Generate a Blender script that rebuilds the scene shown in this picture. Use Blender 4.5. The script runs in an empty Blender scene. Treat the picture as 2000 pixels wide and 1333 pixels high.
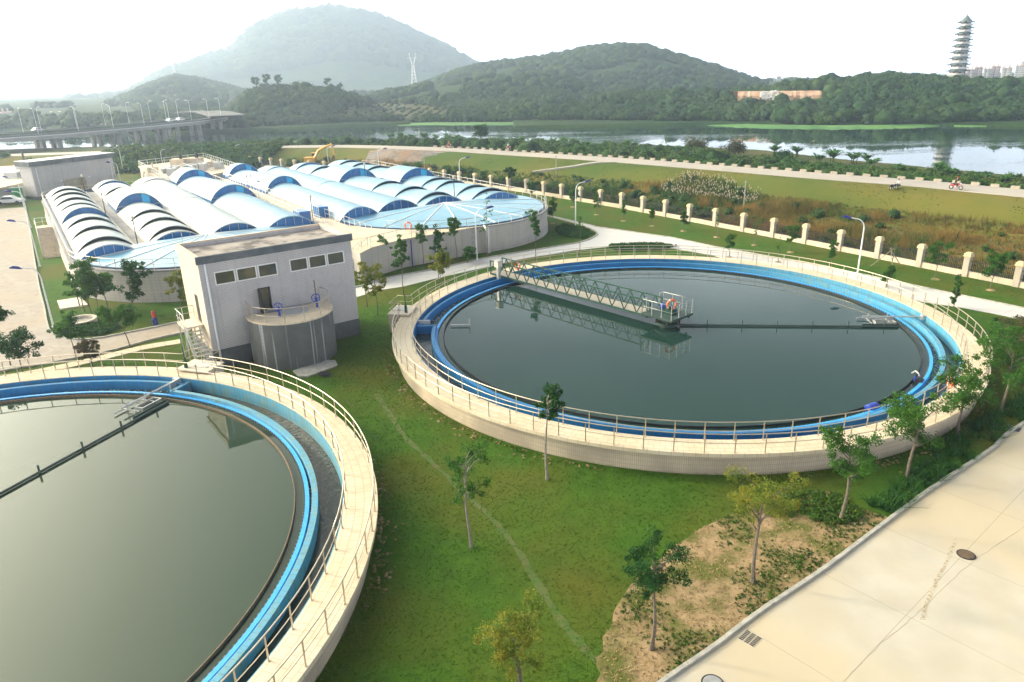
import bpy, math, random
import numpy as np
from math import sin, cos, pi, radians, hypot, atan2, sqrt
from mathutils import Vector, Matrix

SC = bpy.context.scene
COL = SC.collection
# ------------------------------------------------------------------ camera
FPX, PITCH, ROLL, CAMZ = 1410.38, 0.35313, -0.02651, 19.403
cfw = np.array([0, cos(PITCH), -sin(PITCH)]); crt = np.array([1., 0, 0]); cup = np.cross(crt, cfw)
_c, _s = cos(ROLL), sin(ROLL)
RT = _c*crt + _s*cup; UP = -_s*crt + _c*cup; FW = cfw
cam = bpy.data.cameras.new('camera'); camo = bpy.data.objects.new('camera', cam); COL.objects.link(camo)
camo.matrix_world = Matrix(((RT[0], UP[0], -FW[0], 0), (RT[1], UP[1], -FW[1], 0), (RT[2], UP[2], -FW[2], CAMZ), (0, 0, 0, 1)))
cam.sensor_width = 36; cam.lens = FPX/2000*36; cam.clip_end = 20000; cam.clip_start = 0.5
SC.camera = camo
# ------------------------------------------------------------------ world, sun, exposure
SUN_EL, SUN_AZ = radians(21), radians(-70)      # azimuth from +Y, clockwise
w = bpy.data.worlds.new('World'); SC.world = w; w.use_nodes = True
nt = w.node_tree; bg = nt.nodes['Background']
sky = nt.nodes.new('ShaderNodeTexSky'); sky.sky_type = 'NISHITA'; sky.sun_disc = False
sky.sun_elevation = SUN_EL; sky.sun_rotation = SUN_AZ; sky.dust_density = 6.0; sky.air_density = 1.2; sky.ozone_density = 1.0
mx = nt.nodes.new('ShaderNodeMixRGB'); mx.inputs[0].default_value = 0.55
# Nishita sky mixed with a high white haze layer, brightest towards the horizon
nt.links.new(sky.outputs[0], mx.inputs[1])
tc0 = nt.nodes.new('ShaderNodeTexCoord'); sp0 = nt.nodes.new('ShaderNodeSeparateXYZ'); nt.links.new(tc0.outputs['Generated'], sp0.inputs[0])
gr = nt.nodes.new('ShaderNodeMapRange'); gr.interpolation_type = 'SMOOTHSTEP'; gr.inputs[1].default_value = .02; gr.inputs[2].default_value = .40; gr.inputs[3].default_value = 1.0; gr.inputs[4].default_value = .10
nt.links.new(sp0.outputs[2], gr.inputs[0])
cl0 = nt.nodes.new('ShaderNodeMixRGB'); cl0.blend_type = 'MULTIPLY'; cl0.inputs[0].default_value = 1; cl0.inputs[1].default_value = (41, 41.6, 43, 1); 
nz = nt.nodes.new('ShaderNodeTexNoise'); nz.inputs['Scale'].default_value = 4.5; nz.inputs['Detail'].default_value = 6; nt.links.new(tc0.outputs['Generated'], nz.inputs[0])
nm = nt.nodes.new('ShaderNodeMapRange'); nm.inputs[1].default_value = .38; nm.inputs[2].default_value = .64; nm.inputs[3].default_value = .72; nm.inputs[4].default_value = 1.4; nt.links.new(nz.outputs[0], nm.inputs[0])
nu = nt.nodes.new('ShaderNodeMath'); nu.operation = 'MULTIPLY'; nt.links.new(nm.outputs[0], nu.inputs[0]); nt.links.new(gr.outputs[0], nu.inputs[1])
nt.links.new(nu.outputs[0], cl0.inputs[2]); nt.links.new(cl0.outputs[0], mx.inputs[2])
# broad bright aureole that the hazy air makes round the sun
tcw = nt.nodes.new('ShaderNodeTexCoord'); dtw = nt.nodes.new('ShaderNodeVectorMath'); dtw.operation = 'DOT_PRODUCT'
dtw.inputs[1].default_value = (sin(SUN_AZ)*cos(SUN_EL), cos(SUN_AZ)*cos(SUN_EL), sin(SUN_EL)); nt.links.new(tcw.outputs['Generated'], dtw.inputs[0])
mxw = nt.nodes.new('ShaderNodeMath'); mxw.operation = 'MAXIMUM'; mxw.inputs[1].default_value = 0; nt.links.new(dtw.outputs['Value'], mxw.inputs[0])
pww = nt.nodes.new('ShaderNodeMath'); pww.operation = 'POWER'; pww.inputs[1].default_value = 7.5; nt.links.new(mxw.outputs[0], pww.inputs[0])
gl = nt.nodes.new('ShaderNodeMixRGB'); gl.blend_type = 'ADD'; gl.inputs[2].default_value = (166, 153, 112, 1)
nt.links.new(pww.outputs[0], gl.inputs[0]); nt.links.new(mx.outputs[0], gl.inputs[1]); nt.links.new(gl.outputs[0], bg.inputs[0])
bg.inputs[1].default_value = 0.10
sd = bpy.data.lights.new('sun', 'SUN'); sd.energy = 3.4; sd.angle = radians(4.5); sd.color = (1.0, 0.80, 0.55)
so = bpy.data.objects.new('sun', sd); COL.objects.link(so)
sdir = Vector((sin(SUN_AZ)*cos(SUN_EL), cos(SUN_AZ)*cos(SUN_EL), sin(SUN_EL)))
so.rotation_euler = sdir.to_track_quat('Z', 'Y').to_euler(); so.location = (-60, 0, 60)
SC.view_settings.view_transform = 'Standard'; SC.view_settings.look = 'None'
SC.view_settings.exposure = 0.24; SC.view_settings.gamma = 1.0
SC.cycles.volume_bounces = 1; SC.cycles.max_bounces = 6

# ------------------------------------------------------------------ helpers
def at(px, py, z=0.0):
    """point of the photograph (2000x1333) on the level plane z"""
    d = (px-1000)/FPX*RT - (py-666.5)/FPX*UP + FW
    t = (z-CAMZ)/d[2]
    return Vector((d[0]*t, d[1]*t, z))
def atd(px, py, dist):
    """point of the photograph at a horizontal distance"""
    d = (px-1000)/FPX*RT - (py-666.5)/FPX*UP + FW
    t = dist/hypot(d[0], d[1])
    return Vector((d[0]*t, d[1]*t, CAMZ+d[2]*t))

def srgb(r, g, b):
    return tuple(((c/255)/12.92 if c/255 <= .04045 else ((c/255+.055)/1.055)**2.4) for c in (r, g, b))

def mat(name, c1, c2=None, scale=1.0, rough=.8, metal=0, bump=0, bscale=None, c3=None, s3=.15, spec=.5, detail=4, contrast=(.35, .65), transl=0):
    m = bpy.data.materials.new(name); m.use_nodes = True
    t = m.node_tree; b = t.nodes['Principled BSDF']
    b.inputs['Roughness'].default_value = rough; b.inputs['Metallic'].default_value = metal
    if any(k in name for k in ('leaf', 'grass', 'lawn', 'forest', 'canopy', 'scrub', 'field', 'slope', 'bank', 'weed', 'soil', 'reed', 'straw', 'orchard', 'hillside', 'blades', 'border', 'olive')): spec = .12
    b.inputs['Specular IOR Level'].default_value = spec
    tc = t.nodes.new('ShaderNodeTexCoord')
    def noise(sc, det=detail):
        n = t.nodes.new('ShaderNodeTexNoise'); n.inputs['Scale'].default_value = sc; n.inputs['Detail'].default_value = det
        t.links.new(tc.outputs['Object'], n.inputs['Vector']); return n
    def ramp(n, lo, hi):
        r = t.nodes.new('ShaderNodeMapRange'); r.inputs[1].default_value = lo; r.inputs[2].default_value = hi
        t.links.new(n.outputs[0], r.inputs[0]); return r
    col = None
    if c2 is None: b.inputs['Base Color'].default_value = (*c1, 1)
    else:
        r = ramp(noise(scale), *contrast)
        x = t.nodes.new('ShaderNodeMixRGB'); x.inputs[1].default_value = (*c1, 1); x.inputs[2].default_value = (*c2, 1)
        t.links.new(r.outputs[0], x.inputs[0]); col = x.outputs[0]
        if c3 is not None:
            r = ramp(noise(s3), .42, .62); y = t.nodes.new('ShaderNodeMixRGB'); y.inputs[2].default_value = (*c3, 1)
            t.links.new(r.outputs[0], y.inputs[0]); t.links.new(col, y.inputs[1]); col = y.outputs[0]
        t.links.new(col, b.inputs['Base Color'])
    if bump:
        n = noise(bscale or scale*4, 6); bp = t.nodes.new('ShaderNodeBump'); bp.inputs['Strength'].default_value = 1.0
        bp.inputs['Distance'].default_value = bump
        t.links.new(n.outputs[0], bp.inputs['Height']); t.links.new(bp.outputs[0], b.inputs['Normal'])
    if transl:
        tr = t.nodes.new('ShaderNodeBsdfTranslucent'); ms = t.nodes.new('ShaderNodeMixShader'); ms.inputs[0].default_value = transl
        if col is not None: t.links.new(col, tr.inputs[0])
        else: tr.inputs[0].default_value = (*c1, 1)
        t.links.new(b.outputs[0], ms.inputs[1]); t.links.new(tr.outputs[0], ms.inputs[2])
        t.links.new(ms.outputs[0], t.nodes['Material Output'].inputs[0])
    m['col'] = 1
    return m
def nodes(m):
    t = m.node_tree; return t, t.nodes['Principled BSDF']
def mixcol(m, fac_out, c):
    """lay colour c over the material's present base colour by factor"""
    t, b = nodes(m); x = t.nodes.new('ShaderNodeMixRGB'); x.inputs[2].default_value = (*c, 1)
    s = b.inputs['Base Color']
    if s.is_linked: t.links.new(s.links[0].from_socket, x.inputs[1])
    else: x.inputs[1].default_value = s.default_value
    t.links.new(fac_out, x.inputs[0]); t.links.new(x.outputs[0], s)
def coord(m, vec='Object', scale=(1, 1, 1), rot=(0, 0, 0)):
    t, b = nodes(m); tc = t.nodes.new('ShaderNodeTexCoord'); mp = t.nodes.new('ShaderNodeMapping')
    mp.inputs['Scale'].default_value = scale; mp.inputs['Rotation'].default_value = rot
    t.links.new(tc.outputs[vec], mp.inputs[0]); return mp.outputs[0]
def mrange(m, out, a, b_, c=0, d=1):
    t, _ = nodes(m); r = t.nodes.new('ShaderNodeMapRange')
    for i, v in enumerate((a, b_, c, d)): r.inputs[i+1].default_value = v
    t.links.new(out, r.inputs[0]); return r.outputs[0]
def brick(m, vec, c_mortar, w=.6, h=.3, size=.02, strength=.6, offset=.5):
    t, b = nodes(m); k = t.nodes.new('ShaderNodeTexBrick'); k.inputs['Scale'].default_value = 1
    k.inputs['Brick Width'].default_value = w; k.inputs['Row Height'].default_value = h; k.inputs['Mortar Size'].default_value = size
    k.offset = offset
    t.links.new(vec, k.inputs['Vector'])
    f = mrange(m, k.outputs['Fac'], 0, 1, 0, strength); mixcol(m, f, c_mortar)

class MB:
    def __init__(s): s.v = []; s.f = []; s.mi = []; s.uv = {}
    def add(s, vs, fs, mi=0):
        o = len(s.v); s.v += [tuple(x) for x in vs]
        for f in fs: s.f.append(tuple(i+o for i in f)); s.mi.append(mi)
        return s
    def box(s, x0, y0, z0, x1, y1, z1, M=None, mi=0):
        vs = [(x, y, z) for z in (z0, z1) for y in (y0, y1) for x in (x0, x1)]
        if M is not None: vs = [M @ Vector(v) for v in vs]
        return s.add(vs, [(0, 2, 3, 1), (4, 5, 7, 6), (0, 1, 5, 4), (2, 6, 7, 3), (0, 4, 6, 2), (1, 3, 7, 5)], mi)
    def bar(s, a, b, w, h=None, mi=0, up=(0, 0, 1)):
        a = Vector(a); b = Vector(b); h = h or w; d = (b-a)
        if d.length < 1e-6: return s
        d.normalize(); u = Vector(up)
        if abs(d.dot(u)) > .99: u = Vector((1, 0, 0))
        x = d.cross(u).normalized(); y = x.cross(d)
        vs = [p+x*(i*w/2)+y*(j*h/2) for p in (a, b) for i, j in ((-1, -1), (1, -1), (1, 1), (-1, 1))]
        return s.add(vs, [(3, 2, 1, 0), (4, 5, 6, 7), (0, 1, 5, 4), (1, 2, 6, 5), (2, 3, 7, 6), (3, 0, 4, 7)], mi)
    def tube(s, pts, r, n=6, closed=False, mi=0, caps=True):
        pts = [Vector(p) for p in pts]; N = len(pts); rr = r if isinstance(r, (list, tuple)) else [r]*N
        vs = []; px = None
        for i, p in enumerate(pts):
            if closed: d = pts[(i+1) % N]-pts[i-1]
            else: d = pts[min(i+1, N-1)]-pts[max(i-1, 0)]
            if d.length < 1e-9: d = Vector((0, 0, 1))
            d.normalize()
            if px is None:
                u = Vector((0, 0, 1)) if abs(d.z) < .9 else Vector((1, 0, 0)); x = d.cross(u).normalized()
            else:
                x = px-d*px.dot(d)
                x = x.normalized() if x.length > 1e-6 else d.orthogonal().normalized()
            px = x; y = d.cross(x)
            for k in range(n):
                a = 2*pi*k/n; vs.append(p+x*(cos(a)*rr[i])+y*(sin(a)*rr[i]))
        fs = []
        for i in range(N if closed else N-1):
            j = (i+1) % N
            for k in range(n): l = (k+1) % n; fs.append((i*n+k, i*n+l, j*n+l, j*n+k))
        if not closed and caps: fs.append(tuple(range(n-1, -1, -1))); fs.append(tuple((N-1)*n+k for k in range(n)))
        return s.add(vs, fs, mi)
    def lathe(s, prof, n=24, c=(0, 0, 0), a0=0, a1=2*pi, mi=0, close=False):
        full = abs(a1-a0-2*pi) < 1e-6; m = n if full else n+1; vs = []
        for k in range(m):
            a = a0+(a1-a0)*k/n
            for (r, z) in prof: vs.append((c[0]+r*cos(a), c[1]+r*sin(a), c[2]+z))
        P = len(prof); fs = []
        for k in range(n):
            l = (k+1) % m
            for i in range(P if close else P-1):
                j = (i+1) % P; fs.append((k*P+i, l*P+i, l*P+j, k*P+j))
        return s.add(vs, fs, mi)
    def prism(s, poly, z0, z1, mi=0):
        A = sum(poly[i][0]*poly[(i+1) % len(poly)][1]-poly[(i+1) % len(poly)][0]*poly[i][1] for i in range(len(poly)))
        if A < 0: poly = poly[::-1]
        n = len(poly); vs = [(p[0], p[1], z0) for p in poly]+[(p[0], p[1], z1) for p in poly]
        return s.add(vs, [tuple(range(n-1, -1, -1)), tuple(range(n, 2*n))]+[(i, (i+1) % n, n+(i+1) % n, n+i) for i in range(n)], mi)
    def build(s, name, mats, parent=None, smooth=False, loc=None):
        me = bpy.data.meshes.new(name)
        vs = s.v if loc is None else [(x-loc[0], y-loc[1], z-loc[2]) for x, y, z in s.v]
        me.from_pydata(vs, [], s.f)
        for m in (mats if isinstance(mats, (list, tuple)) else [mats]): me.materials.append(m)
        if any(s.mi): me.polygons.foreach_set('material_index', s.mi)
        if smooth:
            me.polygons.foreach_set('use_smooth', [True]*len(me.polygons))
            if smooth != 'all': me.set_sharp_from_angle(angle=radians(35))
        o = bpy.data.objects.new(name, me); COL.objects.link(o)
        if parent is not None: o.parent = parent
        if loc is not None: o.location = loc
        return o
def tag(o, label=None, cat=None, group=None, kind=None):
    if label: o['label'] = label
    if cat: o['category'] = cat
    if group: o['group'] = group
    if kind: o['kind'] = kind
    return o
def empty(name, loc=(0, 0, 0), rz=0, label=None, cat=None, group=None):
    o = bpy.data.objects.new(name, None); COL.objects.link(o); o.location = loc; o.rotation_euler = (0, 0, rz)
    o.empty_display_size = .2
    return tag(o, label, cat, group)
def dup(o, parent=None, loc=None, rz=None):
    c = o.copy(); COL.objects.link(c)
    if parent is not None: c.parent = parent
    if loc is not None: c.location = loc
    if rz is not None: c.rotation_euler = (0, 0, rz)
    for ch in list(o.children): dup(ch, c)
    return c
def frame(o, ex):
    """local frame: origin o, x axis along ex on the level"""
    ex = Vector((ex[0], ex[1], 0)).normalized(); ey = Vector((-ex.y, ex.x, 0))
    return Matrix(((ex.x, ey.x, 0, o[0]), (ex.y, ey.y, 0, o[1]), (0, 0, 1, o[2] if len(o) > 2 else 0), (0, 0, 0, 1)))
def npmesh(name, V, F, mats, mi=None, parent=None, smooth=False):
    me = bpy.data.meshes.new(name); V = np.asarray(V, dtype=np.float32); F = np.asarray(F, dtype=np.int32); k = F.shape[1]
    me.vertices.add(len(V)); me.vertices.foreach_set('co', V.ravel())
    me.loops.add(F.size); me.loops.foreach_set('vertex_index', F.ravel())
    me.polygons.add(len(F)); me.polygons.foreach_set('loop_start', np.arange(0, F.size, k, dtype=np.int32))
    me.polygons.foreach_set('loop_total', np.full(len(F), k, dtype=np.int32))
    for m in (mats if isinstance(mats, (list, tuple)) else [mats]): me.materials.append(m)
    if mi is not None: me.polygons.foreach_set('material_index', np.asarray(mi, dtype=np.int32))
    if smooth: me.polygons.foreach_set('use_smooth', np.ones(len(F), dtype=bool))
    me.update(calc_edges=True); me.validate()
    o = bpy.data.objects.new(name, me); COL.objects.link(o)
    if parent is not None: o.parent = parent
    return o
def inpoly(x, y, poly):
    c = False; n = len(poly)
    for i in range(n):
        x0, y0 = poly[i][:2]; x1, y1 = poly[i-1][:2]
        if (y0 > y) != (y1 > y) and x < (x1-x0)*(y-y0)/(y1-y0)+x0: c = not c
    return c
def inpoly_np(X, Y, poly):
    c = np.zeros(X.shape, bool); n = len(poly)
    for i in range(n):
        x0, y0 = poly[i][:2]; x1, y1 = poly[i-1][:2]
        if y0 == y1: continue
        c ^= ((y0 > Y) != (y1 > Y)) & (X < (x1-x0)*(Y-y0)/(y1-y0)+x0)
    return c
def smoothpath(pts, n=6):
    """Catmull-Rom through pts"""
    P = [Vector(p) for p in pts]; P = [P[0]*2-P[1]]+P+[P[-1]*2-P[-2]]; out = []
    for i in range(1, len(P)-2):
        for k in range(n):
            t = k/n; a, b, c, d = P[i-1:i+3]
            out.append(.5*((2*b)+(c-a)*t+(2*a-5*b+4*c-d)*t*t+(3*b-a-3*c+d)*t**3))
    out.append(P[-2]); return out
def walk(pts, step, off=0.0):
    """positions and directions every step metres along a polyline"""
    out = []; left = off
    for a, b in zip(pts[:-1], pts[1:]):
        a = Vector(a); b = Vector(b); L = (b-a).length
        if L < 1e-9: continue
        d = (b-a)/L; s = left
        while s < L: out.append((a+d*s, d)); s += step
        left = s-L
    return out
def offsetpath(pts, d):
    out = []
    for i, p in enumerate(pts):
        a = pts[max(i-1, 0)]; b = pts[min(i+1, len(pts)-1)]; t = Vector((b[0]-a[0], b[1]-a[1], 0)).normalized()
        out.append(Vector((p[0]-t.y*d, p[1]+t.x*d, p[2])))
    return out
def polydist(X, Y, pts):
    """signed distance of arrays to a polyline (left side positive)"""
    best = np.full(X.shape, 1e9); sg = np.ones(X.shape)
    for a, b in zip(pts[:-1], pts[1:]):
        dx, dy = b[0]-a[0], b[1]-a[1]; L2 = dx*dx+dy*dy
        t = np.clip(((X-a[0])*dx+(Y-a[1])*dy)/L2, 0, 1)
        d = np.hypot(X-a[0]-t*dx, Y-a[1]-t*dy); c = dx*(Y-a[1])-dy*(X-a[0])
        m = d < best; best = np.where(m, d, best); sg = np.where(m, np.sign(c), sg)
    return best*sg
_rs = np.random.RandomState(5)
def fbm(X, Y, scale, octs=4, seed=0):
    """smooth value noise"""
    rs = np.random.RandomState(seed); out = np.zeros_like(X, dtype=float); amp = 1; tot = 0
    for o in range(octs):
        G = rs.rand(64, 64); x = X/scale+rs.rand()*50; y = Y/scale+rs.rand()*50
        xi = np.floor(x).astype(int); yi = np.floor(y).astype(int); fx = x-xi; fy = y-yi
        fx = fx*fx*(3-2*fx); fy = fy*fy*(3-2*fy); g = lambda i, j: G[(xi+i) % 64, (yi+j) % 64]
        out += amp*((g(0, 0)*(1-fx)+g(1, 0)*fx)*(1-fy)+(g(0, 1)*(1-fx)+g(1, 1)*fx)*fy); tot += amp; amp *= .5; scale /= 2.1
    return out/tot
ORD = ['first', 'second', 'third', 'fourth', 'fifth', 'sixth', 'seventh', 'eighth', 'ninth', 'tenth', 'eleventh', 'twelfth', 'thirteenth', 'fourteenth', 'fifteenth', 'sixteenth', 'seventeenth', 'eighteenth', 'nineteenth', 'twentieth']

# ------------------------------------------------------------------ materials
M = {}
M['concrete'] = mat('pale_concrete', (.49, .465, .40), (.43, .40, .335), .5, .8, bump=.004, bscale=30, c3=(.49, .425, .31), s3=.16)
M['road'] = mat('grey_concrete', (.56, .55, .53), (.48, .48, .48), .6, .85, bump=.004, bscale=30, c3=(.52, .52, .53), s3=.1)
M['siteroad'] = mat('worn_site_road', (.34, .31, .275), (.28, .255, .23), .6, .85, bump=.004, bscale=30, c3=(.33, .28, .225), s3=.15)
M['kerb'] = mat('kerb_stone', (.42, .41, .37), (.30, .30, .28), 3, .85, bump=.006)
M['cream'] = mat('cream_paving', (.62, .53, .39), (.54, .45, .32), 1.6, .75, bump=.002, c3=(.60, .54, .43), s3=.25)
M['cream2'] = mat('cream_render', (.68, .58, .44), (.60, .50, .38), 1.2, .8, bump=.002)
M['slab'] = mat('slab_edge', (.66, .60, .50), (.56, .50, .42), 2, .8)
M['tile'] = mat('pale_wall_tiles', (.60, .51, .40), (.54, .46, .36), 2, .6, c3=(.40, .34, .28), s3=.4)
M['tilew'] = mat('white_wall_tiles', (.50, .485, .50), (.44, .425, .44), 2.2, .5, c3=(.55, .52, .52), s3=.3)
M['plinth'] = mat('dark_plinth', (.11, .12, .13), (.085, .09, .10), 2, .7)
M['parapet'] = mat('slate_parapet', (.10, .12, .135), (.075, .09, .105), 1.5, .8, c3=(.14, .15, .16), s3=.8)
M['roofc'] = mat('stained_roof_concrete', (.26, .24, .23), (.09, .08, .08), 1.1, .9, bump=.01, c3=(.34, .31, .29), s3=.6, contrast=(.44, .56))
M['darkconc'] = mat('grey_tank_render', (.17, .175, .17), (.14, .145, .142), 1.5, .85, bump=.003)
M['steel'] = mat('stainless_steel', (.58, .51, .41), rough=.35, metal=.85)
M['galv'] = mat('galvanised_steel', (.55, .56, .56), (.45, .46, .47), 5, .45, metal=.6)
M['white'] = mat('white_paint', (.78, .78, .78), rough=.5)
M['lampw'] = mat('lamp_pole_white', (.70, .72, .75), rough=.4)
M['navy'] = mat('navy_plastic', (.02, .03, .22), rough=.4)
M['black'] = mat('black_paint', (.015, .015, .018), rough=.5)
M['dark'] = mat('dark_gap', (.012, .016, .022), rough=.8)
M['green'] = mat('green_paint', (.006, .050, .034), (.010, .065, .044), 4, .5)
M['greendark'] = mat('dark_green_deck', (.02, .05, .045), (.03, .06, .05), 3, .6)
M['deckgrey'] = mat('bridge_deck_planks', (.42, .38, .33), (.34, .31, .27), 2, .8)
M['orange'] = mat('orange_ring', (.80, .16, .03), rough=.5)
M['blueglass'] = mat('blue_glazing', (.008, .12, .36), (.012, .16, .44), 1.2, .18, spec=.6)
M['blueglass2'] = mat('bright_blue_glazing', (.02, .45, .80), rough=.2)
M['bluepaint'] = mat('valve_blue', (.02, .05, .35), rough=.4)
M['vault'] = mat('ribbed_cover_sheet', (.15, .31, .44), (.21, .37, .49), .5, .36, spec=.7)
M['fan'] = mat('fan_roof_sheet', (.14, .34, .50), (.19, .40, .55), .5, .3, spec=.6)
M['glass'] = mat('window_glass', (.05, .05, .035), (.09, .085, .05), 1.1, .08, spec=.8)
M['bark'] = mat('bark', (.16, .13, .10), (.09, .075, .06), 9, .9, bump=.01)
M['barkpale'] = mat('pale_bark', (.28, .25, .21), (.18, .16, .13), 8, .9, bump=.01)
M['leaf'] = mat('leaf_green', (.055, .16, .022), (.028, .10, .016), 2.5, .55, c3=(.06, .16, .02), s3=.9, transl=.35)
M['leafdark'] = mat('leaf_dark_green', (.030, .105, .022), (.016, .065, .015), 2.5, .55, transl=.3)
M['leafyel'] = mat('leaf_yellow_green', (.15, .21, .025), (.08, .15, .02), 2.5, .55, c3=(.26, .25, .035), s3=1.3, transl=.35)
M['leafred'] = mat('leaf_reddish', (.14, .09, .05), (.08, .10, .03), 2.5, .6, transl=.3)
M['soil'] = mat('bare_soil', (.35, .255, .15), (.26, .185, .10), 1.8, .95, bump=.03, bscale=9, c3=(.105, .115, .03), s3=.75)
M['grassblade'] = mat('grass_blades', (.085, .20, .020), (.065, .155, .015), .7, .8, c3=(.14, .18, .03), s3=.12, transl=.5)
M['rust'] = mat('rusty_iron', (.20, .14, .09), (.12, .09, .065), 12, .7, metal=.3)
M['yellowm'] = mat('excavator_yellow', (.70, .40, .05), (.60, .33, .04), 2, .5)
M['conc2'] = mat('bridge_concrete', (.36, .35, .33), (.26, .26, .25), .3, .9)
M['asphalt'] = mat('asphalt', (.10, .105, .11), (.08, .085, .09), .2, .85)
M['skin'] = mat('skin', (.45, .27, .18), rough=.6)
M['red'] = mat('red_paint', (.50, .03, .03), rough=.35)
M['rubber'] = mat('rubber', (.02, .02, .02), rough=.9)
M['pinkwall'] = mat('pink_facade', (.62, .45, .40), (.55, .40, .35), .05, .9)
M['whitewall'] = mat('white_facade', (.70, .68, .66), (.60, .58, .56), .05, .9)
M['seedhead'] = mat('reed_plumes', (.55, .47, .38), (.42, .36, .28), 3, .9, transl=.3)
M['reed'] = mat('reed_leaves', (.07, .13, .03), (.04, .09, .02), 1.5, .8, transl=.25)
M['scrubdry'] = mat('dry_scrub', (.16, .12, .05), (.10, .09, .03), 1, .9, c3=(.20, .13, .06), s3=.2, transl=.2)
M['banana'] = mat('banana_leaf', (.06, .17, .03), (.035, .11, .02), 1, .5, transl=.3)
M['forest'] = mat('forest_canopy', (.020, .060, .014), (.010, .034, .010), .06, .85, c3=(.034, .070, .014), s3=.02, transl=0, bump=1.0, bscale=1.2)
# water of the tanks, channels and river
def water(name, c, rough, dist, sc, spec=.5):
    m = mat(name, c, rough=rough, spec=spec); t, b = nodes(m); b.inputs['IOR'].default_value = 1.33
    tc = t.nodes.new('ShaderNodeTexCoord'); n = t.nodes.new('ShaderNodeTexNoise'); n.inputs['Scale'].default_value = sc; n.inputs['Detail'].default_value = 3
    t.links.new(tc.outputs['Object'], n.inputs[0]); bp = t.nodes.new('ShaderNodeBump'); bp.inputs['Distance'].default_value = dist
    t.links.new(n.outputs[0], bp.inputs['Height']); t.links.new(bp.outputs[0], b.inputs['Normal']); return m
M['pond'] = water('still_tank_water', (.014, .040, .034), .02, .004, .6)
M['pond1'] = water('pale_tank_water', (.026, .048, .032), .02, .004, .6)
M['channel'] = water('channel_water', (.025, .035, .032), .04, .03, 3.0)
M['trough'] = water('trough_water', (.03, .05, .05), .1, .12, 7.0)
t, b = nodes(M['trough']); n = t.nodes.new('ShaderNodeTexNoise'); n.inputs['Scale'].default_value = 9; n.inputs['Detail'].default_value = 6
tc = t.nodes.new('ShaderNodeTexCoord'); t.links.new(tc.outputs['Object'], n.inputs[0])
mixcol(M['trough'], mrange(M['trough'], n.outputs[0], .56, .68), (.55, .62, .60))
M['river'] = water('river_water', (.012, .038, .028), .025, .05, .6)
t, b = nodes(M['river']); v = coord(M['river'], scale=(.011, .045, 1), rot=(0, 0, .12)); n = t.nodes.new('ShaderNodeTexNoise'); n.inputs['Scale'].default_value = 1; n.inputs['Detail'].default_value = 4; t.links.new(v, n.inputs[0])
for nd in t.nodes:
    if nd.type == 'BUMP': t.links.new(mrange(M['river'], n.outputs[0], .50, .60, .03, 1.0), nd.inputs['Strength'])
# blue painted tank walls, weathered paler and algae stained towards the east side
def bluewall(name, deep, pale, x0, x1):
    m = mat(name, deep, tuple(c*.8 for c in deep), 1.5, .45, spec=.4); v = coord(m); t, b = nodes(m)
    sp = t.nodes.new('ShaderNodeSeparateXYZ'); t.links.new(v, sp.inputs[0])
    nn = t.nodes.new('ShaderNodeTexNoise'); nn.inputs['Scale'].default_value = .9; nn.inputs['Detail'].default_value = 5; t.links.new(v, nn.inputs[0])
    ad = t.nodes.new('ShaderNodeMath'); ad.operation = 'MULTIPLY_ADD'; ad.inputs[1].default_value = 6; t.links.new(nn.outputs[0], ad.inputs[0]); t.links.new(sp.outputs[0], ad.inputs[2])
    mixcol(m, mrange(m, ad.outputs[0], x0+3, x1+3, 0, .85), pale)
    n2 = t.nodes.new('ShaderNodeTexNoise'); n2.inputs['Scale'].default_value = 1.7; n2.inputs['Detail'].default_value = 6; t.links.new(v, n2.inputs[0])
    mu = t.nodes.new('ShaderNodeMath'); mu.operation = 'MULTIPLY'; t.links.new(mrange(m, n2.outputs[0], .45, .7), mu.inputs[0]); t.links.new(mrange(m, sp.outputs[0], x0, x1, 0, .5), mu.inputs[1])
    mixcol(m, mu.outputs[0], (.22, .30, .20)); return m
M['weir'] = mat('bright_blue_weir', (.02, .30, .80), (.03, .36, .85), 3, .4)
# lawn: greens, dry patches and a worn foot path
M['lawn'] = mat('lawn', (.049, .117, .010), (.035, .088, .007), 1.1, .95, bump=.03, bscale=14, c3=(.080, .095, .012), s3=.12)
t, b = nodes(M['lawn']); v = coord(M['lawn'])
n = t.nodes.new('ShaderNodeTexNoise'); n.inputs['Scale'].default_value = 7; n.inputs['Detail'].default_value = 5; t.links.new(v, n.inputs[0])
mixcol(M['lawn'], mrange(M['lawn'], n.outputs[0], .5, .72, 0, .55), (.020, .052, .005))
# slabs of the concrete areas get joints
for k, wv, hv, rz in (('concrete', 7.5, 5.0, 0.88), ('road', 6.0, 5.5, 0.98)):
    vv = coord(M[k], rot=(0, 0, rz)); brick(M[k], vv, (.30, .27, .22), wv, hv, .016, .75, 0)
t, b = nodes(M['concrete']); v = coord(M['concrete'], scale=(.5, .5, .5)); n = t.nodes.new('ShaderNodeTexNoise'); n.inputs['Scale'].default_value = 1.2
n.inputs['Detail'].default_value = 8; n.inputs['Distortion'].default_value = 1.5; t.links.new(v, n.inputs[0])
mixcol(M['concrete'], mrange(M['concrete'], n.outputs[0], .52, .72, 0, .30), (.44, .39, .31))
t, b = nodes(M['siteroad']); v = coord(M['siteroad'], scale=(.5, .5, .5), rot=(0, 0, .4)); n = t.nodes.new('ShaderNodeTexNoise'); n.inputs['Scale'].default_value = 1.5; n.inputs['Detail'].default_value = 9; n.inputs['Distortion'].default_value = 2.5; t.links.new(v, n.inputs[0])
mixcol(M['siteroad'], mrange(M['siteroad'], n.outputs[0], .54, .70, 0, .7), (.25, .19, .16))
brick(M['tilew'], coord(M['tilew']), (.27, .25, .26), .3, .12, .016, .7)
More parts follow.
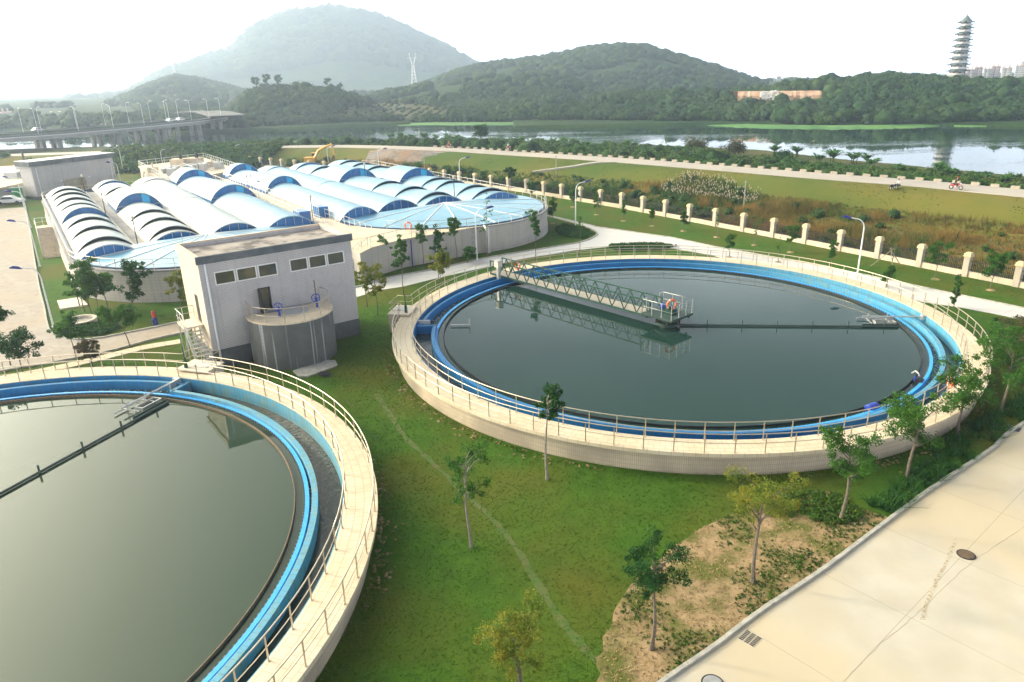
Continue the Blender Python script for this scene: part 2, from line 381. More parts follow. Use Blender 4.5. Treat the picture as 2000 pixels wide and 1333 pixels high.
t, b = nodes(M['tilew'])
for nd in t.nodes:                       # the wall tiles are laid on upright faces: use x+y along the course, z up
    if nd.type == 'TEX_BRICK':
        tc = t.nodes.new('ShaderNodeTexCoord'); sp = t.nodes.new('ShaderNodeSeparateXYZ'); cb = t.nodes.new('ShaderNodeCombineXYZ')
        ad = t.nodes.new('ShaderNodeMath'); t.links.new(tc.outputs['Object'], sp.inputs[0]); t.links.new(sp.outputs[0], ad.inputs[0]); t.links.new(sp.outputs[1], ad.inputs[1])
        t.links.new(ad.outputs[0], cb.inputs[0]); t.links.new(sp.outputs[2], cb.inputs[1]); t.links.new(cb.outputs[0], nd.inputs['Vector'])
# ring walls: use angle*radius around the object's origin as the course direction
def ringbrick(m, cm, w, h, size, strength, R=21.0, flat=False, offset=.5):
    t, b = nodes(m); tc = t.nodes.new('ShaderNodeTexCoord'); sp = t.nodes.new('ShaderNodeSeparateXYZ'); t.links.new(tc.outputs['Object'], sp.inputs[0])
    a = t.nodes.new('ShaderNodeMath'); a.operation = 'ARCTAN2'; t.links.new(sp.outputs[1], a.inputs[0]); t.links.new(sp.outputs[0], a.inputs[1])
    mu = t.nodes.new('ShaderNodeMath'); mu.operation = 'MULTIPLY'; mu.inputs[1].default_value = R; t.links.new(a.outputs[0], mu.inputs[0])
    cb = t.nodes.new('ShaderNodeCombineXYZ'); t.links.new(mu.outputs[0], cb.inputs[0])
    if flat:
        ln = t.nodes.new('ShaderNodeVectorMath'); ln.operation = 'LENGTH'; t.links.new(tc.outputs['Object'], ln.inputs[0]); t.links.new(ln.outputs['Value'], cb.inputs[1])
    else: t.links.new(sp.outputs[2], cb.inputs[1])
    brick(m, cb.outputs[0], cm, w, h, size, strength, offset)
ringbrick(M['tile'], (.34, .27, .20), .11, .28, .014, .8, offset=0)
ringbrick(M['cream'], (.36, .28, .19), .6, .38, .016, .75, flat=True)
M['basinwall'] = mat('basin_wall_tiles', (.42, .40, .38), (.36, .345, .33), .8, .7, c3=(.47, .44, .40), s3=.25)
ringbrick(M['basinwall'], (.27, .26, .25), 1.2, .3, .012, .6, R=14)
# ribbed vault sheets: fine ribs along the local x axis (u)
t, b = nodes(M['vault']); v = coord(M['vault']); wv = t.nodes.new('ShaderNodeTexWave'); wv.wave_type = 'BANDS'; wv.bands_direction = 'X'; wv.inputs['Scale'].default_value = .52
t.links.new(v, wv.inputs[0]); mixcol(M['vault'], mrange(M['vault'], wv.outputs[0], .86, .99, 0, .40), (.30, .42, .46))
bp = t.nodes.new('ShaderNodeBump'); bp.inputs['Distance'].default_value = .05; t.links.new(wv.outputs[0], bp.inputs['Height']); t.links.new(bp.outputs[0], b.inputs['Normal'])
M['vaultglare'] = M['vault'].copy(); M['vaultglare'].name = 'glare_cover_sheet'  # sun glare on the left covers, put into a paler sheet colour
for nd in M['vaultglare'].node_tree.nodes:
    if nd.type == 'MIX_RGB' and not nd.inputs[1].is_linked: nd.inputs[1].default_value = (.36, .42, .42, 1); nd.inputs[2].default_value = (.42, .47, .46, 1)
# fan roof: seams radiate from the object's origin
t, b = nodes(M['fan']); tc = t.nodes.new('ShaderNodeTexCoord'); sp = t.nodes.new('ShaderNodeSeparateXYZ'); t.links.new(tc.outputs['Object'], sp.inputs[0])
an = t.nodes.new('ShaderNodeMath'); an.operation = 'ARCTAN2'; t.links.new(sp.outputs[1], an.inputs[0]); t.links.new(sp.outputs[0], an.inputs[1])
mu = t.nodes.new('ShaderNodeMath'); mu.operation = 'MULTIPLY'; mu.inputs[1].default_value = 44/pi; t.links.new(an.outputs[0], mu.inputs[0])
fr = t.nodes.new('ShaderNodeMath'); fr.operation = 'PINGPONG'; fr.inputs[1].default_value = .5; t.links.new(mu.outputs[0], fr.inputs[0])
mixcol(M['fan'], mrange(M['fan'], fr.outputs[0], 0, .06, .6, 0), (.20, .34, .42))

# ================================================================== TERRAIN
T = 1.4                                                    # tank tops
C1 = Vector((-27.07, 24.79, 0)); C2 = Vector((12.07, 52.75, 0))
ROADZ = 3.0
dike_c = [at(*p, ROADZ) for p in ((2500, 425), (2200, 395), (2000, 378), (1800, 359), (1600, 344), (1400, 328), (1200, 312.5), (1000, 300), (870, 292), (700, 286.5), (600, 286.5), (480, 289), (350, 294), (240, 296.5), (100, 301), (0, 304), (-200, 312), (-500, 325))]
dike_c = smoothpath(dike_c, 5)
SHORE = [at(*p, -1) for p in ((2600, 470), (2200, 380), (2050, 361), (1900, 345), (1700, 326), (1500, 302), (1300, 292), (1150, 286), (1000, 282), (900, 279.5), (750, 279.5), (600, 281), (450, 285), (350, 289), (200, 293), (0, 299), (-300, 312), (-600, 325))]
fence_pts = [at(*p) for p in ((2260, 620), (2130, 592), (1985, 560), (1500, 462), (1220, 408), (1040, 378))]
fd = (fence_pts[-1]-fence_pts[-2]).normalized()
fence_pts += [at(835, 351), at(700, 339), at(560, 331.5), at(490, 324), at(430, 327)]

def terr(X, Y):
    rd = polydist(X, Y, dike_c)              # road runs right to left: river on its right hand (negative)
    site = -rd if False else rd
    n1 = fbm(X, Y, 9, 4, 3); n2 = fbm(X, Y, 30, 3, 8)
    a = np.abs(rd)
    s = rd                                    # >0 on the site side
    fdst = polydist(X, Y, fence_pts)          # >0 on the site side of the fence
    z = np.zeros_like(X)
    # site side slope
    slope = np.clip(1-(s-4.2)/14.0, 0, 1)
    rough = np.clip((-fdst-2)/8, 0, 1)*(1-slope)
    zs = ROADZ*(slope*slope*(3-2*slope)) + rough*(n1*1.1-.55+n2*.8-.3)
    # river side
    sl = np.clip(1-(-s-4.2)/7, 0, 1); sd_ = polydist(X, Y, SHORE)
    bank = np.clip(sd_/6+.5, -1.4, 1)
    zr = np.where(bank > 0, .4+.3*(n1-.5), 0)+(bank-1)*1.4
    zr = zr*(1-sl)+(ROADZ-.05)*sl
    z = np.where(s > 0, zs, zr)
    z = np.where(a < 4.2, ROADZ-.05, z)
    return z
def terr1(x, y): return float(terr(np.array([float(x)]), np.array([float(y)]))[0])
# the near terrain as one sheet
gx = np.concatenate([np.arange(-420, -200, 6), np.arange(-200, 120, 1.6), np.arange(120, 260, 6)])
gy = np.concatenate([np.arange(-60, 40, 5), np.arange(40, 290, 1.6)])
X, Y = np.meshgrid(gx, gy); Z = terr(X, Y)
Z = np.where((polydist(X, Y, SHORE) < -14), -3.0, Z)
# earth mound behind the far basins
mc = at(330, 312, 0); mc2 = at(560, 306, 0)
offroad = np.clip((np.abs(polydist(X, Y, dike_c))-4.6)/4, 0, 1)
for (px, py, hh, rx, ry) in ((500, 303, 1.5, 13, 9), (430, 303, 1.1, 16, 9), (330, 308, .9, 20, 8)):
    p = at(px, py, 0); Z += offroad*hh*np.exp(-((X-p.x)/rx)**2-((Y-p.y)/ry)**2)
# gravel heap on the bank
p = at(800, 312, 1.0); Z += offroad*1.2*np.exp(-((X-p.x)/9)**2-((Y-p.y)/7)**2)*(.6+.8*fbm(X, Y, 3, 3, 1))
V = np.stack([X.ravel(), Y.ravel(), Z.ravel()], 1); nx, ny = len(gx), len(gy)
idx = np.arange(nx*ny).reshape(ny, nx)
F = np.stack([idx[:-1, :-1].ravel(), idx[:-1, 1:].ravel(), idx[1:, 1:].ravel(), idx[1:, :-1].ravel()], 1)
cx = (X[:-1, :-1]+X[1:, 1:]).ravel()/2; cy = (Y[:-1, :-1]+Y[1:, 1:]).ravel()/2
rd = polydist(cx, cy, dike_c); fdst = polydist(cx, cy, fence_pts)
mi = np.zeros(len(F), int)
mi[(fdst < 0) & (rd > 0)] = 1                            # rough field beyond the fence
nn = fbm(cx, cy, 6, 3, 12)*5-2.5
mi[(rd > 3) & (rd+nn < 20)] = 2                            # mown slope of the dike
mi[rd <= 0] = 3                                           # bank towards the river
gp = at(800, 312, 1.0)
mi[(np.hypot((cx-gp.x)/11, (cy-gp.y)/9) < 1)] = 4
M['field'] = mat('rough_field', (.085, .095, .022), (.17, .125, .035), .22, .95, bump=.15, bscale=3, c3=(.035, .062, .015), s3=.09)
M['slope'] = mat('dry_slope_grass', (.105, .125, .020), (.15, .125, .028), .10, .95, bump=.05, bscale=6, c3=(.060, .100, .015), s3=.04)
M['bank'] = mat('river_bank', (.04, .07, .018), (.08, .085, .03), .2, .95, bump=.1, bscale=3, c3=(.10, .10, .04), s3=.07)
M['gravel'] = mat('gravel_heap', (.24, .22, .20), (.12, .11, .105), .9, .95, bump=.2, bscale=4, c3=(.26, .16, .09), s3=.12)
g = npmesh('ground', V, F, [M['lawn'], M['field'], M['slope'], M['bank'], M['gravel']], mi, smooth=True)
tag(g, 'green site lawn running out to a rough field and the grassy dike slope', 'ground', kind='structure')

# river
mb = MB(); mb.add([(-1500, 90, -1), (900, 90, -1), (900, 900, -1), (-1500, 900, -1)], [(0, 1, 2, 3)])
tag(mb.build('river', M['river']), 'calm river with mirrored hills and bright ripples', 'river', kind='structure')

def strip(name, left, right, z0, z1, m, label, cat):
    mb = MB(); n = len(left); vs = []
    for a, b in zip(left, right): vs += [(a[0], a[1], z1+a[2]), (b[0], b[1], z1+b[2]), (a[0], a[1], z0+a[2]), (b[0], b[1], z0+b[2])]
    fs = []
    for i in range(n-1):
        o = i*4; q = o+4; fs += [(o, o+1, q+1, q), (o+2, q+2, q+3, o+3), (o, q, q+2, o+2), (o+1, o+3, q+3, q+1)]
    mb.add(vs, fs); o = mb.build(name, m)
    # consistent outward faces
    return tag(o, label, cat, kind='structure')
M['dikeroad'] = mat('dike_road_concrete', (.36, .335, .31), (.31, .29, .27), .3, .9, c3=(.38, .35, .31), s3=.05)
strip('dike_road', offsetpath(dike_c, 3.4), offsetpath(dike_c, -3.4), -.3, .02, M['dikeroad'], 'pale concrete road along the top of the dike', 'road')
rp = smoothpath([at(1205, 318, 2.85), at(1150, 322, 2.6), at(1100, 329, 2.0), at(1040, 339, 1.0)], 5)
rp = [Vector((p.x, p.y, terr1(p.x, p.y))) for p in rp]
strip('footpath', offsetpath(rp, .8), offsetpath(rp, -.8), -.3, .12, M['dikeroad'], 'narrow concrete path leading down the dike slope', 'path')

def sheet(name, poly, z, m, label, cat='road', th=.25):
    mb = MB(); mb.prism([(p[0], p[1]) for p in poly], z-th, z); return tag(mb.build(name, m), label, cat, kind='structure')
A = lambda L, z=0: [at(p[0], p[1], z) for p in L]
def kerb(name, pxs, label, closed=False, smooth=True, wd=.16, h=.14, pts=None):
    P = pts or A(pxs); P = smoothpath(P, 5) if smooth else P; mb = MB()
    for q, d in walk(P, 1.0):
        e = q+d*.985; mb.bar((q.x, q.y, h/2), (e.x, e.y, h/2), wd, h)
    return tag(mb.build(name, M['kerb']), label, 'kerb', kind='structure')
# concrete yard in the lower right corner
KR = [(1180, 1420), (1298, 1332), (1392, 1267), (1482, 1199), (1608, 1114), (1734, 1019), (1820, 956), (1932, 882), (1978, 842), (2100, 770), (2260, 690)]
yard = A([(1180, 1420)]+KR[1:]+[(3200, 800), (3200, 2600), (1180, 1500)], .03)
sheet('concrete_yard', yard, .03, M['concrete'], 'large cream concrete yard with slab joints in the lower right corner', 'pavement')
kerb('kerb', KR, 'weathered grey kerb between the soil bed and the concrete yard')
# left road and the lane to the building
lane = A([(-700, 410), (0, 408), (50, 405), (56, 440), (66, 500), (76, 560), (86, 600), (92, 632), (100, 650), (122, 660), (150, 664), (190, 662), (240, 653), (300, 641), (372, 626), (372, 648), (300, 664), (210, 688), (120, 706), (0, 727), (-300, 790), (-1500, 900), (-1500, 500)], .03)
sheet('site_road', lane, .03, M['siteroad'], 'worn cream concrete road coming in on the left and turning to the building')
kerb('kerb', [(50, 405), (56, 440), (66, 500), (76, 560), (86, 600), (92, 632), (100, 650), (122, 660), (150, 664), (190, 662), (240, 653), (300, 641), (372, 626)], 'rounded kerb between left road and lawn of the covered basin')
kerb('kerb', [(372, 648), (300, 664), (210, 688), (120, 706), (0, 727)], 'kerb along the near side of the lane behind the left tank')
fp = smoothpath(A([(352, 668), (280, 680), (190, 702), (100, 722), (0, 741), (-80, 757)]), 4)
fpl = strip('garden_path', offsetpath(fp, .55), offsetpath(fp, -.55), -.2, .05, M['cream'], 'narrow cream slab path between the lane and the left tank', 'path')
# road between basins and right tank, junction, and the road that follows the fence
far = smoothpath(A([(640, 575), (705, 560), (750, 545), (850, 527), (960, 503), (1060, 487), (1130, 475), (1158, 465), (1165, 455), (1140, 443), (1090, 428), (1055, 419), (1048, 413)]), 4)
near = A([(640, 600), (700, 580), (740, 568), (790, 560), (850, 545), (930, 527), (1000, 510), (1060, 500), (1120, 490), (1190, 482.5), (1290, 482), (1390, 499), (1460, 520), (1560, 536), (1700, 560), (1804, 591), (1880, 602), (1954, 616), (2060, 640), (2300, 700)])
right = A([(2300, 660), (2150, 635), (2000, 604), (1850, 573), (1700, 541), (1550, 511), (1400, 484), (1310, 465), (1170, 445), (1080, 424)])
j = at(1068, 421); k_ = (at(1048, 413)-at(1000, 398)).normalized()
inner = offsetpath(fence_pts[5:], 10); outer = offsetpath(fence_pts[5:], 6.2)
poly = [Vector(p) for p in far]+[Vector(p) for p in inner[1:]]+[Vector(p) for p in outer[1:][::-1]]+right[::-1]+near[::-1]
sheet('service_road', poly, .034, M['road'], 'pale grey concrete road curving between the covered basins, the right tank and the fence')
kerb('kerb', None, 'kerb of the lawn round the covered basin, rounded at the junction', smooth=False, pts=far[:-1])
kerb('kerb', None, 'kerb between the grey road and the lawn below the fence', smooth=False, pts=right)
# dirt trail and hairline crack on the yard
M['dirt'] = mat('dirt_line', (.34, .27, .18), (.47, .43, .34), 9, .9, contrast=(.42, .55)); M['crack'] = mat('hairline_crack', (.40, .35, .28), rough=.9)
def mark(name, pxs, w_, m, jit, label):
    P = smoothpath(A(pxs), 14); rr = random.Random(4); P = [Vector((p.x+rr.uniform(-jit, jit), p.y+rr.uniform(-jit, jit), 0)) for p in P]
    l = [q+Vector((rr.uniform(0, w_*.5), 0, 0)) for q in offsetpath(P, w_/2)]; strip(name, l, offsetpath(P, -w_/2), .0, .035, m, label, 'mark')
mark('dirt_trail', [(1866, 1052), (1848, 1096), (1822, 1148), (1806, 1190), (1800, 1212)], .09, M['dirt'], .05, 'brown dirt trail running over the yard from beside the manhole cover')
mark('crack', [(2060, 985), (1985, 1040), (1890, 1106), (1800, 1192), (1722, 1258), (1640, 1340)], .010, M['crack'], .03, 'thin crack wandering across the concrete yard')
# bare soil bed
soilp = A([(1090, 1480), (1165, 1333), (1168, 1290), (1200, 1200), (1240, 1135), (1296, 1085), (1350, 1045), (1430, 1005), (1500, 975), (1600, 962), (1645, 970), (1665, 988), (1705, 1002), (1738, 1012), (1734, 1019), (1608, 1114), (1482, 1199), (1392, 1267), (1298, 1332), (1180, 1420)])
sp2 = smoothpath(soilp[:14], 4)+soilp[14:]
rnd = random.Random(1)
sp2 = [Vector((p.x+rnd.uniform(-.1, .1), p.y+rnd.uniform(-.1, .1), 0)) for p in sp2]
o = sheet('soil_bed', sp2, .022, M['soil'], 'bare brown soil bed with sparse weeds beside the concrete yard', 'soil')
# worn track over the lawn, thin as dust
M['track'] = mat('worn_track', (.085, .10, .025), (.045, .10, .010), 2.5, .95, bump=.01, contrast=(.38, .6))
tp = smoothpath(A([(735, 770), (790, 850), (840, 900), (905, 960), (985, 1040), (1050, 1140), (1110, 1230), (1180, 1310)]), 6)
tl = offsetpath(tp, .16); tr_ = offsetpath(tp, -.16)
strip('trodden_path', [Vector((p.x+rnd.uniform(-.07, .07), p.y, 0)) for p in tl], [Vector((p.x+rnd.uniform(-.07, .07), p.y, 0)) for p in tr_], -.05, .006, M['track'], 'faint trodden track across the lawn between the tanks', 'path')

# ================================================================== CLARIFIER TANKS
def arcpts(c, r, a0, a1, z, n=None):
    n = n or max(2, int(abs(a1-a0)*r/.9)); return [Vector((c[0]+r*cos(a0+(a1-a0)*k/n), c[1]+r*sin(a0+(a1-a0)*k/n), z)) for k in range(n+1)]
def visible(p, m=60):
    d = np.array([p[0], p[1], p[2]-CAMZ]); z = d@FW
    if z < 1: return False
    x = 1000+FPX*(d@RT)/z; y = 666.5-FPX*(d@UP)/z
    return -m < x < 2000+m and -m < y < 1333+m
_post = {}
def railing(name, paths, parent, z, step=1.5, h=1.05, mid=.55, r=.03, m=None, label=None, limit=95, mids=None, closed=False):
    """handrail, mid rail and single posts; paths are lists of points at foot level (local to parent)"""
    m = m or M['steel']; top = MB(); po = parent.location if parent is not None else Vector((0, 0, 0)); posts = []
    for P in paths:
        P = [Vector((p[0], p[1], z if len(p) < 3 or z is not None else p[2])) for p in P] if z is not None else [Vector(p) for p in P]
        for hh, rr in [(h, r)]+[(q, r*.7) for q in (mids or [mid])]: top.tube([p+Vector((0, 0, hh)) for p in P], rr, 5)
        L = sum((b-a).length for a, b in zip(P[:-1], P[1:])); n = max(1, round(L/step)); st = L/n
        posts += [q for q, d in walk(P, st*.9999)]
        if (posts and (posts[-1]-P[-1]).length > .3): posts.append(P[-1])
    o = top.build(name, m, parent, smooth='all')
    if label: o['label'] = label
    key = (round(h, 2), round(r, 3), m.name)
    if key not in _post:
        pb = MB(); pb.box(-r*.8, -r*.8, 0, r*.8, r*.8, h); pb.lathe([(0, .012), (r*2, .012), (r*2, 0)], 8); ob = pb.build('post', m, o); _post[key] = ob.data; first = ob
    else: first = None
    wp = [(q, (Vector(q)+po)) for q in posts]
    vis = [q for q, w_ in wp if visible(w_)]
    vis.sort(key=lambda q: (Vector(q)+po-Vector((0, 0, CAMZ))).length)
    for i, q in enumerate(vis[:limit]):
        if first is not None: first.location = q; first = None
        else:
            ob = bpy.data.objects.new('post', _post[key]); COL.objects.link(ob); ob.parent = o; ob.location = q
    if first is not None: first.location = posts[0]
    rest = vis[limit:]
    if rest:
        pb = MB()
        for q in rest: pb.box(q[0]-r*.8, q[1]-r*.8, q[2], q[0]+r*.8, q[1]+r*.8, q[2]+h)
        tag(pb.build('post', m, o), 'far posts of the railing', kind='stuff')
    return o

def ring(prof, c, n=160, a0=0, a1=2*pi): return MB().lathe(prof, n, c, a0, a1, close=True)
def tank(C, label, notch, sgn, wallm, gate_a, label_rail, tank1):
    """sgn: direction (+1 counter-clockwise) in which the outer channel narrows from its widest at the notch"""
    t = empty('clarifier_tank', (C.x, C.y, 0), 0, label, 'water tank')
    R = 21.08
    ring([(20.72, -.5), (20.78, T-.22), (20.2, T-.22), (20.2, -.5)], (0, 0, 0)).build('wall', M['tile'], t, True)
    ring([(R, T-.2), (R, T), (19.56, T), (19.56, T-.2)], (0, 0, 0)).build('walkway', [M['cream']], t, True)
    ring([(20.0, T-.215), (19.55, T-.215), (19.55, T-.03), (19.5, T-.03), (19.5, -.3), (20.0, -.3)], (0, 0, 0)).build('outer_wall_lining', wallm, t, True)
    # spiral launder wall
    mb = MB(); N = 200; vs = []; rr = []
    for k in range(N+1):
        f = k/N; a = notch+sgn*2*pi*f; ro = 18.18+1.13*f; rr.append((a, ro))
        for (r_, z_) in ((ro, .1), (ro, T-.2), (ro-.28, T-.2), (ro-.28, .1)): vs.append((r_*cos(a), r_*sin(a), z_))
    fs = []
    for k in range(N):
        for i in range(4):
            j2 = (i+1) % 4; q = (k*4+i, k*4+j2, k*4+4+j2, k*4+4+i); fs.append(q if sgn < 0 else q[::-1])
    mb.add(vs, fs)
    ca, sa = cos(notch), sin(notch); d = Vector((ca, sa, 0)); e = Vector((-sa, ca, 0))
    a_ = d*17.92; b_ = d*19.5; mb.bar((a_.x, a_.y, (T-.2+.1)/2), (b_.x, b_.y, (T-.2+.1)/2), .28, T-.3, up=(0, 0, 1))
    mb.build('launder_wall', wallm, t, True)
    # water of the channel, froth trough, weir, scum baffle, pond
    vs = []; fs = []
    for k, (a, ro) in enumerate(rr): vs += [((ro-.05)*cos(a), (ro-.05)*sin(a), .55), (19.52*cos(a), 19.52*sin(a), .55)]
    for k in range(N): fs.append((2*k, 2*k+2, 2*k+3, 2*k+1) if sgn < 0 else (2*k, 2*k+1, 2*k+3, 2*k+2))
    MB().add(vs, fs).build('channel_water', M['channel'], t)
    vs = []; fs = []
    for k, (a, ro) in enumerate(rr): vs += [(17.9*cos(a), 17.9*sin(a), .62), ((ro-.2)*cos(a), (ro-.2)*sin(a), .62)]
    for k in range(N): fs.append((2*k, 2*k+2, 2*k+3, 2*k+1) if sgn < 0 else (2*k, 2*k+1, 2*k+3, 2*k+2))
    MB().add(vs, fs).build('trough_water', M['trough'], t)
    wb = ring([(17.95, .2), (17.95, T-.42), (17.76, T-.42), (17.76, .2)], (0, 0, 0))
    wr = wb.build('weir', M['weir'], t, True)
    tb = MB(); nt_ = 420; tb.lathe([(17.69, T-.60), (17.69, T-.54), (17.755, T-.54), (17.755, T-.60)], 160, close=True)
    for k in range(nt_):
        a = 2*pi*k/nt_
        if not visible(Vector((C.x+17.7*cos(a), C.y+17.7*sin(a), 1)), 20): continue
        Mx = Matrix.Rotation(a, 4, 'Z'); tb.box(17.70, -.045, T-.56, 17.757, .045, T-.435, Mx)
    tb.build('weir_teeth', M['plinth'], wr)
    MB().lathe([(0.001, 0), (17.8, 0)], 160, (0, 0, T-.52)).build('water', M['pond1' if tank1 else 'pond'], t)
    ring([(17.31, T-.9), (17.31, T-.38), (17.27, T-.38), (17.27, T-.9)], (0, 0, 0)).build('scum_baffle', M['rust'] if tank1 else M['dark'], t, True)
    # landing box at the effluent gate with its kinked railing and gate spindle
    GB = 22.1; ga = gate_a; Mx = Matrix.Rotation(ga, 4, 'Z')
    bx = MB(); bx.box(20.55, -1.15, -.3, GB, 1.15, T+.12, Mx); bx.build('gate_box', M['tile' if not tank1 else 'slab'], t)
    MB().box(20.35, -1.22, T+.125, GB+.06, 1.22, T+.2, Mx).build('box_cover', M['slab'], t)
    MB().box(20.95, -.75, T+.205, 21.95, .35, T+.24, Mx).build('hatch', M['galv'], t)
    g = MB(); p = Mx @ Vector((20.75, .7, 0)); g.tube([(p.x, p.y, T+.2), (p.x, p.y, T+.9)], [.13, .09], 10); g.tube([(p.x, p.y, T+.9), (p.x, p.y, T+1.7)], .035, 6)
    g.build('gate_spindle', M['green'], t, True)
    dA = 1.25/21
    a1, a2 = ga+dA, ga-dA+2*pi
    loc = lambda r, y: Mx @ Vector((r, y, T))
    P = [Vector(p) for p in arcpts((0, 0), 20.98, ga+dA, ga-dA+2*pi, T, 150)]
    P = [loc(GB-.1, .0-1.1)]+[loc(GB-.1, 1.1), loc(21.0, 1.1)]+P+[loc(21.0, -1.1), loc(GB-.1, -1.1)]
    railing('outer_railing', [P], t, None, 1.5, label='outer stainless railing', limit=50 if not tank1 else 60)
    P = arcpts((0, 0), 19.66, 0, 2*pi, T, 150)
    railing('inner_railing', [P], t, None, 1.5, label='inner stainless railing', limit=50 if not tank1 else 60)
    return t
wall2 = bluewall('blue_tank_wall', (.008, .17, .44), (.07, .30, .49), 2, 14)
wall1 = bluewall('blue_tank_wall_left', (.010, .20, .46), (.09, .31, .45), 3, 8)
nA = lambda q, z, C: atan2(*(lambda d: (d.y, d.x))(at(*q, z)-C))
n2 = nA((836, 636), T-.2, C2); n1 = nA((360, 750), T-.2, C1)
g2 = nA((795, 610), T, C2); g1 = nA((400, 715), T, C1)
tank2 = tank(C2, 'large round open tank on the right with dark still water and a green lattice bridge', n2, 1, wall2, g2, '', False)
tank1 = tank(C1, 'round open tank in the lower left, cut off by the frame, with pale water', n1, -1, wall1, g1, '', True)

for m_ in (wall1, wall2): ringbrick(m_, (.01, .07, .16), .33, 9, .012, .45, R=19, offset=0)
for m_, cc, f_ in ((wall1, (.10, .17, .13), .6), (wall2, (.08, .15, .13), .5), (M['tile'], (.36, .29, .21), .3), (M['basinwall'], (.27, .25, .22), .35), (M['tilew'], (.30, .28, .27), .35), (M['sidewall'] if 'sidewall' in M else M['cream2'], (.36, .28, .20), .5)):
    t_, b_ = nodes(m_); v_ = coord(m_, scale=(2.6, 2.6, .10)); n_ = t_.nodes.new('ShaderNodeTexNoise'); n_.inputs['Scale'].default_value = 1.3; n_.inputs['Detail'].default_value = 6; t_.links.new(v_, n_.inputs[0])
    mixcol(m_, mrange(m_, n_.outputs[0], .52, .70, 0, f_), cc)
# steel sluice plate at the left of the gates
for t_, C, nn_, sg in ((tank2, C2, n2, 1), (tank1, C1, n1, -1)):
    Mx = Matrix.Rotation(nn_, 4, 'Z'); mb = MB(); y0 = -.5*sg
    mb.box(18.5, min(y0, y0-.12*sg), .5, 19.45, max(y0, y0-.12*sg), T+.05, Mx); mb.build('sluice_plate', M['galv'], t_)

# lattice bridge of the right tank
def lattice_bridge():
    a = nA((974.5, 535), T, C2); d = Vector((cos(a), sin(a), 0)); P0 = C2+d*20.3; P1 = C2+d*1.2
    t = empty('lattice_bridge', (P0.x, P0.y, T), atan2(-d.y, -d.x), 'dark green lattice truss bridge from the walkway to the tank centre', 'footbridge')
    L = (P1-P0).length; W = .75; H = 1.25
    for s in (-1, 1):
        mb = MB(); y = s*W
        mb.bar((0, y, .12), (L, y, .12), .10, .14); mb.bar((0, y, .12+H), (L, y, .12+H), .09, .09)
        n = 15; st = L/n
        for i in range(n):
            mb.bar((i*st, y, .15), ((i+.5)*st, y, .1+H), .07); mb.bar(((i+.5)*st, y, .1+H), ((i+1)*st, y, .15), .07)
        mb.bar((L, y, .1), (L, y, .15+H), .09); mb.bar((0, y, .1), (0, y, .15+H), .09)
        mb.build('truss', M['green'], t)
    MB().box(0, -W+.06, .10, L, W-.06, .16).build('deck', M['deckgrey'], t)
    mb = MB()
    for i in range(16): mb.bar((i*L/15, -W, .04), (i*L/15, W, .04), .07, .07)
    mb.box(.5, -W+.05, .0, L, W-.05, .03)
    mb.build('underframe', M['greendark'], t)
    return t, P0, P1, d
bridge, BP0, BP1, bd = lattice_bridge()
# square post with its cap at the landward end
q = at(974, 545, T); mb = MB(); mb.box(-.14, -.14, 0, .14, .14, 1.15)
t = empty('control_post', (q.x, q.y, T), atan2(bd.y, bd.x), 'square stainless post with a grey box on top at the bridge landing', 'post')
mb.build('post', M['galv'], t); MB().box(-.27, -.27, 1.15, .27, .27, 1.75).build('box', M['slab'], t); MB().box(-.3, -.3, 1.75, .3, .3, 1.8).build('cap', M['galv'], t)
# centre platform
Mx = atan2(-bd.y, -bd.x)
t = empty('centre_platform', (C2.x, C2.y, T), Mx, 'dark green drive platform with grey railings at the centre of the right tank', 'platform')
mb = MB(); mb.box(-1.55, -1.35, .34, 1.35, 1.35, .52); mb.build('deck', M['greendark'], t)
mb = MB()
for y in (-.9, .9): mb.bar((-1.5, y, .27), (1.3, y, .27), .1, .14)
for x in (-1.2, .9): mb.bar((x, -1.3, .2), (x, 1.3, .2), .1, .1)
mb.build('beams', M['green'], t)
mb = MB(); mb.tube([(0, 0, -.9), (0, 0, .25)], .62, 20); mb.lathe([(0.01, -.12), (.95, -.12), (.95, -.28), (.7, -.34)], 24); mb.build('centre_column', M['greendark'], t, True)
mb = MB()
for k in range(6):
    a = k*pi/3; mb.bar((.5*cos(a), .5*sin(a), .25), (1.05*cos(a), 1.05*sin(a), -.15), .09)
mb.build('struts', M['rust'], t)
railing('railing', [[(-1.5, -1.3), (1.3, -1.3), (1.3, 1.3), (-1.5, 1.3)], [(-1.5, 1.3), (-1.5, .8)], [(-1.5, -1.3), (-1.5, -.8)]], t, .52, .9, 1.1, .55, .025, M['galv'])
mb = MB(); mb.box(-.45, -.4, .52, .5, .4, .85); mb.tube([(.1, 0, .85), (.1, 0, 1.15)], .24, 12); mb.build('gear_drive', M['green'], t, True)
mb = MB(); mb.lathe([(0, .34), (.16, .30), (.22, .15), (.24, 0)], 14, (-.55, .0, .86)); mb.build('motor', M['bluepaint'], t, True)
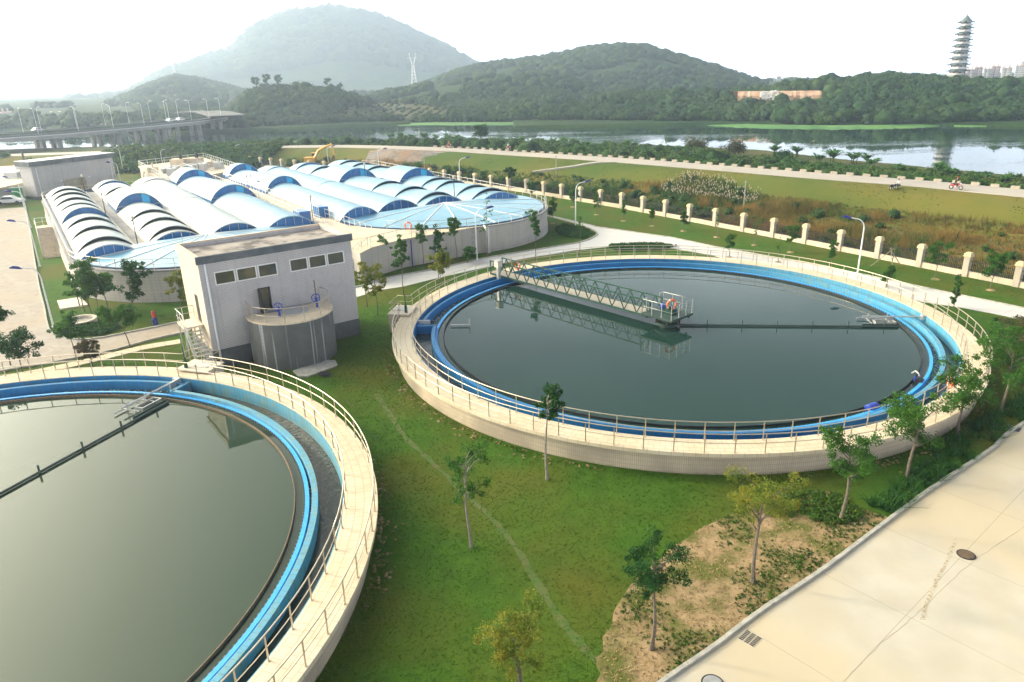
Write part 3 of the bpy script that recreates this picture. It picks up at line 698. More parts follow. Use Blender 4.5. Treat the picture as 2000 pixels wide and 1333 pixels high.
# life rings
def life_ring(loc, rx, rz, label, r=.36):
    t = empty('life_ring', loc, 0, label, 'life ring', 'orange life rings on the railings'); t.rotation_euler = (rx, 0, rz)
    prof = [(r+.085*cos(2*pi*k/10), .085*sin(2*pi*k/10)) for k in range(10)]
    MB().lathe(prof, 28, close=True).build('ring', M['orange'], t, 'all')
    mb = MB()
    for k in range(4):
        a = k*pi/2+.4; prof = [(r+.092*cos(2*pi*i/10), .092*sin(2*pi*i/10)) for i in range(10)]; mb = MB(); mb.lathe(prof, 3, (0, 0, 0), a, a+.22, close=True); mb.build('band', M['white'], t)
    return t
q = at(1321, 597, T+1.1); life_ring((C2.x+.4-.2, C2.y-.15, T+1.25), pi/2, radians(15), 'orange life ring hung on the centre platform of the right tank')
q = BP0-bd*2.2; life_ring((q.x+.55, q.y+.65, T+.95), pi/2, Mx, 'orange life ring hung on the shore end of the lattice bridge')
q = at(798, 452, 3.1); life_ring((q.x, q.y-.08, 3.75), pi/2, .2, 'pale orange life ring on the railing of the covered basins')
q = at(1856, 765, T); life_ring((q.x-.1, q.y, T+.65), pi/2, radians(75), 'orange life ring seen edge on, on the railing behind a tree')

# rotating skimmer arms and scum boxes
def skimmer(C, ang, label, label2):
    t = empty('skimmer_arm', (C.x, C.y, T), ang, label, 'skimmer arm')
    mb = MB(); mb.tube([(.9, 0, -.43), (17.0, 0, -.43)], .075, 8); mb.build('arm_pipe', M['greendark'], t, True)
    for i in range(6):
        x = 3.0+i*2.6; MB().box(x-.03, -.05, -.75, x+.03, .05, -.02).build('hanger', M['greendark'], t)
    MB().box(14.5, .25, -.55, 17.15, .29, -.33).build('skimmer_blade', M['greendark'], t)
    b = empty('scum_box', (C.x, C.y, T), ang, label2, 'scum box')
    mb = MB()
    for (x0, y0, x1, y1) in ((15.6, .62, 17.1, .68), (15.6, 1.22, 17.1, 1.28), (15.6, .68, 15.66, 1.22), (17.04, .68, 17.1, 1.22)): mb.box(x0, y0, -.75, x1, y1, -.3)
    mb.box(15.66, .68, -.72, 17.04, 1.22, -.62); mb.build('trough', M['galv'], b)
    mb = MB(); mb.tube([(14.9, 1.5, -.12), (19.3, 1.5, -.12)], .06, 8); mb.tube([(14.6, 1.85, -.38), (17.3, 1.85, -.38)], .05, 8)
    for x in (15.3, 16.7): mb.tube([(x, 1.5, -.5), (x, 1.5, .12)], .03, 6); mb.bar((x, .6, -.38), (x, 1.85, -.38), .05)
    mb.build('pipes', M['galv'], b, True)
    MB().box(19.2, 1.3, -.35, 19.5, 1.7, .02).build('bracket', M['galv'], b)
a2_ = nA((1770, 638), T-.4, C2)
skimmer(C2, a2_, 'long dark skimmer arm lying over the water of the right tank', 'grey scum box at the right rim of the right tank')
a1_ = nA((300, 800), T-.4, C1)
skimmer(C1, a1_, 'long dark skimmer arm lying over the water of the left tank', 'grey scum box by the building end of the left tank')
# small scum beam at the left rim of tank 2
p = at(880, 637, T-.45); t = empty('scum_beam', (p.x, p.y, T-.45), 0, 'short grey beam with upright ends at the left rim of the right tank', 'scum beam')
MB().box(0, -.05, 0, 1.5, .05, .1).build('beam', M['galv'], t)
mb = MB(); mb.bar((1.5, 0, -.3), (1.5, .1, .5), .08); mb.build('upright', M['galv'], t)
# floating drum and pump
p = at(1703, 799, T-.52); t = empty('floating_drum', (p.x, p.y, T-.52), .5, 'blue plastic drum floating at the near right rim of the right tank', 'drum')
mb = MB(); mb.tube([(-.42, 0, .06), (-.36, 0, .06), (.36, 0, .06), (.42, 0, .06)], [.22, .27, .27, .22], 14)
for x in (-.14, .14): mb.tube([(x-.02, 0, .06), (x+.02, 0, .06)], .285, 14)
mb.build('drum_body', M['bluepaint'], t, True); MB().tube([(.42, .1, .06), (.46, .1, .06)], .05, 8).build('cap', M['white'], t)
p = at(1794, 746, T-.52); t = empty('floating_pump', (p.x, p.y, T-.52), .9, 'black pump unit floating beside the baffle at the right rim', 'pump')
mb = MB(); mb.box(-.35, -.25, -.1, .35, .25, .12); mb.tube([(-.3, 0, .2), (.25, 0, .2)], .15, 10); mb.build('body', M['black'], t)
MB().tube([(.1, 0, .3), (.1, .1, .5), (.3, .3, .55), (.45, .5, .3)], .05, 6).build('hose', M['galv'], t, True)
MB().tube([(-.25, .2, .1), (-.25, .2, .42)], .06, 8).build('motor', M['bluepaint'], t)

# ================================================================== COVERED BASINS
UU = Vector((-.555, .832, 0)); VV = Vector((.832, .555, 0)); DZ = 3.1; U0 = 84.5
def uv(u, v, z=0.0): p = UU*u+VV*v; return Vector((p.x, p.y, z))
BROT = atan2(UU.y, UU.x)
def stadium(hw, x_back, n=40, cr=6.0):
    """outline, local: front half circle at x<0, straight sides, rounded back corners"""
    P = [Vector((hw*cos(a), hw*sin(a), 0)) for a in [pi/2+pi*k/n for k in range(n+1)]]
    P += [Vector((x_back-cr+cr*sin(a), -(hw-cr)-cr*cos(a), 0)) for a in [pi/2*k/8 for k in range(9)]]
    P += [Vector((x_back-cr+cr*sin(a), (hw-cr)+cr*cos(a), 0)) for a in [pi/2*(8-k)/8 for k in range(9)]]
    return P
def bluelined(P, z0, z1, th, m, name, parent):
    n = len(P); out = [p for p in P]; inn = []
    for i in range(n):
        d = (P[(i+1) % n]-P[i-1]).normalized(); inn.append(P[i]+Vector((-d.y, d.x, 0))*th)
    vs = [(p.x, p.y, z) for p in out for z in (z0, z1)]+[(p.x, p.y, z) for p in inn for z in (z0, z1)]
    fs = []
    for i in range(n):
        j = (i+1) % n; fs += [(2*i, 2*j, 2*j+1, 2*i+1), (2*n+2*i, 2*n+2*i+1, 2*n+2*j+1, 2*n+2*j), (2*i+1, 2*j+1, 2*n+2*j+1, 2*n+2*i+1)]
    return MB().add(vs, fs).build(name, m, parent, True)
M['deckgray'] = mat('basin_deck', (.26, .26, .27), (.20, .20, .22), .6, .9, c3=(.30, .29, .28), s3=.2)
M['rimblue'] = mat('dark_blue_rim', (.01, .05, .14), rough=.4)
def fan_roof(parent, hw):
    ap = Vector((-1.5, 0, 4.05)); n = 44
    V = [(0, 0, 0)]; F = []
    rim = [Vector((hw*cos(a), hw*sin(a), DZ+.14))-ap for a in [pi/2+pi*k/n for k in range(n+1)]]
    rim = [Vector((0.9, hw*.985, DZ+.14))-ap]+rim+[Vector((0.9, -hw*.985, DZ+.14))-ap]
    mid = [p*.5+Vector((0, 0, .10)) for p in rim]
    V += [tuple(p) for p in mid]+[tuple(p) for p in rim]; m = len(rim)
    for i in range(m-1): F += [(0, 1+i, 2+i), (1+i, 1+m+i, 2+m+i, 2+i)]
    o = MB().add(V, F).build('fan_roof', M['fan'], parent, 'all'); o.location = ap
    for a in range(-4, 5):
        an = pi+a*radians(19); e = Vector((hw*cos(an), hw*sin(an), DZ+.16)); rb = MB()
        m_ = (ap+e)/2+Vector((0, 0, .12)); rb.bar(ap+Vector((0, 0, .03)), m_, .09, .06); rb.bar(m_, e+Vector((0, 0, .03)), .09, .06)
        r_ = rb.build('rib', M['white'], None); r_.parent = o; r_.location = -ap
    return o
def basin(vc, hw, label, xb):
    o = uv(U0, vc); t = empty('covered_basin', (o.x, o.y, 0), BROT, label, 'covered tank')
    P = stadium(hw, xb)
    mb = MB(); mb.prism([(p.x, p.y) for p in P], -.3, DZ-.18); mb.build('wall', M['basinwall'], t)
    bluelined(stadium(hw+.10, xb+.1), -.3, .95, .2, M['basinwall'], 'wall_ledge', t)
    mb = MB(); mb.prism([(p.x, p.y) for p in stadium(hw+.12, xb+.1)], DZ-.175, DZ); mb.build('deck', M['deckgray'], t)
    bluelined(stadium(hw-.35, xb-.35), DZ+.003, DZ+.13, .18, M['rimblue'], 'rim', t)
    fan_roof(t, hw-.55)
    return t
bL = basin(16.0, 13.3, 'left covered basin with pale tiled wall, rounded end and arched covers in sun glare', 54)
bR = basin(45.4, 14.2, 'right covered basin with pale tiled wall, round fan roofed end and lifebuoy on its railing', 56)
PL = stadium(13.2, 53.8); PR = stadium(14.1, 55.8)
nL = len(PL)
# railing of the left basin: from the back round the left side and the front end to the mid walkway
i0 = 41
pl = PL[8:41]; side = [Vector((x, -13.2, 0)) for x in ()]
left_path = [Vector((53.8, -2, 0))]+[p for p in reversed(PL[:1])][:0]
P1 = [Vector((53.8, 4, 0))]+PL[-9:]                          # back corner at the left (y>0)
P1 = [Vector((53.8, -6, 0))]+PL[50:]+PL[:34]
railing('railing', [P1], bL, DZ, 1.9, 1.05, .55, .03, label='steel railing round the deck')
P2 = PR[8:41]+PR[41:46]
railing('railing', [P2], bR, DZ, 1.9, 1.05, .55, .03, M['galv'], label='steel railing round the deck')
# walkway between the two basins with its two railings
c = uv(U0, 30.0); t = empty('middle_walkway', (c.x, c.y, 0), BROT, 'raised cream walkway with white railings between the two covered basins', 'walkway')
mb = MB(); mb.box(-11, -1.3, 2.6, 53, 1.3, DZ+.05); mb.build('deck', M['cream2'], t)
for y in (-1.2, 1.2): railing('railing', [[(-10.5, y), (53, y)]], t, DZ+.05, 1.6, 1.1, .55, .035, M['white'])
# vault covers
AB = 14
def arc(v0, v1, zb, rise):
    """points across the vault from v0 to v1"""
    c = (v1-v0)/2; R = (c*c+rise*rise)/(2*rise); out = []
    am = math.asin(min(1, c/R))
    for k in range(AB+1):
        a = -am+2*am*k/AB; out.append((-(v0+c+R*sin(a)), zb+rise-R+R*cos(a)))
    return out
def vault(vi, v0, v1, segs, label):
    vc = (v0+v1)/2; o = uv(U0, vc); t = empty('arched_cover', (o.x, o.y, DZ), BROT, label, 'arched cover', 'rows of arched basin covers')
    hw = (v1-v0)/2; nxt = None
    for i, (ub, uf, kind) in enumerate(segs):
        lift, rb, rf = (0, 1.22, 1.62); w_ = hw
        if kind == 'long': rb, rf = 1.45, 1.5
        if kind == 'raised': lift, rb, rf = .55, 1.75, 1.95; w_ = hw+.05
        if kind == 'tall': lift, rb, rf = .0, 1.35, 2.05
        if kind == 'end': lift, rb, rf = 0, 1.15, 1.3
        long_ = ub-uf > 15; rb = 1.35 if (long_ and kind == 'raised') else rb
        a = arc(-w_, w_, (0 if long_ else lift)+.05, rb); b = arc(-w_, w_, lift+.05, rf); xb, xf = ub-U0, uf-U0
        mb = MB(); n = AB+1; th = .10
        vs = [(xb, y, z) for y, z in a]+[(xf, y, z) for y, z in b]+[(xb, y, z-th) for y, z in a]+[(xf, y, z-th) for y, z in b]
        fs = []
        for k in range(AB): fs += [(k, n+k, n+k+1, k+1), (2*n+k, 2*n+k+1, 3*n+k+1, 3*n+k), (n+k, 3*n+k, 3*n+k+1, n+k+1), (k, k+1, 2*n+k+1, 2*n+k)]
        mb.add(vs, fs); mb.build('cover_lid', M['vaultglare' if vi <= 3 else 'vault'], t, True)
        if kind in ('raised', 'tall') :
            if lift:
                for s in (-1, 1):
                    y0_, y1_ = s*w_-.04, s*w_+.04; zb_ = (.06 if long_ else lift+.05)
                    MB().add([(xb, y0_, 0), (xf, y0_, 0), (xf, y0_, lift+.05), (xb, y0_, zb_), (xb, y1_, 0), (xf, y1_, 0), (xf, y1_, lift+.05), (xb, y1_, zb_)], [(0, 1, 2, 3), (7, 6, 5, 4), (3, 2, 6, 7), (0, 3, 7, 4), (1, 5, 6, 2)]).build('side_glazing', M['blueglass'], t)
        # the upright face under the front edge; its dark sheet paints in the gap's shade
        if kind != 'hidden':
            xg = xf+(.12 if kind in ('raised', 'tall', 'end', 'blue') else .35)
            last = i == len(segs)-1
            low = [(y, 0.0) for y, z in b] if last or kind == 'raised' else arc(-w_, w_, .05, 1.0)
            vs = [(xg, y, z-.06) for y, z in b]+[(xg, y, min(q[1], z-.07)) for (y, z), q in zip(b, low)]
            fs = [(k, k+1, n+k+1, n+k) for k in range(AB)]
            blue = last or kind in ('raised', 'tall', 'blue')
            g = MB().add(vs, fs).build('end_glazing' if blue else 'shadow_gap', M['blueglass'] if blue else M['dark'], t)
            if blue:
                mu = MB()
                for k in range(2, AB-1, 2):
                    y, z = b[k]; mu.bar((xg-.03, y, max(0, low[k][1])), (xg-.03, y, z-.08), .04)
                for k in range(AB): mu.bar((xg-.02, b[k][0], b[k][1]-.1), (xg-.02, b[k+1][0], b[k+1][1]-.1), .05)
                mu.build('glazing_bars', M['galv'] if last else M['rimblue'], g)
            if kind == 'raised' and not last:
                k = 8; y, z = b[k]; y2, z2 = b[k+2]
                g2 = MB().add([(xg-.01, y, .9), (xg-.01, y2, .9), (xg-.01, y2, z2-.2), (xg-.01, y, z-.15)], [(0, 1, 2, 3)]).build('open_pane', M['blueglass2'], g)
                mu = MB(); mu.bar((xg-.5, -w_, .95), (xg-.5, w_, .95), .04); mu.bar((xg-.5, -w_, .5), (xg-.5, w_, .5), .04); 
                for k in range(6): mu.bar((xg-.5, -w_+k*2*w_/5, 0), (xg-.5, -w_+k*2*w_/5, .95), .04)
                mu.build('guard_rail', M['galv'], t)
    # pale kerb along both feet
    x0, x1 = segs[-1][1]-U0, segs[0][0]-U0
    mb = MB()
    for s in (-1, 1): mb.box(x0+.1, s*hw-.08, .0, x1, s*hw+.08, .12)
    mb.build('foot_kerb', M['slab'], t)
    return t
vault(1, 3.5, 9.1, [(138, 132, 's'), (132, 126.5, 's'), (126.5, 120, 's'), (120, 113.6, 's'), (113.6, 105.5, 'tall'), (106, 100, 's'), (100, 92.8, 's'), (92.8, 85.3, 's'), (85.6, 82, 'end')], 'arched cover row nearest the left road, nine overlapping lids in sun glare')
vault(2, 10.4, 16.0, [(142, 137, 'blue'), (137, 127, 's'), (127, 120.5, 's'), (120.5, 110.6, 'raised'), (111.5, 100.5, 's'), (100.5, 93.5, 's'), (93.5, 86.5, 's'), (86.6, 84.6, 'end')], 'second arched cover row from the left with one raised blue glazed lid')
vault(3, 16.2, 22.2, [(141, 134, 's'), (134, 108.6, 'long'), (108.6, 84.2, 'long')], 'third arched cover row from the left, two long ribbed vaults without raised lid')
vault(4, 22.4, 28.6, [(141, 134.2, 'raised'), (135, 109.6, 'raised'), (110.6, 84.0, 'long')], 'fourth arched cover row, beside the middle walkway, ending near the building roof')
vault(5, 31.6, 37.0, [(141, 137, 'raised'), (138, 114, 'raised'), (115, 84.4, 'long')], 'fifth arched cover row, just right of the middle walkway and kiosks')
vault(6, 37.2, 43.4, [(142, 136, 's'), (136, 110, 'long'), (110, 86, 'long')], 'sixth arched cover row, long light blue vault left of the lids')
vault(7, 43.6, 50.2, [(142, 138, 'blue'), (138, 130, 's'), (130, 124, 's'), (124, 115, 'raised'), (116, 103, 's'), (103, 95, 's'), (95, 88, 's'), (88.2, 86, 'end')], 'seventh arched cover row, second from the fence, light blue lids and one raised lid')
vault(8, 50.9, 57.6, [(141, 136, 's'), (136, 130, 's'), (130, 123, 's'), (123, 115, 's'), (115, 107.6, 'raised'), (108.6, 101, 's'), (101, 96.5, 's'), (96.5, 90, 's'), (90, 85.8, 's'), (86, 83.4, 'end')], 'arched cover row nearest the fence with a large raised glazed lid')
# front platform and stairs of the right basin
pf = [(-14.9, 70.6), (-14.2, 73.1), (-11.5, 76.7), (-7.1, 79.9), (-2.5, 83.4), (-4, 88), (-14, 88), (-19.5, 84.0), (-19.6, 77.5)]
t = empty('landing_platform', (-14, 76, 0), 0, 'cream landing platform in front of the right covered basin, above the wall', 'platform')
mb = MB(); mb.prism([(x+14, y-76) for x, y in pf], -.3, DZ-.06); mb.build('base', M['basinwall'], t)
mb = MB(); mb.prism([((x+14)*1.01, (y-76)*1.01) for x, y in pf], DZ-.055, DZ+.02); mb.build('deck', M['cream'], t)
railing('railing', [[(x+14, y-76) for x, y in ((-14.3, 73.5), (-11.6, 76.6), (-7.3, 79.6), (-3.4, 82.7))]], t, DZ+.02, 1.7, 1.05, .5, .03, M['galv'])
def stairs(p0, d, width, H, steps, tread, label, side=1):
    """flight going down from p0 along d"""
    d = Vector((d[0], d[1], 0)).normalized(); t = empty('staircase', (p0[0], p0[1], 0), atan2(d.y, d.x), label, 'staircase')
    mb = MB()
    for i in range(steps):
        z = H-(i+1)*H/(steps+1); mb.box(i*tread, -width/2, max(0, z-.5) if i % 2 else max(-.1, z-.5), (i+1)*tread+.02, width/2, z)
    mb.build('steps', M['cream2'], t)
    for s in (-1, 1):
        mb = MB(); L = steps*tread; y = s*(width/2+.06)
        mb.add([(0, y-.06, H), (0, y+.06, H), (L, y-.06, H/(steps+1)), (L, y+.06, H/(steps+1)), (0, y-.06, H-1.0), (0, y+.06, H-1.0), (L-.4, y-.06, -.1), (L-.4, y+.06, -.1)], [(0, 2, 3, 1), (0, 4, 6, 2), (1, 3, 7, 5), (4, 5, 7, 6), (2, 6, 7, 3), (0, 1, 5, 4)])
        mb.build('stringer', M['basinwall'], t)
        railing('handrail', [[(0, y, H), (L, y, H/(steps+1))]], t, None, 1.2, 1.0, .5, .03, M['galv'])
    return t
q = at(690, 528, .8)
stairs((-14.75, 72.6), (q.x+14.75, q.y-72.6), 1.3, DZ, 13, .28, 'cream stairs with steel handrails down from the platform behind the grey building')
p = uv(106.2, 1.75); t = empty('side_landing', (p.x, p.y, 0), BROT, 'square pale landing on the left side of the left basin', 'landing')
MB().box(0, -.9, -.1, 1.9, .95, DZ-.02).build('base', M['cream2'], t); railing('railing', [[(0, .85), (1.8, .85), (1.8, -.8)]], t, DZ-.02, .9, 1.0, .5, .03, M['white'])
stairs((p.x, p.y), (-UU.x, -UU.y), 1.7, DZ, 15, .26, 'pale stairs down the left side of the left basin')
# kiosks
for (px, py, s, lb) in ((592, 436, 1.0, 'larger blue glazed kiosk on the middle walkway'), (628, 424, .9, 'smaller blue glazed kiosk behind the larger one, right of the lamp post')):
    p = at(px, py, DZ); t = empty('kiosk', (p.x, p.y, DZ+.05), BROT, lb, 'kiosk')
    MB().box(-1.1*s, -.7*s, 0, 1.1*s, .7*s, 1.5*s).build('body', M['blueglass'], t); mb = MB()
    for x in (-1.1, -.37, .37, 1.1):
        for y in (-.7, .7): mb.bar((x*s, y*s, 0), (x*s, y*s, 1.52*s), .06)
    for y in (-.7, .7): mb.bar((-1.1*s, y*s, 1.52*s), (1.1*s, y*s, 1.52*s), .07)
    mb.build('frame', M['galv'], t); MB().box(-.36*s, -.73*s, .1, .36*s, -.705*s, 1.4*s).build('door', M['blueglass2'], t)
# black deck lamps
DL = [((168, 383), 'farthest left deck lamp, at the back end of the grey deck aisle'), ((208, 425), 'deck lamp halfway along the grey deck aisle of the left basin'), ((270, 482), 'deck lamp at the near end of the grey deck aisle'), ((392, 352), 'deck lamp far back by the left end of the middle walkway'), ((488, 386), 'deck lamp standing on the far half of the middle walkway'), ((612, 434), 'deck lamp beside the blue kiosks'), ((715, 358), 'deck lamp between the two rows of lids nearest the fence'), ((888, 390), 'deck lamp near the fan roof on the right basin')]
for (q, lb) in DL:
    p = at(*q, DZ); t = empty('deck_lamp', (p.x, p.y, DZ), 0, lb, 'lamp post', 'black lamp posts on the basin decks')
    MB().tube([(0, 0, 0), (0, 0, 2.9)], .055, 6).build('pole', M['black'], t); mb = MB(); mb.lathe([(.03, 2.9), (.14, 3.0), (.16, 3.25), (.02, 3.35)], 8); mb.build('lantern', M['slab'], t, True)
# weather mast
p = at(507, 392, DZ); t = empty('weather_mast', (p.x, p.y, DZ), 0, 'white instrument mast with a cross arm between the vaults', 'mast')
MB().tube([(0, 0, 0), (0, 0, 3.6)], .05, 6).build('pole', M['white'], t); mb = MB(); mb.bar((-.8, 0, 3.3), (.5, 0, 3.1), .05); mb.tube([(-.8, 0, 3.3), (-.8, 0, 3.8)], .1, 6); mb.box(.1, -.15, 2.6, .45, .15, 2.9); mb.build('instruments', M['galv'], t)
# elbow pipe and drain pipes on the round wall
p = at(957, 497); d = (Vector((p.x, p.y, 0))-uv(U0, 45.4)).normalized()
q = uv(U0, 45.4)+d*14.9; t = empty('vent_pipe', (q.x, q.y, 0), atan2(d.y, d.x), 'thick galvanised elbow pipe rising from the grass up the round basin wall', 'pipe')
MB().tube([(0, 0, -.1), (0, 0, 2.4), (-.05, 0, 2.7), (-.25, 0, 2.9), (-.6, 0, 2.95), (-1.1, 0, 2.95)], .24, 12).build('elbow', M['galv'], t, True); MB().lathe([(.24, .12), (.34, .12), (.34, 0)], 14).build('flange', M['rust'], t)
for px, lb in ((800, 'blue drain pipe left of the lamp post on the basin wall'), (846, 'blue drain pipe on the wall between two slim trees')):
    p = at(px, 470, 2.6); c_ = uv(U0, 45.4); d = (Vector((p.x, p.y, 0))-c_); d.z = 0
    a_, b_ = Vector((-11.5, 76.7, 0)), Vector((-7.1, 79.9, 0)); nrm = Vector((b_.y-a_.y, -(b_.x-a_.x), 0)).normalized(); f = (px-785)/(870-785); e = a_.lerp(b_, f)+nrm*.12
    tag(MB().tube([(0, 0, -.1), (0, 0, 2.9)], .06, 8).build('drain_pipe', M['bluepaint'], None, True, None), lb, 'pipe', 'blue drain pipes').location = (e.x, e.y, 0)

# ================================================================== PUMP BUILDING
BO = Vector((-21.42, 48.48, 0)); ex = Vector((.806, .592, 0)).normalized(); BW, BD, BH = 11.35, 5.6, 8.15
t = empty('pump_building', (BO.x, BO.y, 0), atan2(ex.y, ex.x), 'tall grey tiled building with flat stained roof and dark parapet between the tanks', 'building')
# walls as four slabs with real openings in the front wall
def wallpanel(mb, x0, x1, z0, z1, y0, y1, holes):
    xs = sorted({x0, x1, *[h[0] for h in holes], *[h[1] for h in holes]}); zs = sorted({z0, z1, *[h[2] for h in holes], *[h[3] for h in holes]})
    def solid(i, j):
        if i < 0 or j < 0 or i >= len(xs)-1 or j >= len(zs)-1: return False
        a, b = (xs[i]+xs[i+1])/2, (zs[j]+zs[j+1])/2
        return not any(h[0] < a < h[1] and h[2] < b < h[3] for h in holes)
    for i in range(len(xs)-1):
        for j in range(len(zs)-1):
            if not solid(i, j): continue
            X0, X1, Z0, Z1 = xs[i], xs[i+1], zs[j], zs[j+1]
            mb.add([(X0, y0, Z0), (X1, y0, Z0), (X1, y0, Z1), (X0, y0, Z1)], [(0, 1, 2, 3)])
            mb.add([(X0, y1, Z0), (X1, y1, Z0), (X1, y1, Z1), (X0, y1, Z1)], [(3, 2, 1, 0)])
            if not solid(i-1, j): mb.add([(X0, y0, Z0), (X0, y1, Z0), (X0, y1, Z1), (X0, y0, Z1)], [(3, 2, 1, 0)])
            if not solid(i+1, j): mb.add([(X1, y0, Z0), (X1, y1, Z0), (X1, y1, Z1), (X1, y0, Z1)], [(0, 1, 2, 3)])
            if not solid(i, j-1): mb.add([(X0, y0, Z0), (X1, y0, Z0), (X1, y1, Z0), (X0, y1, Z0)], [(3, 2, 1, 0)])
            if not solid(i, j+1): mb.add([(X0, y0, Z1), (X1, y0, Z1), (X1, y1, Z1), (X0, y1, Z1)], [(0, 1, 2, 3)])
WZ0, WZ1 = 6.05, 7.0
wins = [(.95+i*1.52, .95+i*1.52+1.42, WZ0, WZ1) for i in range(3)]+[(6.35+i*1.47, 6.35+i*1.47+1.38, WZ0, WZ1) for i in range(3)]
door = (3.75, 4.65, 3.52, 5.3)
mb = MB(); wallpanel(mb, 0, BW, 1.35, BH-.02, 0, .2, wins+[door])
mb.build('front_wall', M['tilew'], t)
M['sidewall'] = mat('cream_side_wall', (.60, .50, .38), (.52, .44, .34), 1.5, .8)
mb = MB(); wallpanel(mb, 0, BD, 1.35, BH-.02, 0, .2, [(1.6, 2.6, 3.03, 5.1)])
o = mb.build('side_wall', M['sidewall'], t); o.rotation_euler = (0, 0, pi/2); o.location = (.2, .2, 0)
o.scale = (.965, 1, 1)
MB().box(BW-.2, .2, 1.35, BW, BD-.2, BH-.02).build('side_wall', M['tilew'], t)
MB().box(0, BD-.2, 1.35, BW, BD, BH-.02).build('back_wall', M['tilew'], t)
MB().box(-.04, -.04, -.4, BW+.04, BD+.04, 1.345).build('plinth', M['plinth'], t)
MB().box(.21, .21, 7.3, BW-.21, BD-.21, 7.86).build('roof', M['roofc'], t)
mb = MB(); p_ = .12
mb.box(-p_, -p_, BH-.45, BW+p_, .1, BH+.08); mb.build('parapet', M['parapet'], t)['label'] = 'dark slate parapet over the front wall'
mb = MB(); mb.box(-p_, .103, BH-.45, .18, BD-.103, BH+.08); mb.box(BW-.18, .103, BH-.45, BW+p_, BD-.103, BH+.08); mb.box(-p_, BD-.1, BH-.45, BW+p_, BD+p_, BH+.08); mb.build('parapet', M['darkconc'] if False else M['sidewall'], t)['label'] = 'weathered cream parapet at the sides and back'
for (a, b_, c_, d_) in wins:
    w_ = MB()
    for (x0, z0, x1, z1) in ((a, c_, b_, c_+.07), (a, d_-.07, b_, d_), (a, c_+.07, a+.07, d_-.07), (b_-.07, c_+.07, b_, d_-.07)): w_.box(x0, -.03, z0, x1, .08, z1)
    wo = w_.build('window', M['white'], t); MB().box(a+.071, .03, c_+.071, b_-.071, .05, d_-.071).build('pane', M['glass'], wo)
dr = MB()
for (x0, z0, x1, z1) in ((door[0], door[2], door[0]+.09, door[3]), (door[1]-.09, door[2], door[1], door[3]), (door[0]+.09, door[3]-.09, door[1]-.09, door[3])): dr.box(x0, -.04, z0, x1, .1, z1)
dr.box(door[0]-.02, -.75, door[2], door[0]+.03, -.04, door[3]-.05)
do = dr.build('door', M['black'], t); MB().box(door[0]+.1, .12, door[2], door[1]-.1, .14, door[3]-.1).build('pane', M['glass'], do)
MB().box(.02, 1.85, 3.03, .1, 2.75, 5.1).build('door', M['black'], t)
mb = MB(); mb.tube([(.42, -.1, 0), (.42, -.1, BH-.6), (.42, .0, BH-.45)], .075, 8); mb.build('downpipe', M['lampw'], t, True)
mb = MB(); mb.box(.3, BD-.9, BH+.08, .33, BD-.87, BH+1.0)
mb.build('lightning_rod', M['galv'], t)
# steel stairs at the side door
g = at(384, 628, 2.3); t = empty('steel_stairs', (BO.x, BO.y, 0), atan2(ex.y, ex.x), 'galvanised steel stairs with open treads and landing at the sunlit side door', 'staircase')
MB().box(-1.35, 1.4, 2.9, -.06, 3.4, 3.03).build('landing', M['slab'], t)
for y in (-.75, .78): 
    for k in range(1): pass
mb = MB(); 
for i in range(11): mb.box(-1.3, 1.17-i*.235, 2.65-i*.235, -.25, 1.4-i*.235, 2.69-i*.235)
mb.build('treads', M['galv'], t)
for x in (-1.33, -.22):
    MB().bar((x, 1.4, 2.85), (x, -1.4, .05), .05, .16).build('stringer', M['galv'], t)
mb = MB(); 
for x in (-1.3, -.3): mb.bar((x, 3.2, 0), (x, 3.2, 2.9), .08); mb.bar((x, 1.5, 0), (x, 1.5, 2.9), .08)
mb.bar((-1.3, 3.2, 0), (-1.3, 1.5, 2.1), .05); mb.build('supports', M['galv'], t)
MB().box(-1.6, -1.9, -.1, .0-.1, -1.0, .22).build('concrete_step', M['kerb'], t)
railing('handrail', [[(-1.33, -1.3, .2), (-1.33, 1.4, 3.03), (-1.33, 3.35, 3.03), (-.1, 3.35, 3.03)]], t, None, .8, 1.0, .5, .03, M['galv'])
# round tank at the front wall
rc = BO+ex*5.55; t = empty('round_tank', (rc.x, rc.y, 0), atan2(ex.y, ex.x), 'grey half round concrete tank with white streaks against the building front', 'tank')
RT_ = 3.05; ZT = 3.5; a0, a1 = pi-.12, 2*pi+.12
streak = mat('streaked_grey_render', (.125, .13, .13), (.10, .105, .105), 1.2, .85); tt, bb = nodes(streak)
tc = tt.nodes.new('ShaderNodeTexCoord'); mp = tt.nodes.new('ShaderNodeMapping'); mp.inputs['Scale'].default_value = (2.2, 2.2, .06); tt.links.new(tc.outputs['Object'], mp.inputs[0])
n_ = tt.nodes.new('ShaderNodeTexNoise'); n_.inputs['Scale'].default_value = 1.4; n_.inputs['Detail'].default_value = 5; tt.links.new(mp.outputs[0], n_.inputs[0])
mixcol(streak, mrange(streak, n_.outputs[0], .56, .62, 0, .75), (.40, .42, .45)); ringbrick(streak, (.11, .11, .11), 60, .28, .012, .5, R=3)
off = 1.05
def shell(prof, m, name, close=True): return MB().lathe(prof, 40, (0, -off, 0), a0-.2, a1+.2, close=close).build(name, m, t, True)
shell([(RT_, -.4), (RT_, ZT-.12), (RT_-.3, ZT-.12), (RT_-.3, -.4)], streak, 'wall')
shell([(RT_+.05, ZT-.115), (RT_+.05, ZT), (.02, ZT), (.02, ZT-.115)], M['cream2'], 'deck')
MB().lathe([(1.1, ZT+.01), (1.1, ZT+.06), (.01, ZT+.06)], 24, (.2, -off-.3, 0)).build('manhole_cover', M['bluepaint'] if False else M['galv'], t, True)
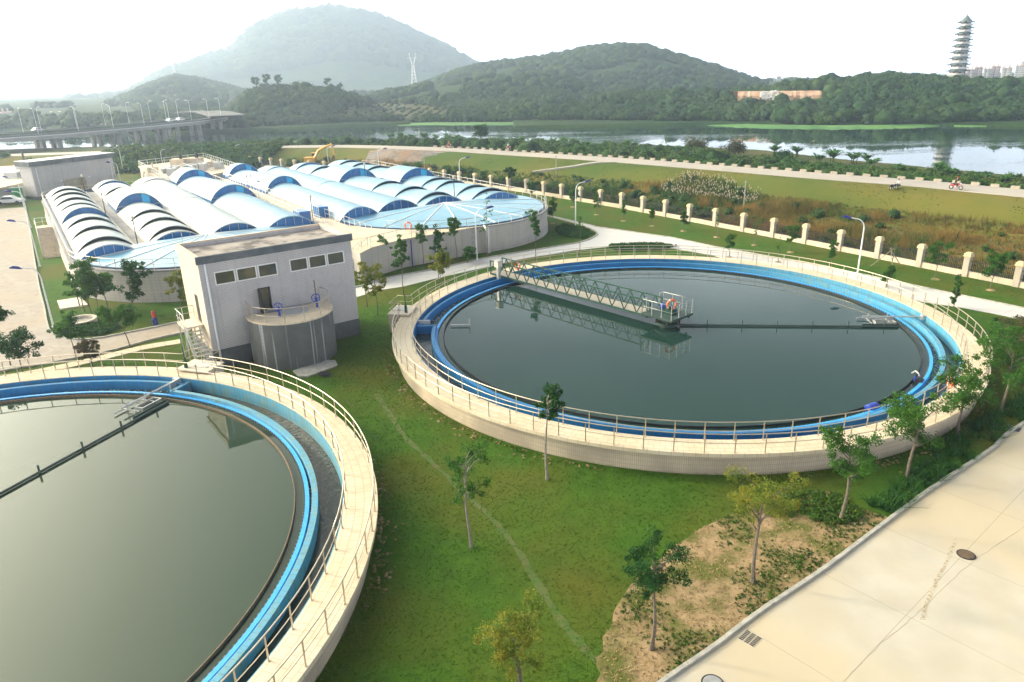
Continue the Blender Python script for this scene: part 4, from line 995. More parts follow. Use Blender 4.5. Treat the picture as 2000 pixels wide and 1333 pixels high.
P = [Vector(((RT_-.12)*cos(a), -off+(RT_-.12)*sin(a), 0)) for a in [pi-.3+(pi+.6)*k/24 for k in range(25)]]
railing('railing', [P], t, ZT, 1.45, 1.05, .5, .03, M['steel'])
for (x, y, h, lb) in ((-1.1, -2.0, .8, 'blue hand wheel valve on the round tank, in front of the open door'), (1.9, -1.6, .8, 'blue hand wheel valve with tall spindle at the right of the round tank')):
    p = rc+ex*x+Vector((-ex.y, ex.x, 0))*(y-.0); v_ = empty('gate_valve', (p.x, p.y, ZT), 0, lb, 'valve', 'blue hand wheel valves on the round tank')
    MB().tube([(0, 0, 0), (0, 0, .12), (0, 0, .5), (0, 0, .7)], [.12, .08, .08, .12], 10).build('body', M['bluepaint'], v_, True)
    prof = [(.3+.035*cos(2*pi*k/6), .035*sin(2*pi*k/6)) for k in range(6)]
    wh = MB().lathe(prof, 20, close=True)
    for k in range(3): wh.bar((-.3*cos(k*pi/3), -.3*sin(k*pi/3), 0), (.3*cos(k*pi/3), .3*sin(k*pi/3), 0), .03)
    wo = wh.build('hand_wheel', M['bluepaint'], v_, True); wo.location = (0, -.12, .75); wo.rotation_euler = (radians(75), 0, radians(30))
    if x > 0: MB().tube([(0, 0, .7), (0, 0, 2.1)], .04, 6).build('spindle', M['rust'], v_)
p = at(602, 705); t = empty('control_box', (p.x, p.y, 0), .62, 'small grey control box on a post in front of the round tank', 'control box')
MB().box(-.05, -.05, 0, .05, .05, 1.5).build('post', M['galv'], t); MB().box(-.28, -.14, 1.5, .28, .14, 2.15).build('box', M['kerb'], t); MB().box(-.12, -.17, 1.65, .2, -.145, 2.0).build('panel', M['green'], t)
sheet('concrete_apron', A([(572, 727), (625, 706), (655, 706), (660, 716), (600, 738), (583, 737)]), .10, M['kerb'], 'cracked concrete slab beside the round tank', 'slab', .2)

def manhole(px, py, r, m, name, label, z):
    p = at(px, py, z); t = empty(name, (p.x, p.y, z), 0, label, 'manhole')
    MB().lathe([(r, 0), (r, .02), (r*.88, .02), (r*.88, 0)], 28, close=True).build('frame', M['dark'], t, True)
    mb = MB(); mb.lathe([(r*.86, .0), (r*.86, .024), (.01, .024)], 28); mb.build('lid', m, t, True)
    mb = MB()
    for k in range(-4, 5):
        L = sqrt(max(.01, (r*.78)**2-(k*r*.17)**2)); mb.box(k*r*.17-r*.03, -L, .026, k*r*.17+r*.03, L, .036)
    mb.build('tread_bars', m, t)
manhole(1887, 1084, .36, M['rust'], 'manhole_cover', 'oval looking rusty manhole cover on the cream concrete yard', .034)
manhole(1392, 1335, .38, M['galv'], 'manhole_cover', 'grey manhole cover cut by the bottom edge of the frame', .034)
manhole(634, 731, .42, M['black'], 'manhole_cover', 'dark manhole cover in the grass near the concrete slab', .11)
manhole(965, 472, .55, M['slab'], 'manhole_cover', 'pale manhole slab in the lawn by the curved road', .10)
p = at(1465, 1247, .034); t = empty('drain_grate', (p.x, p.y, .034), .75, 'small black drain grate in the concrete near the kerb', 'drain grate')
MB().box(-.34, -.34, -.02, .34, .34, .004).build('frame', M['concrete'], t); mb = MB()
for i in range(7):
    for k in range(3): mb.box(-.30+i*.088, -.30+k*.21, .006, -.30+i*.088+.055, -.30+k*.21+.17, .012)
mb.build('slots', M['dark'], t)
p = at(1981, 838, .034); t = empty('drain_grate', (p.x, p.y, .034), .75, 'drain grate at the kerb by the right edge', 'drain grate')
MB().box(-.34, -.34, -.02, .34, .34, .004).build('frame', M['galv'], t); mb = MB()
for i in range(7): mb.box(-.30+i*.088, -.30, .006, -.30+i*.088+.055, .30, .012)
mb.build('slots', M['dark'], t)
p = at(195, 672, .034); t = empty('drain_grate', (p.x-1, p.y, .034), .55, 'dark drain slots in the lane by the left road', 'drain grate')
MB().box(-.6, -.25, -.02, .6, .25, .004).build('frame', M['kerb'], t); mb = MB()
for i in range(6): mb.box(-.5+i*.17, -.2, .006, -.5+i*.17+.09, .2, .012)
mb.build('slots', M['dark'], t)
# round planter, sign board, bins and hydrant on the left lawn
p = at(157, 632); t = empty('round_planter', (p.x, p.y, 0), 0, 'round concrete planter ring with a slab floor on the left lawn', 'planter')
MB().lathe([(1.35, -.1), (1.35, .4), (1.12, .4), (1.12, -.1)], 32, close=True).build('ring', M['slab'], t, True); MB().lathe([(1.12, .15), (.01, .15)], 32).build('floor', M['kerb'], t)
p = A([(112, 590), (158, 583), (172, 598), (118, 606)]); mb = MB(); mb.prism([(q.x, q.y) for q in p], -.1, .14); tag(mb.build('ground_slab', M['slab']), 'cream concrete slab in the grass under the lamp of the left lawn', 'slab')
p = at(156, 600); t = empty('garden_lamp', (p.x, p.y, 0), 0, 'short dark lamp with a white cap beside the concrete slab', 'lamp')
MB().tube([(0, 0, 0), (0, 0, 1.9)], .05, 6).build('pole', M['black'], t); MB().box(-.22, -.22, 1.9, .22, .22, 2.2).build('head', M['black'], t); MB().box(-.28, -.28, 2.2, .28, .28, 2.26).build('cap', M['white'], t)
for (px, py, lb) in ((131, 660, 'blue litter bin on the rounded kerb of the left lawn'),):
    p = at(px, py); t = empty('litter_bin', (p.x, p.y, 0), 0, lb, 'bin'); MB().lathe([(.2, 0), (.26, .75), (.2, .78)], 12).build('body', M['navy'], t, True); MB().lathe([(.27, .75), (.27, .8), (.01, .84)], 12).build('lid', M['navy'], t, True)
p = at(304, 635); t = empty('fire_hydrant', (p.x, p.y, 0), 0, 'red topped hydrant on a dark blue base at the lawn edge', 'hydrant')
MB().lathe([(.22, 0), (.22, .55), (.14, .6), (.14, .7)], 12).build('base', M['navy'], t, True); MB().lathe([(.15, .7), (.16, 1.1), (.1, 1.25), (.0, 1.3)], 12).build('top', M['red'], t, True)

# ================================================================== FENCE
fpoly = fence_pts[:]
sp_ = 4.55; pierpos = walk(fpoly, sp_, 1.55)
pierpos = [(q, d) for q, d in pierpos]
t = empty('boundary_fence', (pierpos[0][0].x, pierpos[0][0].y, 0), 0, 'cream boundary fence with capped piers, low wall and dark iron bars along the lawn', 'fence')
fo = t.location.copy(); pier0 = None
M['bars'] = mat('dark_iron_bars', (.022, .022, .022), rough=.7)
M['pier'] = mat('pier_stone', (.50, .44, .36), (.42, .38, .33), 2, .85)
M['piercap'] = mat('pier_cap', (.66, .54, .34), (.58, .47, .30), 2, .8)
for i, (q, d) in enumerate(pierpos):
    rz = atan2(d.y, d.x)
    if pier0 is None:
        pier0 = MB().box(-.27, -.27, -.3, .27, .27, 1.95).build('pier', M['pier'], t); mb = MB(); mb.box(-.36, -.36, 1.952, .36, .36, 2.06); mb.box(-.32, -.32, 2.062, .32, .32, 2.24); mb.box(-.24, -.24, 2.242, .24, .24, 2.34); mb.build('pier_cap', M['piercap'], pier0)
        o = pier0
    else: o = dup(pier0, t)
    o.location = q-fo; o.rotation_euler = (0, 0, rz)
    if i < len(pierpos)-1:
        q2 = pierpos[i+1][0]; L = (q2-q).length; dd = (q2-q).normalized(); near_ = q.y < 135
        a = q-fo+dd*.28; b_ = q2-fo-dd*.28
        MB().bar((a.x, a.y, .12), (b_.x, b_.y, .12), .3, .84).build('low_wall', M['cream2'], t)
        mb = MB(); n = int((b_-a).length/(.16 if near_ else .3))
        for k in range(1, n): p = a.lerp(b_, k/n); mb.bar((p.x, p.y, .5), (p.x, p.y, 1.72), .038 if near_ else .05)
        for z in (.72, 1.52): mb.bar((a.x, a.y, z), (b_.x, b_.y, z), .035, .045)
        mb.build('iron_bars', M['bars'], t)

# ================================================================== STREET LAMPS
def street_lamp(p, ang, label, h=5.3, reach=1.5, grp='street lamps along the roads'):
    t = empty('street_lamp', p, ang, label, 'street lamp', grp)
    P = [(0, 0, 0), (0, 0, h*.45), (0, 0, h*.80)]+[(.55*reach*(1-cos(a)), 0, h*.80+h*.17*sin(a)) for a in [pi/2*k/5 for k in range(1, 6)]]
    P += [(reach*.95, 0, h*.985)]
    MB().tube(P, [.085, .075, .06]+[.045]*(len(P)-3), 8).build('pole', M['lampw'], t, True)
    mb = MB(); mb.tube([(reach*.8, 0, h*.965), (reach*.95, 0, h*.985), (reach*1.2, 0, h*1.0), (reach*1.38, 0, h*.995)], [.05, .12, .14, .06], 8); mb.build('lamp_head', M['navy'], t, True)
    MB().lathe([(.14, .0), (.14, .12), (.08, .14)], 8).build('base', M['lampw'], t, True)
LAMPS = [((105, 640), pi+.3, 'nearest of the lamps along the left road, its blue head over the concrete', 5.5), ((78, 521), pi+.3, 'second street lamp along the left road, beside the rounded basin wall', 5.5), ((60, 445), pi+.3, 'third street lamp up the left road', 5.5), ((48, 408), pi+.3, 'fourth street lamp, at the far end of the left road', 5.5),
 ((932, 509), .2, 'street lamp in front of the round basin wall, between pipe and slim trees', 5.9), ((1124, 443), .2, 'street lamp at the road junction beyond the right tank', 6.0), ((1675, 534), pi-.3, 'street lamp behind the right tank, head turned towards the water', 5.6),
 ((242, 339), pi, 'street lamp right of the far grey building', 6.0), ((238, 368), pi, 'shorter looking street lamp in front of the far grey building corner', 5.2), ((464, 318), 0, 'street lamp behind the far equipment basin', 4.6), ((642, 324), 0.1, 'street lamp near the yellow excavator', 4.6), ((741, 336), 0.1, 'street lamp left of the gravel heap foot', 5.0), ((899, 366), 0.2, 'street lamp behind the arched covers, near the round fan roof', 5.4), ((238+82, 352-18), 0, 'white lamp post standing on the far equipment basin', 5.0)]
for q, a, lb, h in LAMPS: street_lamp(at(*q), a, lb, h)
# ================================================================== TREES
def leaves(mb, clumps, n, size, rnd, mi=0, flat=.5):
    for i in range(n):
        c, r = clumps[rnd.randrange(len(clumps))]
        d = Vector((rnd.gauss(0, 1), rnd.gauss(0, 1), rnd.gauss(0, .75))).normalized()*r*rnd.uniform(.35, 1.0)
        p = Vector(c)+d; s = size*rnd.uniform(.6, 1.35)
        nrm = (Vector((rnd.gauss(0, 1), rnd.gauss(0, 1), rnd.gauss(flat*2, 1)))).normalized(); x = nrm.orthogonal().normalized(); x.rotate(Matrix.Rotation(rnd.uniform(0, 6.28), 3, nrm)); y = nrm.cross(x)
        mb.add([p-x*s, p-y*s*.5+nrm*s*.15, p+x*s, p+y*s*.5+nrm*s*.15], [(0, 1, 2, 3)], mi)
def tree(loc, h, crown0, cr, label, leafm='leaf', dens=1.0, lean=(0, 0), seed=0, r0=.07, kind='tree', nb=13, name='tree', size=.11, group=None, shape='round', barkm='bark', stems=1):
    """h total height, crown0 height of crown base, cr crown radius"""
    rnd = random.Random(seed*7+int(h*100)); t = empty(name, loc, rnd.uniform(0, 6), label, kind, group)
    mb = MB(); lx, ly = lean; clumps = []
    c_, s_ = cos(-t.rotation_euler.z), sin(-t.rotation_euler.z); lx, ly = lx*c_-ly*s_, lx*s_+ly*c_
    for st in range(stems):
        ox, oy = (rnd.uniform(-.15, .15), rnd.uniform(-.15, .15)) if stems > 1 else (0, 0)
        sx, sy = (rnd.uniform(-.35, .35)*cr, rnd.uniform(-.35, .35)*cr) if stems > 1 else (0, 0)
        def trunk(z): f = z/h; return Vector((ox+(lx+sx)*f*f*1.2+.05*sin(z*1.7+seed), oy+(ly+sy)*f*f*1.2+.05*cos(z*1.3+seed*2), z))
        zt = h*.86; P = [trunk(zt*k/8) for k in range(9)]; mb.tube(P, [r0*(1-.75*k/8)*(1.25 if k == 0 else 1) for k in range(9)], 7)
        for i in range(nb):
            z = crown0+(zt-crown0)*(i+rnd.random()*.6)/nb; b0 = trunk(z); a = rnd.uniform(0, 6.28)
            f = (z-crown0)/(h-crown0)
            if shape == 'round': rr = cr*(.55+.75*sin(pi*min(1, f*.9+.12)))*rnd.uniform(.55, 1.0)
            elif shape == 'layer': rr = cr*(1.05-.75*f)*rnd.uniform(.6, 1.05)
            elif shape == 'column': rr = cr*rnd.uniform(.3, .8)
            else: rr = cr*(.4+.9*f)*rnd.uniform(.6, 1)
            up = {'round': .55, 'layer': .12, 'column': .5, 'umbrella': .5}[shape]*rr
            e = b0+Vector((cos(a)*rr*.8, sin(a)*rr*.8, up+rnd.uniform(0, .15))); m_ = (b0+e)/2+Vector((rnd.uniform(-.08, .08), rnd.uniform(-.08, .08), .08))
            mb.tube([b0, m_, e], [r0*.35, r0*.24, r0*.1], 5)
            cs = cr*(.34 if shape != 'layer' else .26)
            clumps.append((e, cs*rnd.uniform(.7, 1.2))); clumps.append((m_+Vector((rnd.uniform(-.15, .15), rnd.uniform(-.15, .15), .15)), cs*.75))
            for k in range(2): clumps.append((e+Vector((rnd.uniform(-1, 1), rnd.uniform(-1, 1), rnd.uniform(-.5, .7)))*cr*.38, cs*rnd.uniform(.4, .8)))
        clumps.append((trunk(h*.95), cr*.28))
    mb.build('trunk', M[barkm], t, True)
    lb = MB(); n = int(1450*dens*(cr/1.0)**1.3); leaves(lb, clumps, n, size, rnd)
    lb.build('crown', M[leafm], t)
    return t
def T_(base, top, cr_px, label, c0=.45, z=0.0, **kw):
    """tree whose foot and top are read off the photograph"""
    p = at(*base, z); best = 3; bd_ = 1e9
    for k in range(10, 140):
        h = k*.1; d = np.array([p.x, p.y, z+h-CAMZ]); zz = d@FW; y = 666.5-FPX*(d@UP)/zz
        if abs(y-top) < bd_: bd_ = abs(y-top); best = h
    dist = (p-Vector((0, 0, CAMZ))).length; cr = cr_px/FPX*dist
    size = max(.042, min(.20, dist/FPX*2.1)); kw.setdefault('seed', int(base[0]+base[1])); kw.setdefault('dens', 1.0)
    kw['dens'] *= (.1/size)**1.5*1.55/(max(cr, .5)**.2); kw['r0'] = kw.get('r0', .06)*.78
    if p.y > 60: kw.setdefault('r0', .06)
    return tree((p.x, p.y, z), best, best*c0, cr, label, size=size, **kw)
YN = 'young trees planted on the lawns'
TL = [
 ((1068, 937), 752, 27, 'slim dark crowned tree with leafy stem before the near rim of the right tank', dict(c0=.62, leafm='leafdark', r0=.10, barkm='barkpale', shape='round')),
 ((917, 1070), 866, 40, 'loose crowned young tree standing alone on the lawn between the two tanks', dict(c0=.42, dens=.55, r0=.10, barkm='barkpale', leafm='leaf')),
 ((1018, 1352), 1196, 58, 'yellow green many stemmed small tree at the bottom edge of the lawn', dict(c0=.38, leafm='leafyel', dens=.8, r0=.07, stems=3, nb=6)),
 ((1273, 1268), 1083, 50, 'dark leaved tree standing in the lower end of the bare soil bed', dict(c0=.58, leafm='leafdark', r0=.11, dens=.9)),
 ((1470, 1138), 932, 52, 'yellowish green loose tree in the middle of the bare soil bed', dict(c0=.48, leafm='leafyel', dens=.65, r0=.12)),
 ((1643, 1020), 848, 44, 'green tree at the upper end of the bare soil bed, below the tank wall', dict(c0=.45, dens=.9, r0=.11)),
 ((1773, 935), 792, 52, 'wide crowned tree by the kerb, second of the three right of the soil bed', dict(c0=.40, dens=.95, r0=.12)),
 ((1868, 856), 722, 42, 'tree partly covering the walkway at the right rim of the right tank', dict(c0=.40, dens=.95, r0=.12)),
 ((1955, 808), 672, 46, 'tree at the right frame edge beside the right tank', dict(c0=.42, dens=.9, r0=.11)),
 ((1862, 603), 536, 10, 'thin upright sapling just outside the upper right rim of the right tank', dict(c0=.1, dens=1, shape='column')),
 ((1732, 562), 522, 12, 'tiny sapling just behind the far railing of the right tank', dict(c0=.2, dens=1, shape='column')),
 ((752, 531), 462, 15, 'leftmost slim tree before the wall of the landing platform', dict(c0=.35, shape='umbrella')),
 ((789, 578), 456, 20, 'tall layered slim tree on the lawn left of the yellow bush tree', dict(c0=.45, shape='layer')),
 ((828, 522), 438, 15, 'slim tree before the wall between the two blue drain pipes', dict(c0=.55, shape='umbrella', dens=.8)),
 ((858, 552), 437, 18, 'slim tree with two tiers of leaves right of the blue drain pipe', dict(c0=.4, shape='layer', leafm='leafdark')),
 ((892, 509), 423, 15, 'slim tree just left of the street lamp before the round basin wall', dict(c0=.55, shape='umbrella')),
 ((862, 566), 496, 22, 'bushy yellow green tree beside the grey road', dict(c0=.38, leafm='leafyel', dens=1.2, shape='round')),
 ((738, 616), 518, 20, 'olive leaved young tree right behind the corner of the grey building', dict(c0=.35, leafm='leafyel', dens=.9, shape='round')),
 ((717, 600), 513, 16, 'smaller olive young tree at the corner of the grey building', dict(c0=.35, leafm='leafyel', dens=.8)),
 ((914, 514), 489, 14, 'small round green bush tree at the edge of the grey road', dict(c0=.2, dens=1.1)),
 ((1047, 540), 410, 14, 'tall thin tree by the right end of the basin wall, with a small crown', dict(c0=.6, shape='umbrella', dens=.8)),
 ((1040, 470), 408, 12, 'slim tree close against the right end of the round basin wall', dict(c0=.5, shape='umbrella', dens=.8)),
 ((953, 500), 372, 14, 'almost leafless spindly tree rising before the fan roof', dict(c0=.35, dens=.12, shape='layer', barkm='barkpale')),
 ((1133, 503), 412, 9, 'bare thin tree at the tip of the lens shaped lawn', dict(c0=.6, dens=.12, shape='layer', barkm='bark')),
 ((180, 618), 508, 22, 'leftmost tree of the clump before the left basin wall', dict(c0=.4)),
 ((166, 610), 548, 22, 'low leafy tree at the foot of the left basin wall', dict(c0=.3)),
 ((194, 612), 538, 22, 'middle tree of the clump before the left basin wall', dict(c0=.35)),
 ((211, 604), 534, 18, 'light green slender tree, right one of the clump before the left basin wall', dict(c0=.3, dens=.9)),
 ((264, 620), 512, 27, 'densest dark green tree before the left basin wall', dict(c0=.22, leafm='leafdark', dens=1.3)),
 ((357, 606), 530, 25, 'layered yellow green tree next to the sunlit side of the grey building', dict(c0=.3, shape='layer', leafm='leafyel', dens=.8)),
 ((256, 681), 602, 26, 'leaning tree by the lane, between planter and building', dict(c0=.45, lean=(-1.2, 0))),
 ((147, 698), 620, 22, 'young tree in front of the round planter, by the blue bin', dict(c0=.4)),
 ((174, 700), 640, 8, 'thin stem with few leaves near the round planter', dict(c0=.6, dens=.3, shape='column')),
 ((181, 716), 670, 17, 'small reddish bushy tree beside the slab path behind the left tank', dict(c0=.15, leafm='leafred', dens=1.1)),
 ((20, 715), 588, 20, 'taller tree at the left frame edge, its round crown above the road', dict(c0=.62, leafm='leafdark')),
 ((44, 728), 656, 34, 'broad loose tree at the left frame edge, in front of the taller one', dict(c0=.3, dens=.9, leafm='leafdark')),
 ((998, 377), 327, 9, 'dark crowned small tree beyond the fence, above the basin railing', dict(c0=.55, leafm='leafdark')),
]
for (b0, tp_, cp, lb, kw) in TL: T_(b0, tp_, cp, lb, group=YN, **kw)
# saplings in the strip of lawn along the fence
SAP = [((1080, 437), 385, 10, 1, 'layer'), ((1119, 405), 372, 8, 1, 'round'), ((1165, 420), 372, 8, .5, 'layer'), ((1217, 432), 391, 6, .5, 'column'), ((1272, 442), 404, 6, .6, 'column'), ((1335, 452), 413, 9, .8, 'layer'), ((1400, 464), 402, 5, .12, 'column'), ((1474, 480), 424, 6, .15, 'column'), ((1544, 493), 441, 12, .7, 'round'), ((1424, 503), 457, 8, .8, 'round'), ((1519, 513), 462, 5, .08, 'column'), ((1623, 525), 466, 9, .5, 'column'), ((1827, 546), 474, 17, .6, 'round'), ((1935, 567), 499, 17, .9, 'round'),
 ((1040, 385), 362, 8, 1, 'round'), ((985, 368), 348, 7, 1, 'round'), ((945, 360), 336, 7, .8, 'round'), ((920, 358), 333, 8, 1, 'round'), ((875, 352), 326, 8, 1, 'round'), ((815, 345), 322, 8, 1, 'round')]
SAP.sort(key=lambda s: -s[0][0]); dsc = ['bare', 'thin', 'leafy']
for i, (b0, tp_, cp, dn, sh) in enumerate(SAP):
    lb = '%s sapling, %s from the right in the lawn strip below the fence' % ('bare' if dn < .2 else 'thin' if dn < .75 else 'leafy', ORD[i])
    t = T_(b0, tp_, cp, lb, c0=.3, shape=sh, dens=dn*1.3, group='saplings along the boundary fence', name='sapling', kind='sapling', leafm='leaf')
    MB().lathe([(.45, -.02), (.35, .06), (.01, .09)], 10).build('soil_ring', M['soil'], t, True)
# wooden props round one sapling
p = at(1735, 525); t = empty('tree_props', (p.x, p.y, 0), 0, 'wooden support poles leaning together round a bare young tree behind the right tank', 'tree support')
mb = MB()
for a in (.3, 2.4, 4.5): MB().tube([(1.7*cos(a), 1.7*sin(a), 0), (-.2*cos(a), -.2*sin(a), 2.1)], .04, 5).build('pole', M['barkpale'], t)
p = at(1742, 523); tree((p.x, p.y, 0), 2.6, 1.2, .35, 'bare young tree held by the wooden support poles', dens=.15, seed=4, shape='column', group=YN)
# far trees of the river bank and hill crests are built with the far land below

# ================================================================== FAR LAND
def azd(p): return atan2(p[0], p[1])
def pxof(X, Y, Z):
    X, Y, Z = X, Y, Z-CAMZ; zz = X*FW[0]+Y*FW[1]+Z*FW[2]; zz = np.where(zz < 1, 1, zz)
    return 1000+FPX*(X*RT[0]+Y*RT[1]+Z*RT[2])/zz, 666.5-FPX*(X*UP[0]+Y*UP[1]+Z*UP[2])/zz
def layer(pts, D, drop=0):
    """crest line: list of (px, py) -> azimuth, height arrays at distance D"""
    P = [atd(x, y, D) for x, y in pts]; az = np.array([azd(p) for p in P]); z = np.array([p.z for p in P])-drop
    return az, z
far_shore = [(-600, 262), (-200, 262), (100, 262), (300, 262), (420, 258), (500, 252), (700, 243), (900, 240), (1200, 240), (1400, 243), (1600, 247), (1830, 246), (2000, 241), (2300, 232), (2800, 222)]
fs_ = [at(x, y, -1) for x, y in far_shore]; fs_az = np.array([azd(p) for p in fs_]); fs_r = np.array([hypot(p.x, p.y) for p in fs_])
LAY = [  # crest pixels, crest distance, front foot distance, back foot distance, canopy drop
 ([(330, 232), (440, 213), (462, 192), (490, 172), (540, 165), (600, 165), (650, 171), (690, 181), (740, 205), (800, 235)], 430, 345, 560, 3.5),
 ([(560, 235), (640, 213), (690, 198), (760, 176), (830, 164), (900, 153), (960, 145), (1040, 141), (1100, 147), (1150, 160), (1240, 190), (1330, 225)], 560, 420, 760, 4),
 ([(760, 175), (830, 159), (880, 139), (920, 127), (980, 117), (1040, 110), (1090, 103), (1140, 91), (1200, 85), (1260, 86), (1300, 96), (1350, 112), (1400, 126), (1450, 144), (1500, 159), (1560, 175), (1650, 190)], 800, 520, 1050, 5),
 ([(1000, 212), (1100, 196), (1200, 182), (1300, 178), (1400, 176), (1500, 174), (1555, 160), (1620, 154), (1690, 149), (1740, 142), (1790, 146), (1850, 153), (1900, 155), (1950, 156), (2000, 154), (2200, 146), (2600, 150)], 405, 300, 560, 3.0),
 ([(100, 232), (170, 212), (230, 188), (300, 158), (345, 145), (400, 154), (440, 164), (480, 174), (520, 184), (580, 200), (680, 230)], 900, 620, 1200, 5),
]
NT, NR = 560, 150
th = np.linspace(radians(-52), radians(50), NT); rr_ = np.geomspace(215, 1300, NR)
TH, RR = np.meshgrid(th, rr_); FX, FY = RR*np.sin(TH), RR*np.cos(TH)
def farz(TH, RR, X, Y):
    rs = np.interp(TH, fs_az, fs_r); n = fbm(X, Y, 60, 4, 21)-.5; n2 = fbm(X, Y, 22, 3, 22)-.5
    z = np.clip((RR-rs)/6, -2, 1)*2.0-1.0; z = z+np.clip((RR-rs)/60, 0, 1)*(1.5+2*n)
    for pts, D, Df, Db, drop in LAY:
        az, zc = layer(pts, D, drop); c = np.interp(TH, az, zc, left=-5, right=-5)
        e = np.clip(np.minimum((TH-az[0])/.03, (az[-1]-TH)/.03), 0, 1)
        f = np.where(RR < D, (RR-Df)/(D-Df), (Db-RR)/(Db-D)); f = np.clip(f, 0, 1); f = np.where(RR < D, np.sin(f*pi/2)**1.15, f*f*(3-2*f))
        h = (c+CAMZ*0)*f*e+(n*.16+n2*.06)*np.maximum(c, 0)*(1-np.abs(2*f-1))*1.2*e
        h = h*np.clip((RR-rs-1)/30, 0, 1)
        h = np.where((f > .001) & (e > .001), h, -10)
        z = np.maximum(z, h)
    return z
FZ = farz(TH, RR, FX, FY)
idx = np.arange(NT*NR).reshape(NR, NT)
F = np.stack([idx[:-1, :-1].ravel(), idx[:-1, 1:].ravel(), idx[1:, 1:].ravel(), idx[1:, :-1].ravel()], 1)
ccx, ccy, ccz = [((a[:-1, :-1]+a[1:, 1:])/2).ravel() for a in (FX, FY, FZ)]
PXc, PYc = pxof(ccx, ccy, ccz)
ORCH = [[(640, 222), (680, 206), (740, 196), (820, 198), (895, 212), (905, 222), (860, 232), (650, 236)], [(1060, 208), (1110, 194), (1200, 188), (1330, 190), (1330, 200), (1200, 206), (1110, 212)], [(450, 236), (470, 226), (520, 232), (525, 246), (460, 244)], [(905, 220), (975, 217), (985, 226), (915, 228)]]
YGR = [[(255, 205), (300, 175), (345, 160), (380, 190), (440, 200), (420, 212), (300, 215)], [(440, 215), (465, 195), (480, 190), (470, 215), (450, 228)]]
def classify(px, py):
    o = np.zeros(px.shape, int)
    for p in ORCH: o[inpoly_np(px, py, p)] = 1
    for p in YGR: o[inpoly_np(px, py, p)] = 2
    return o
M['orchard'] = mat('orchard_terraces', (.14, .12, .055), (.075, .09, .035), .05, .95, bump=.4, bscale=.5)
t_, b_ = nodes(M['orchard']); v_ = coord(M['orchard'], rot=(0, 0, .5)); wv = t_.nodes.new('ShaderNodeTexWave'); wv.bands_direction = 'Y'; wv.inputs['Scale'].default_value = .09; wv.inputs['Distortion'].default_value = 1.2
t_.links.new(v_, wv.inputs[0]); mixcol(M['orchard'], mrange(M['orchard'], wv.outputs[0], .45, .8, 0, .8), (.030, .06, .018))
M['yellowhill'] = mat('grassy_hillside', (.16, .16, .05), (.06, .10, .03), .03, .95, bump=.5, bscale=.4)
mi = classify(PXc, PYc); mi = np.where(mi == 1, 1, np.where(mi == 2, 2, 0))
hills = npmesh('hills', np.stack([FX.ravel(), FY.ravel(), FZ.ravel()], 1), F, [M['forest'], M['orchard'], M['yellowhill']], mi, smooth=True)
tag(hills, 'wooded green hills behind the river', 'hills', kind='structure')
# far plain and mountains
def mountain(pts, D, df, db, seed, name, label, nscale):
    th = np.linspace(azd(atd(*pts[0], D))-.02, azd(atd(*pts[-1], D))+.02, 260); r = np.linspace(df, db, 90); A_, R_ = np.meshgrid(th, r); X, Y = R_*np.sin(A_), R_*np.cos(A_)
    az, zc = layer(pts, D); c = np.interp(A_, az, zc)
    f = np.where(R_ < D, (R_-df)/(D-df), (db-R_)/(db-D)); f = np.clip(f, 0, 1); s = np.sin(f*pi/2)
    rid = np.abs(fbm(X, Y, nscale, 5, seed)-.5)*2
    z = c*s-rid*c*.30*(1-f)*np.clip(f*3, 0, 1)+(fbm(X, Y, 30, 4, seed+1)-.5)*D*.009*f
    ix = np.arange(A_.size).reshape(A_.shape); F = np.stack([ix[:-1, :-1].ravel(), ix[:-1, 1:].ravel(), ix[1:, 1:].ravel(), ix[1:, :-1].ravel()], 1)
    return tag(npmesh(name, np.stack([X.ravel(), Y.ravel(), z.ravel()-2], 1), F, M['forest'], smooth=True), label, 'mountain', kind='structure'), (X, Y, z)
m1, MG = mountain([(180, 200), (250, 190), (320, 150), (350, 136), (400, 118), (450, 106), (480, 84), (505, 58), (530, 44), (570, 30), (640, 23), (700, 28), (760, 45), (820, 76), (870, 100), (912, 123), (960, 150), (1040, 170), (1150, 185)], 1950, 1350, 2600, 31, 'mountain', 'tall hazy blue mountain behind the hills', 260)
mountain([(-200, 220), (-60, 222), (20, 218), (70, 205), (125, 192), (180, 196), (240, 212), (330, 225), (420, 232)], 3500, 2900, 4100, 41, 'mountain', 'faint low ridge at the far left', 300)
mb = MB(); mb.add([(-2500, 1250, -.5), (2500, 1250, -.5), (2500, 1500, -.5), (-2500, 1500, -.5)], [(0, 1, 2, 3)])
tag(mb.build('plain', M['forest']), 'far plain behind the hills', 'ground', kind='structure')
# left flat bank beyond the bridge
def icos(sub):
    import bmesh
    bm = bmesh.new(); bmesh.ops.create_icosphere(bm, subdivisions=sub, radius=1); V = np.array([v.co[:] for v in bm.verts]); F = np.array([[v.index for v in f.verts] for f in bm.faces]); bm.free(); return V, F
ICO1, ICO2 = icos(1), icos(2)
def blobs(P, R, ico, rs, squash=.8, jit=.28):
    """many lumpy crowns in one go; P (n,3) centres, R (n,) radii"""
    V0, F0 = ico; n = len(P); k = len(V0); s = 1+jit*(rs.rand(n, k, 1)*2-1)
    a = rs.rand(n)*6.28; ca, sa = np.cos(a), np.sin(a)
    V = V0[None]*s; X = V[..., 0]*ca[:, None]-V[..., 1]*sa[:, None]; Y = V[..., 0]*sa[:, None]+V[..., 1]*ca[:, None]
    V = np.stack([X, Y, V[..., 2]*squash], -1)*R[:, None, None]+P[:, None, :]
    F = F0[None]+np.arange(n)[:, None, None]*k
    return V.reshape(-1, 3), F.reshape(-1, 3)
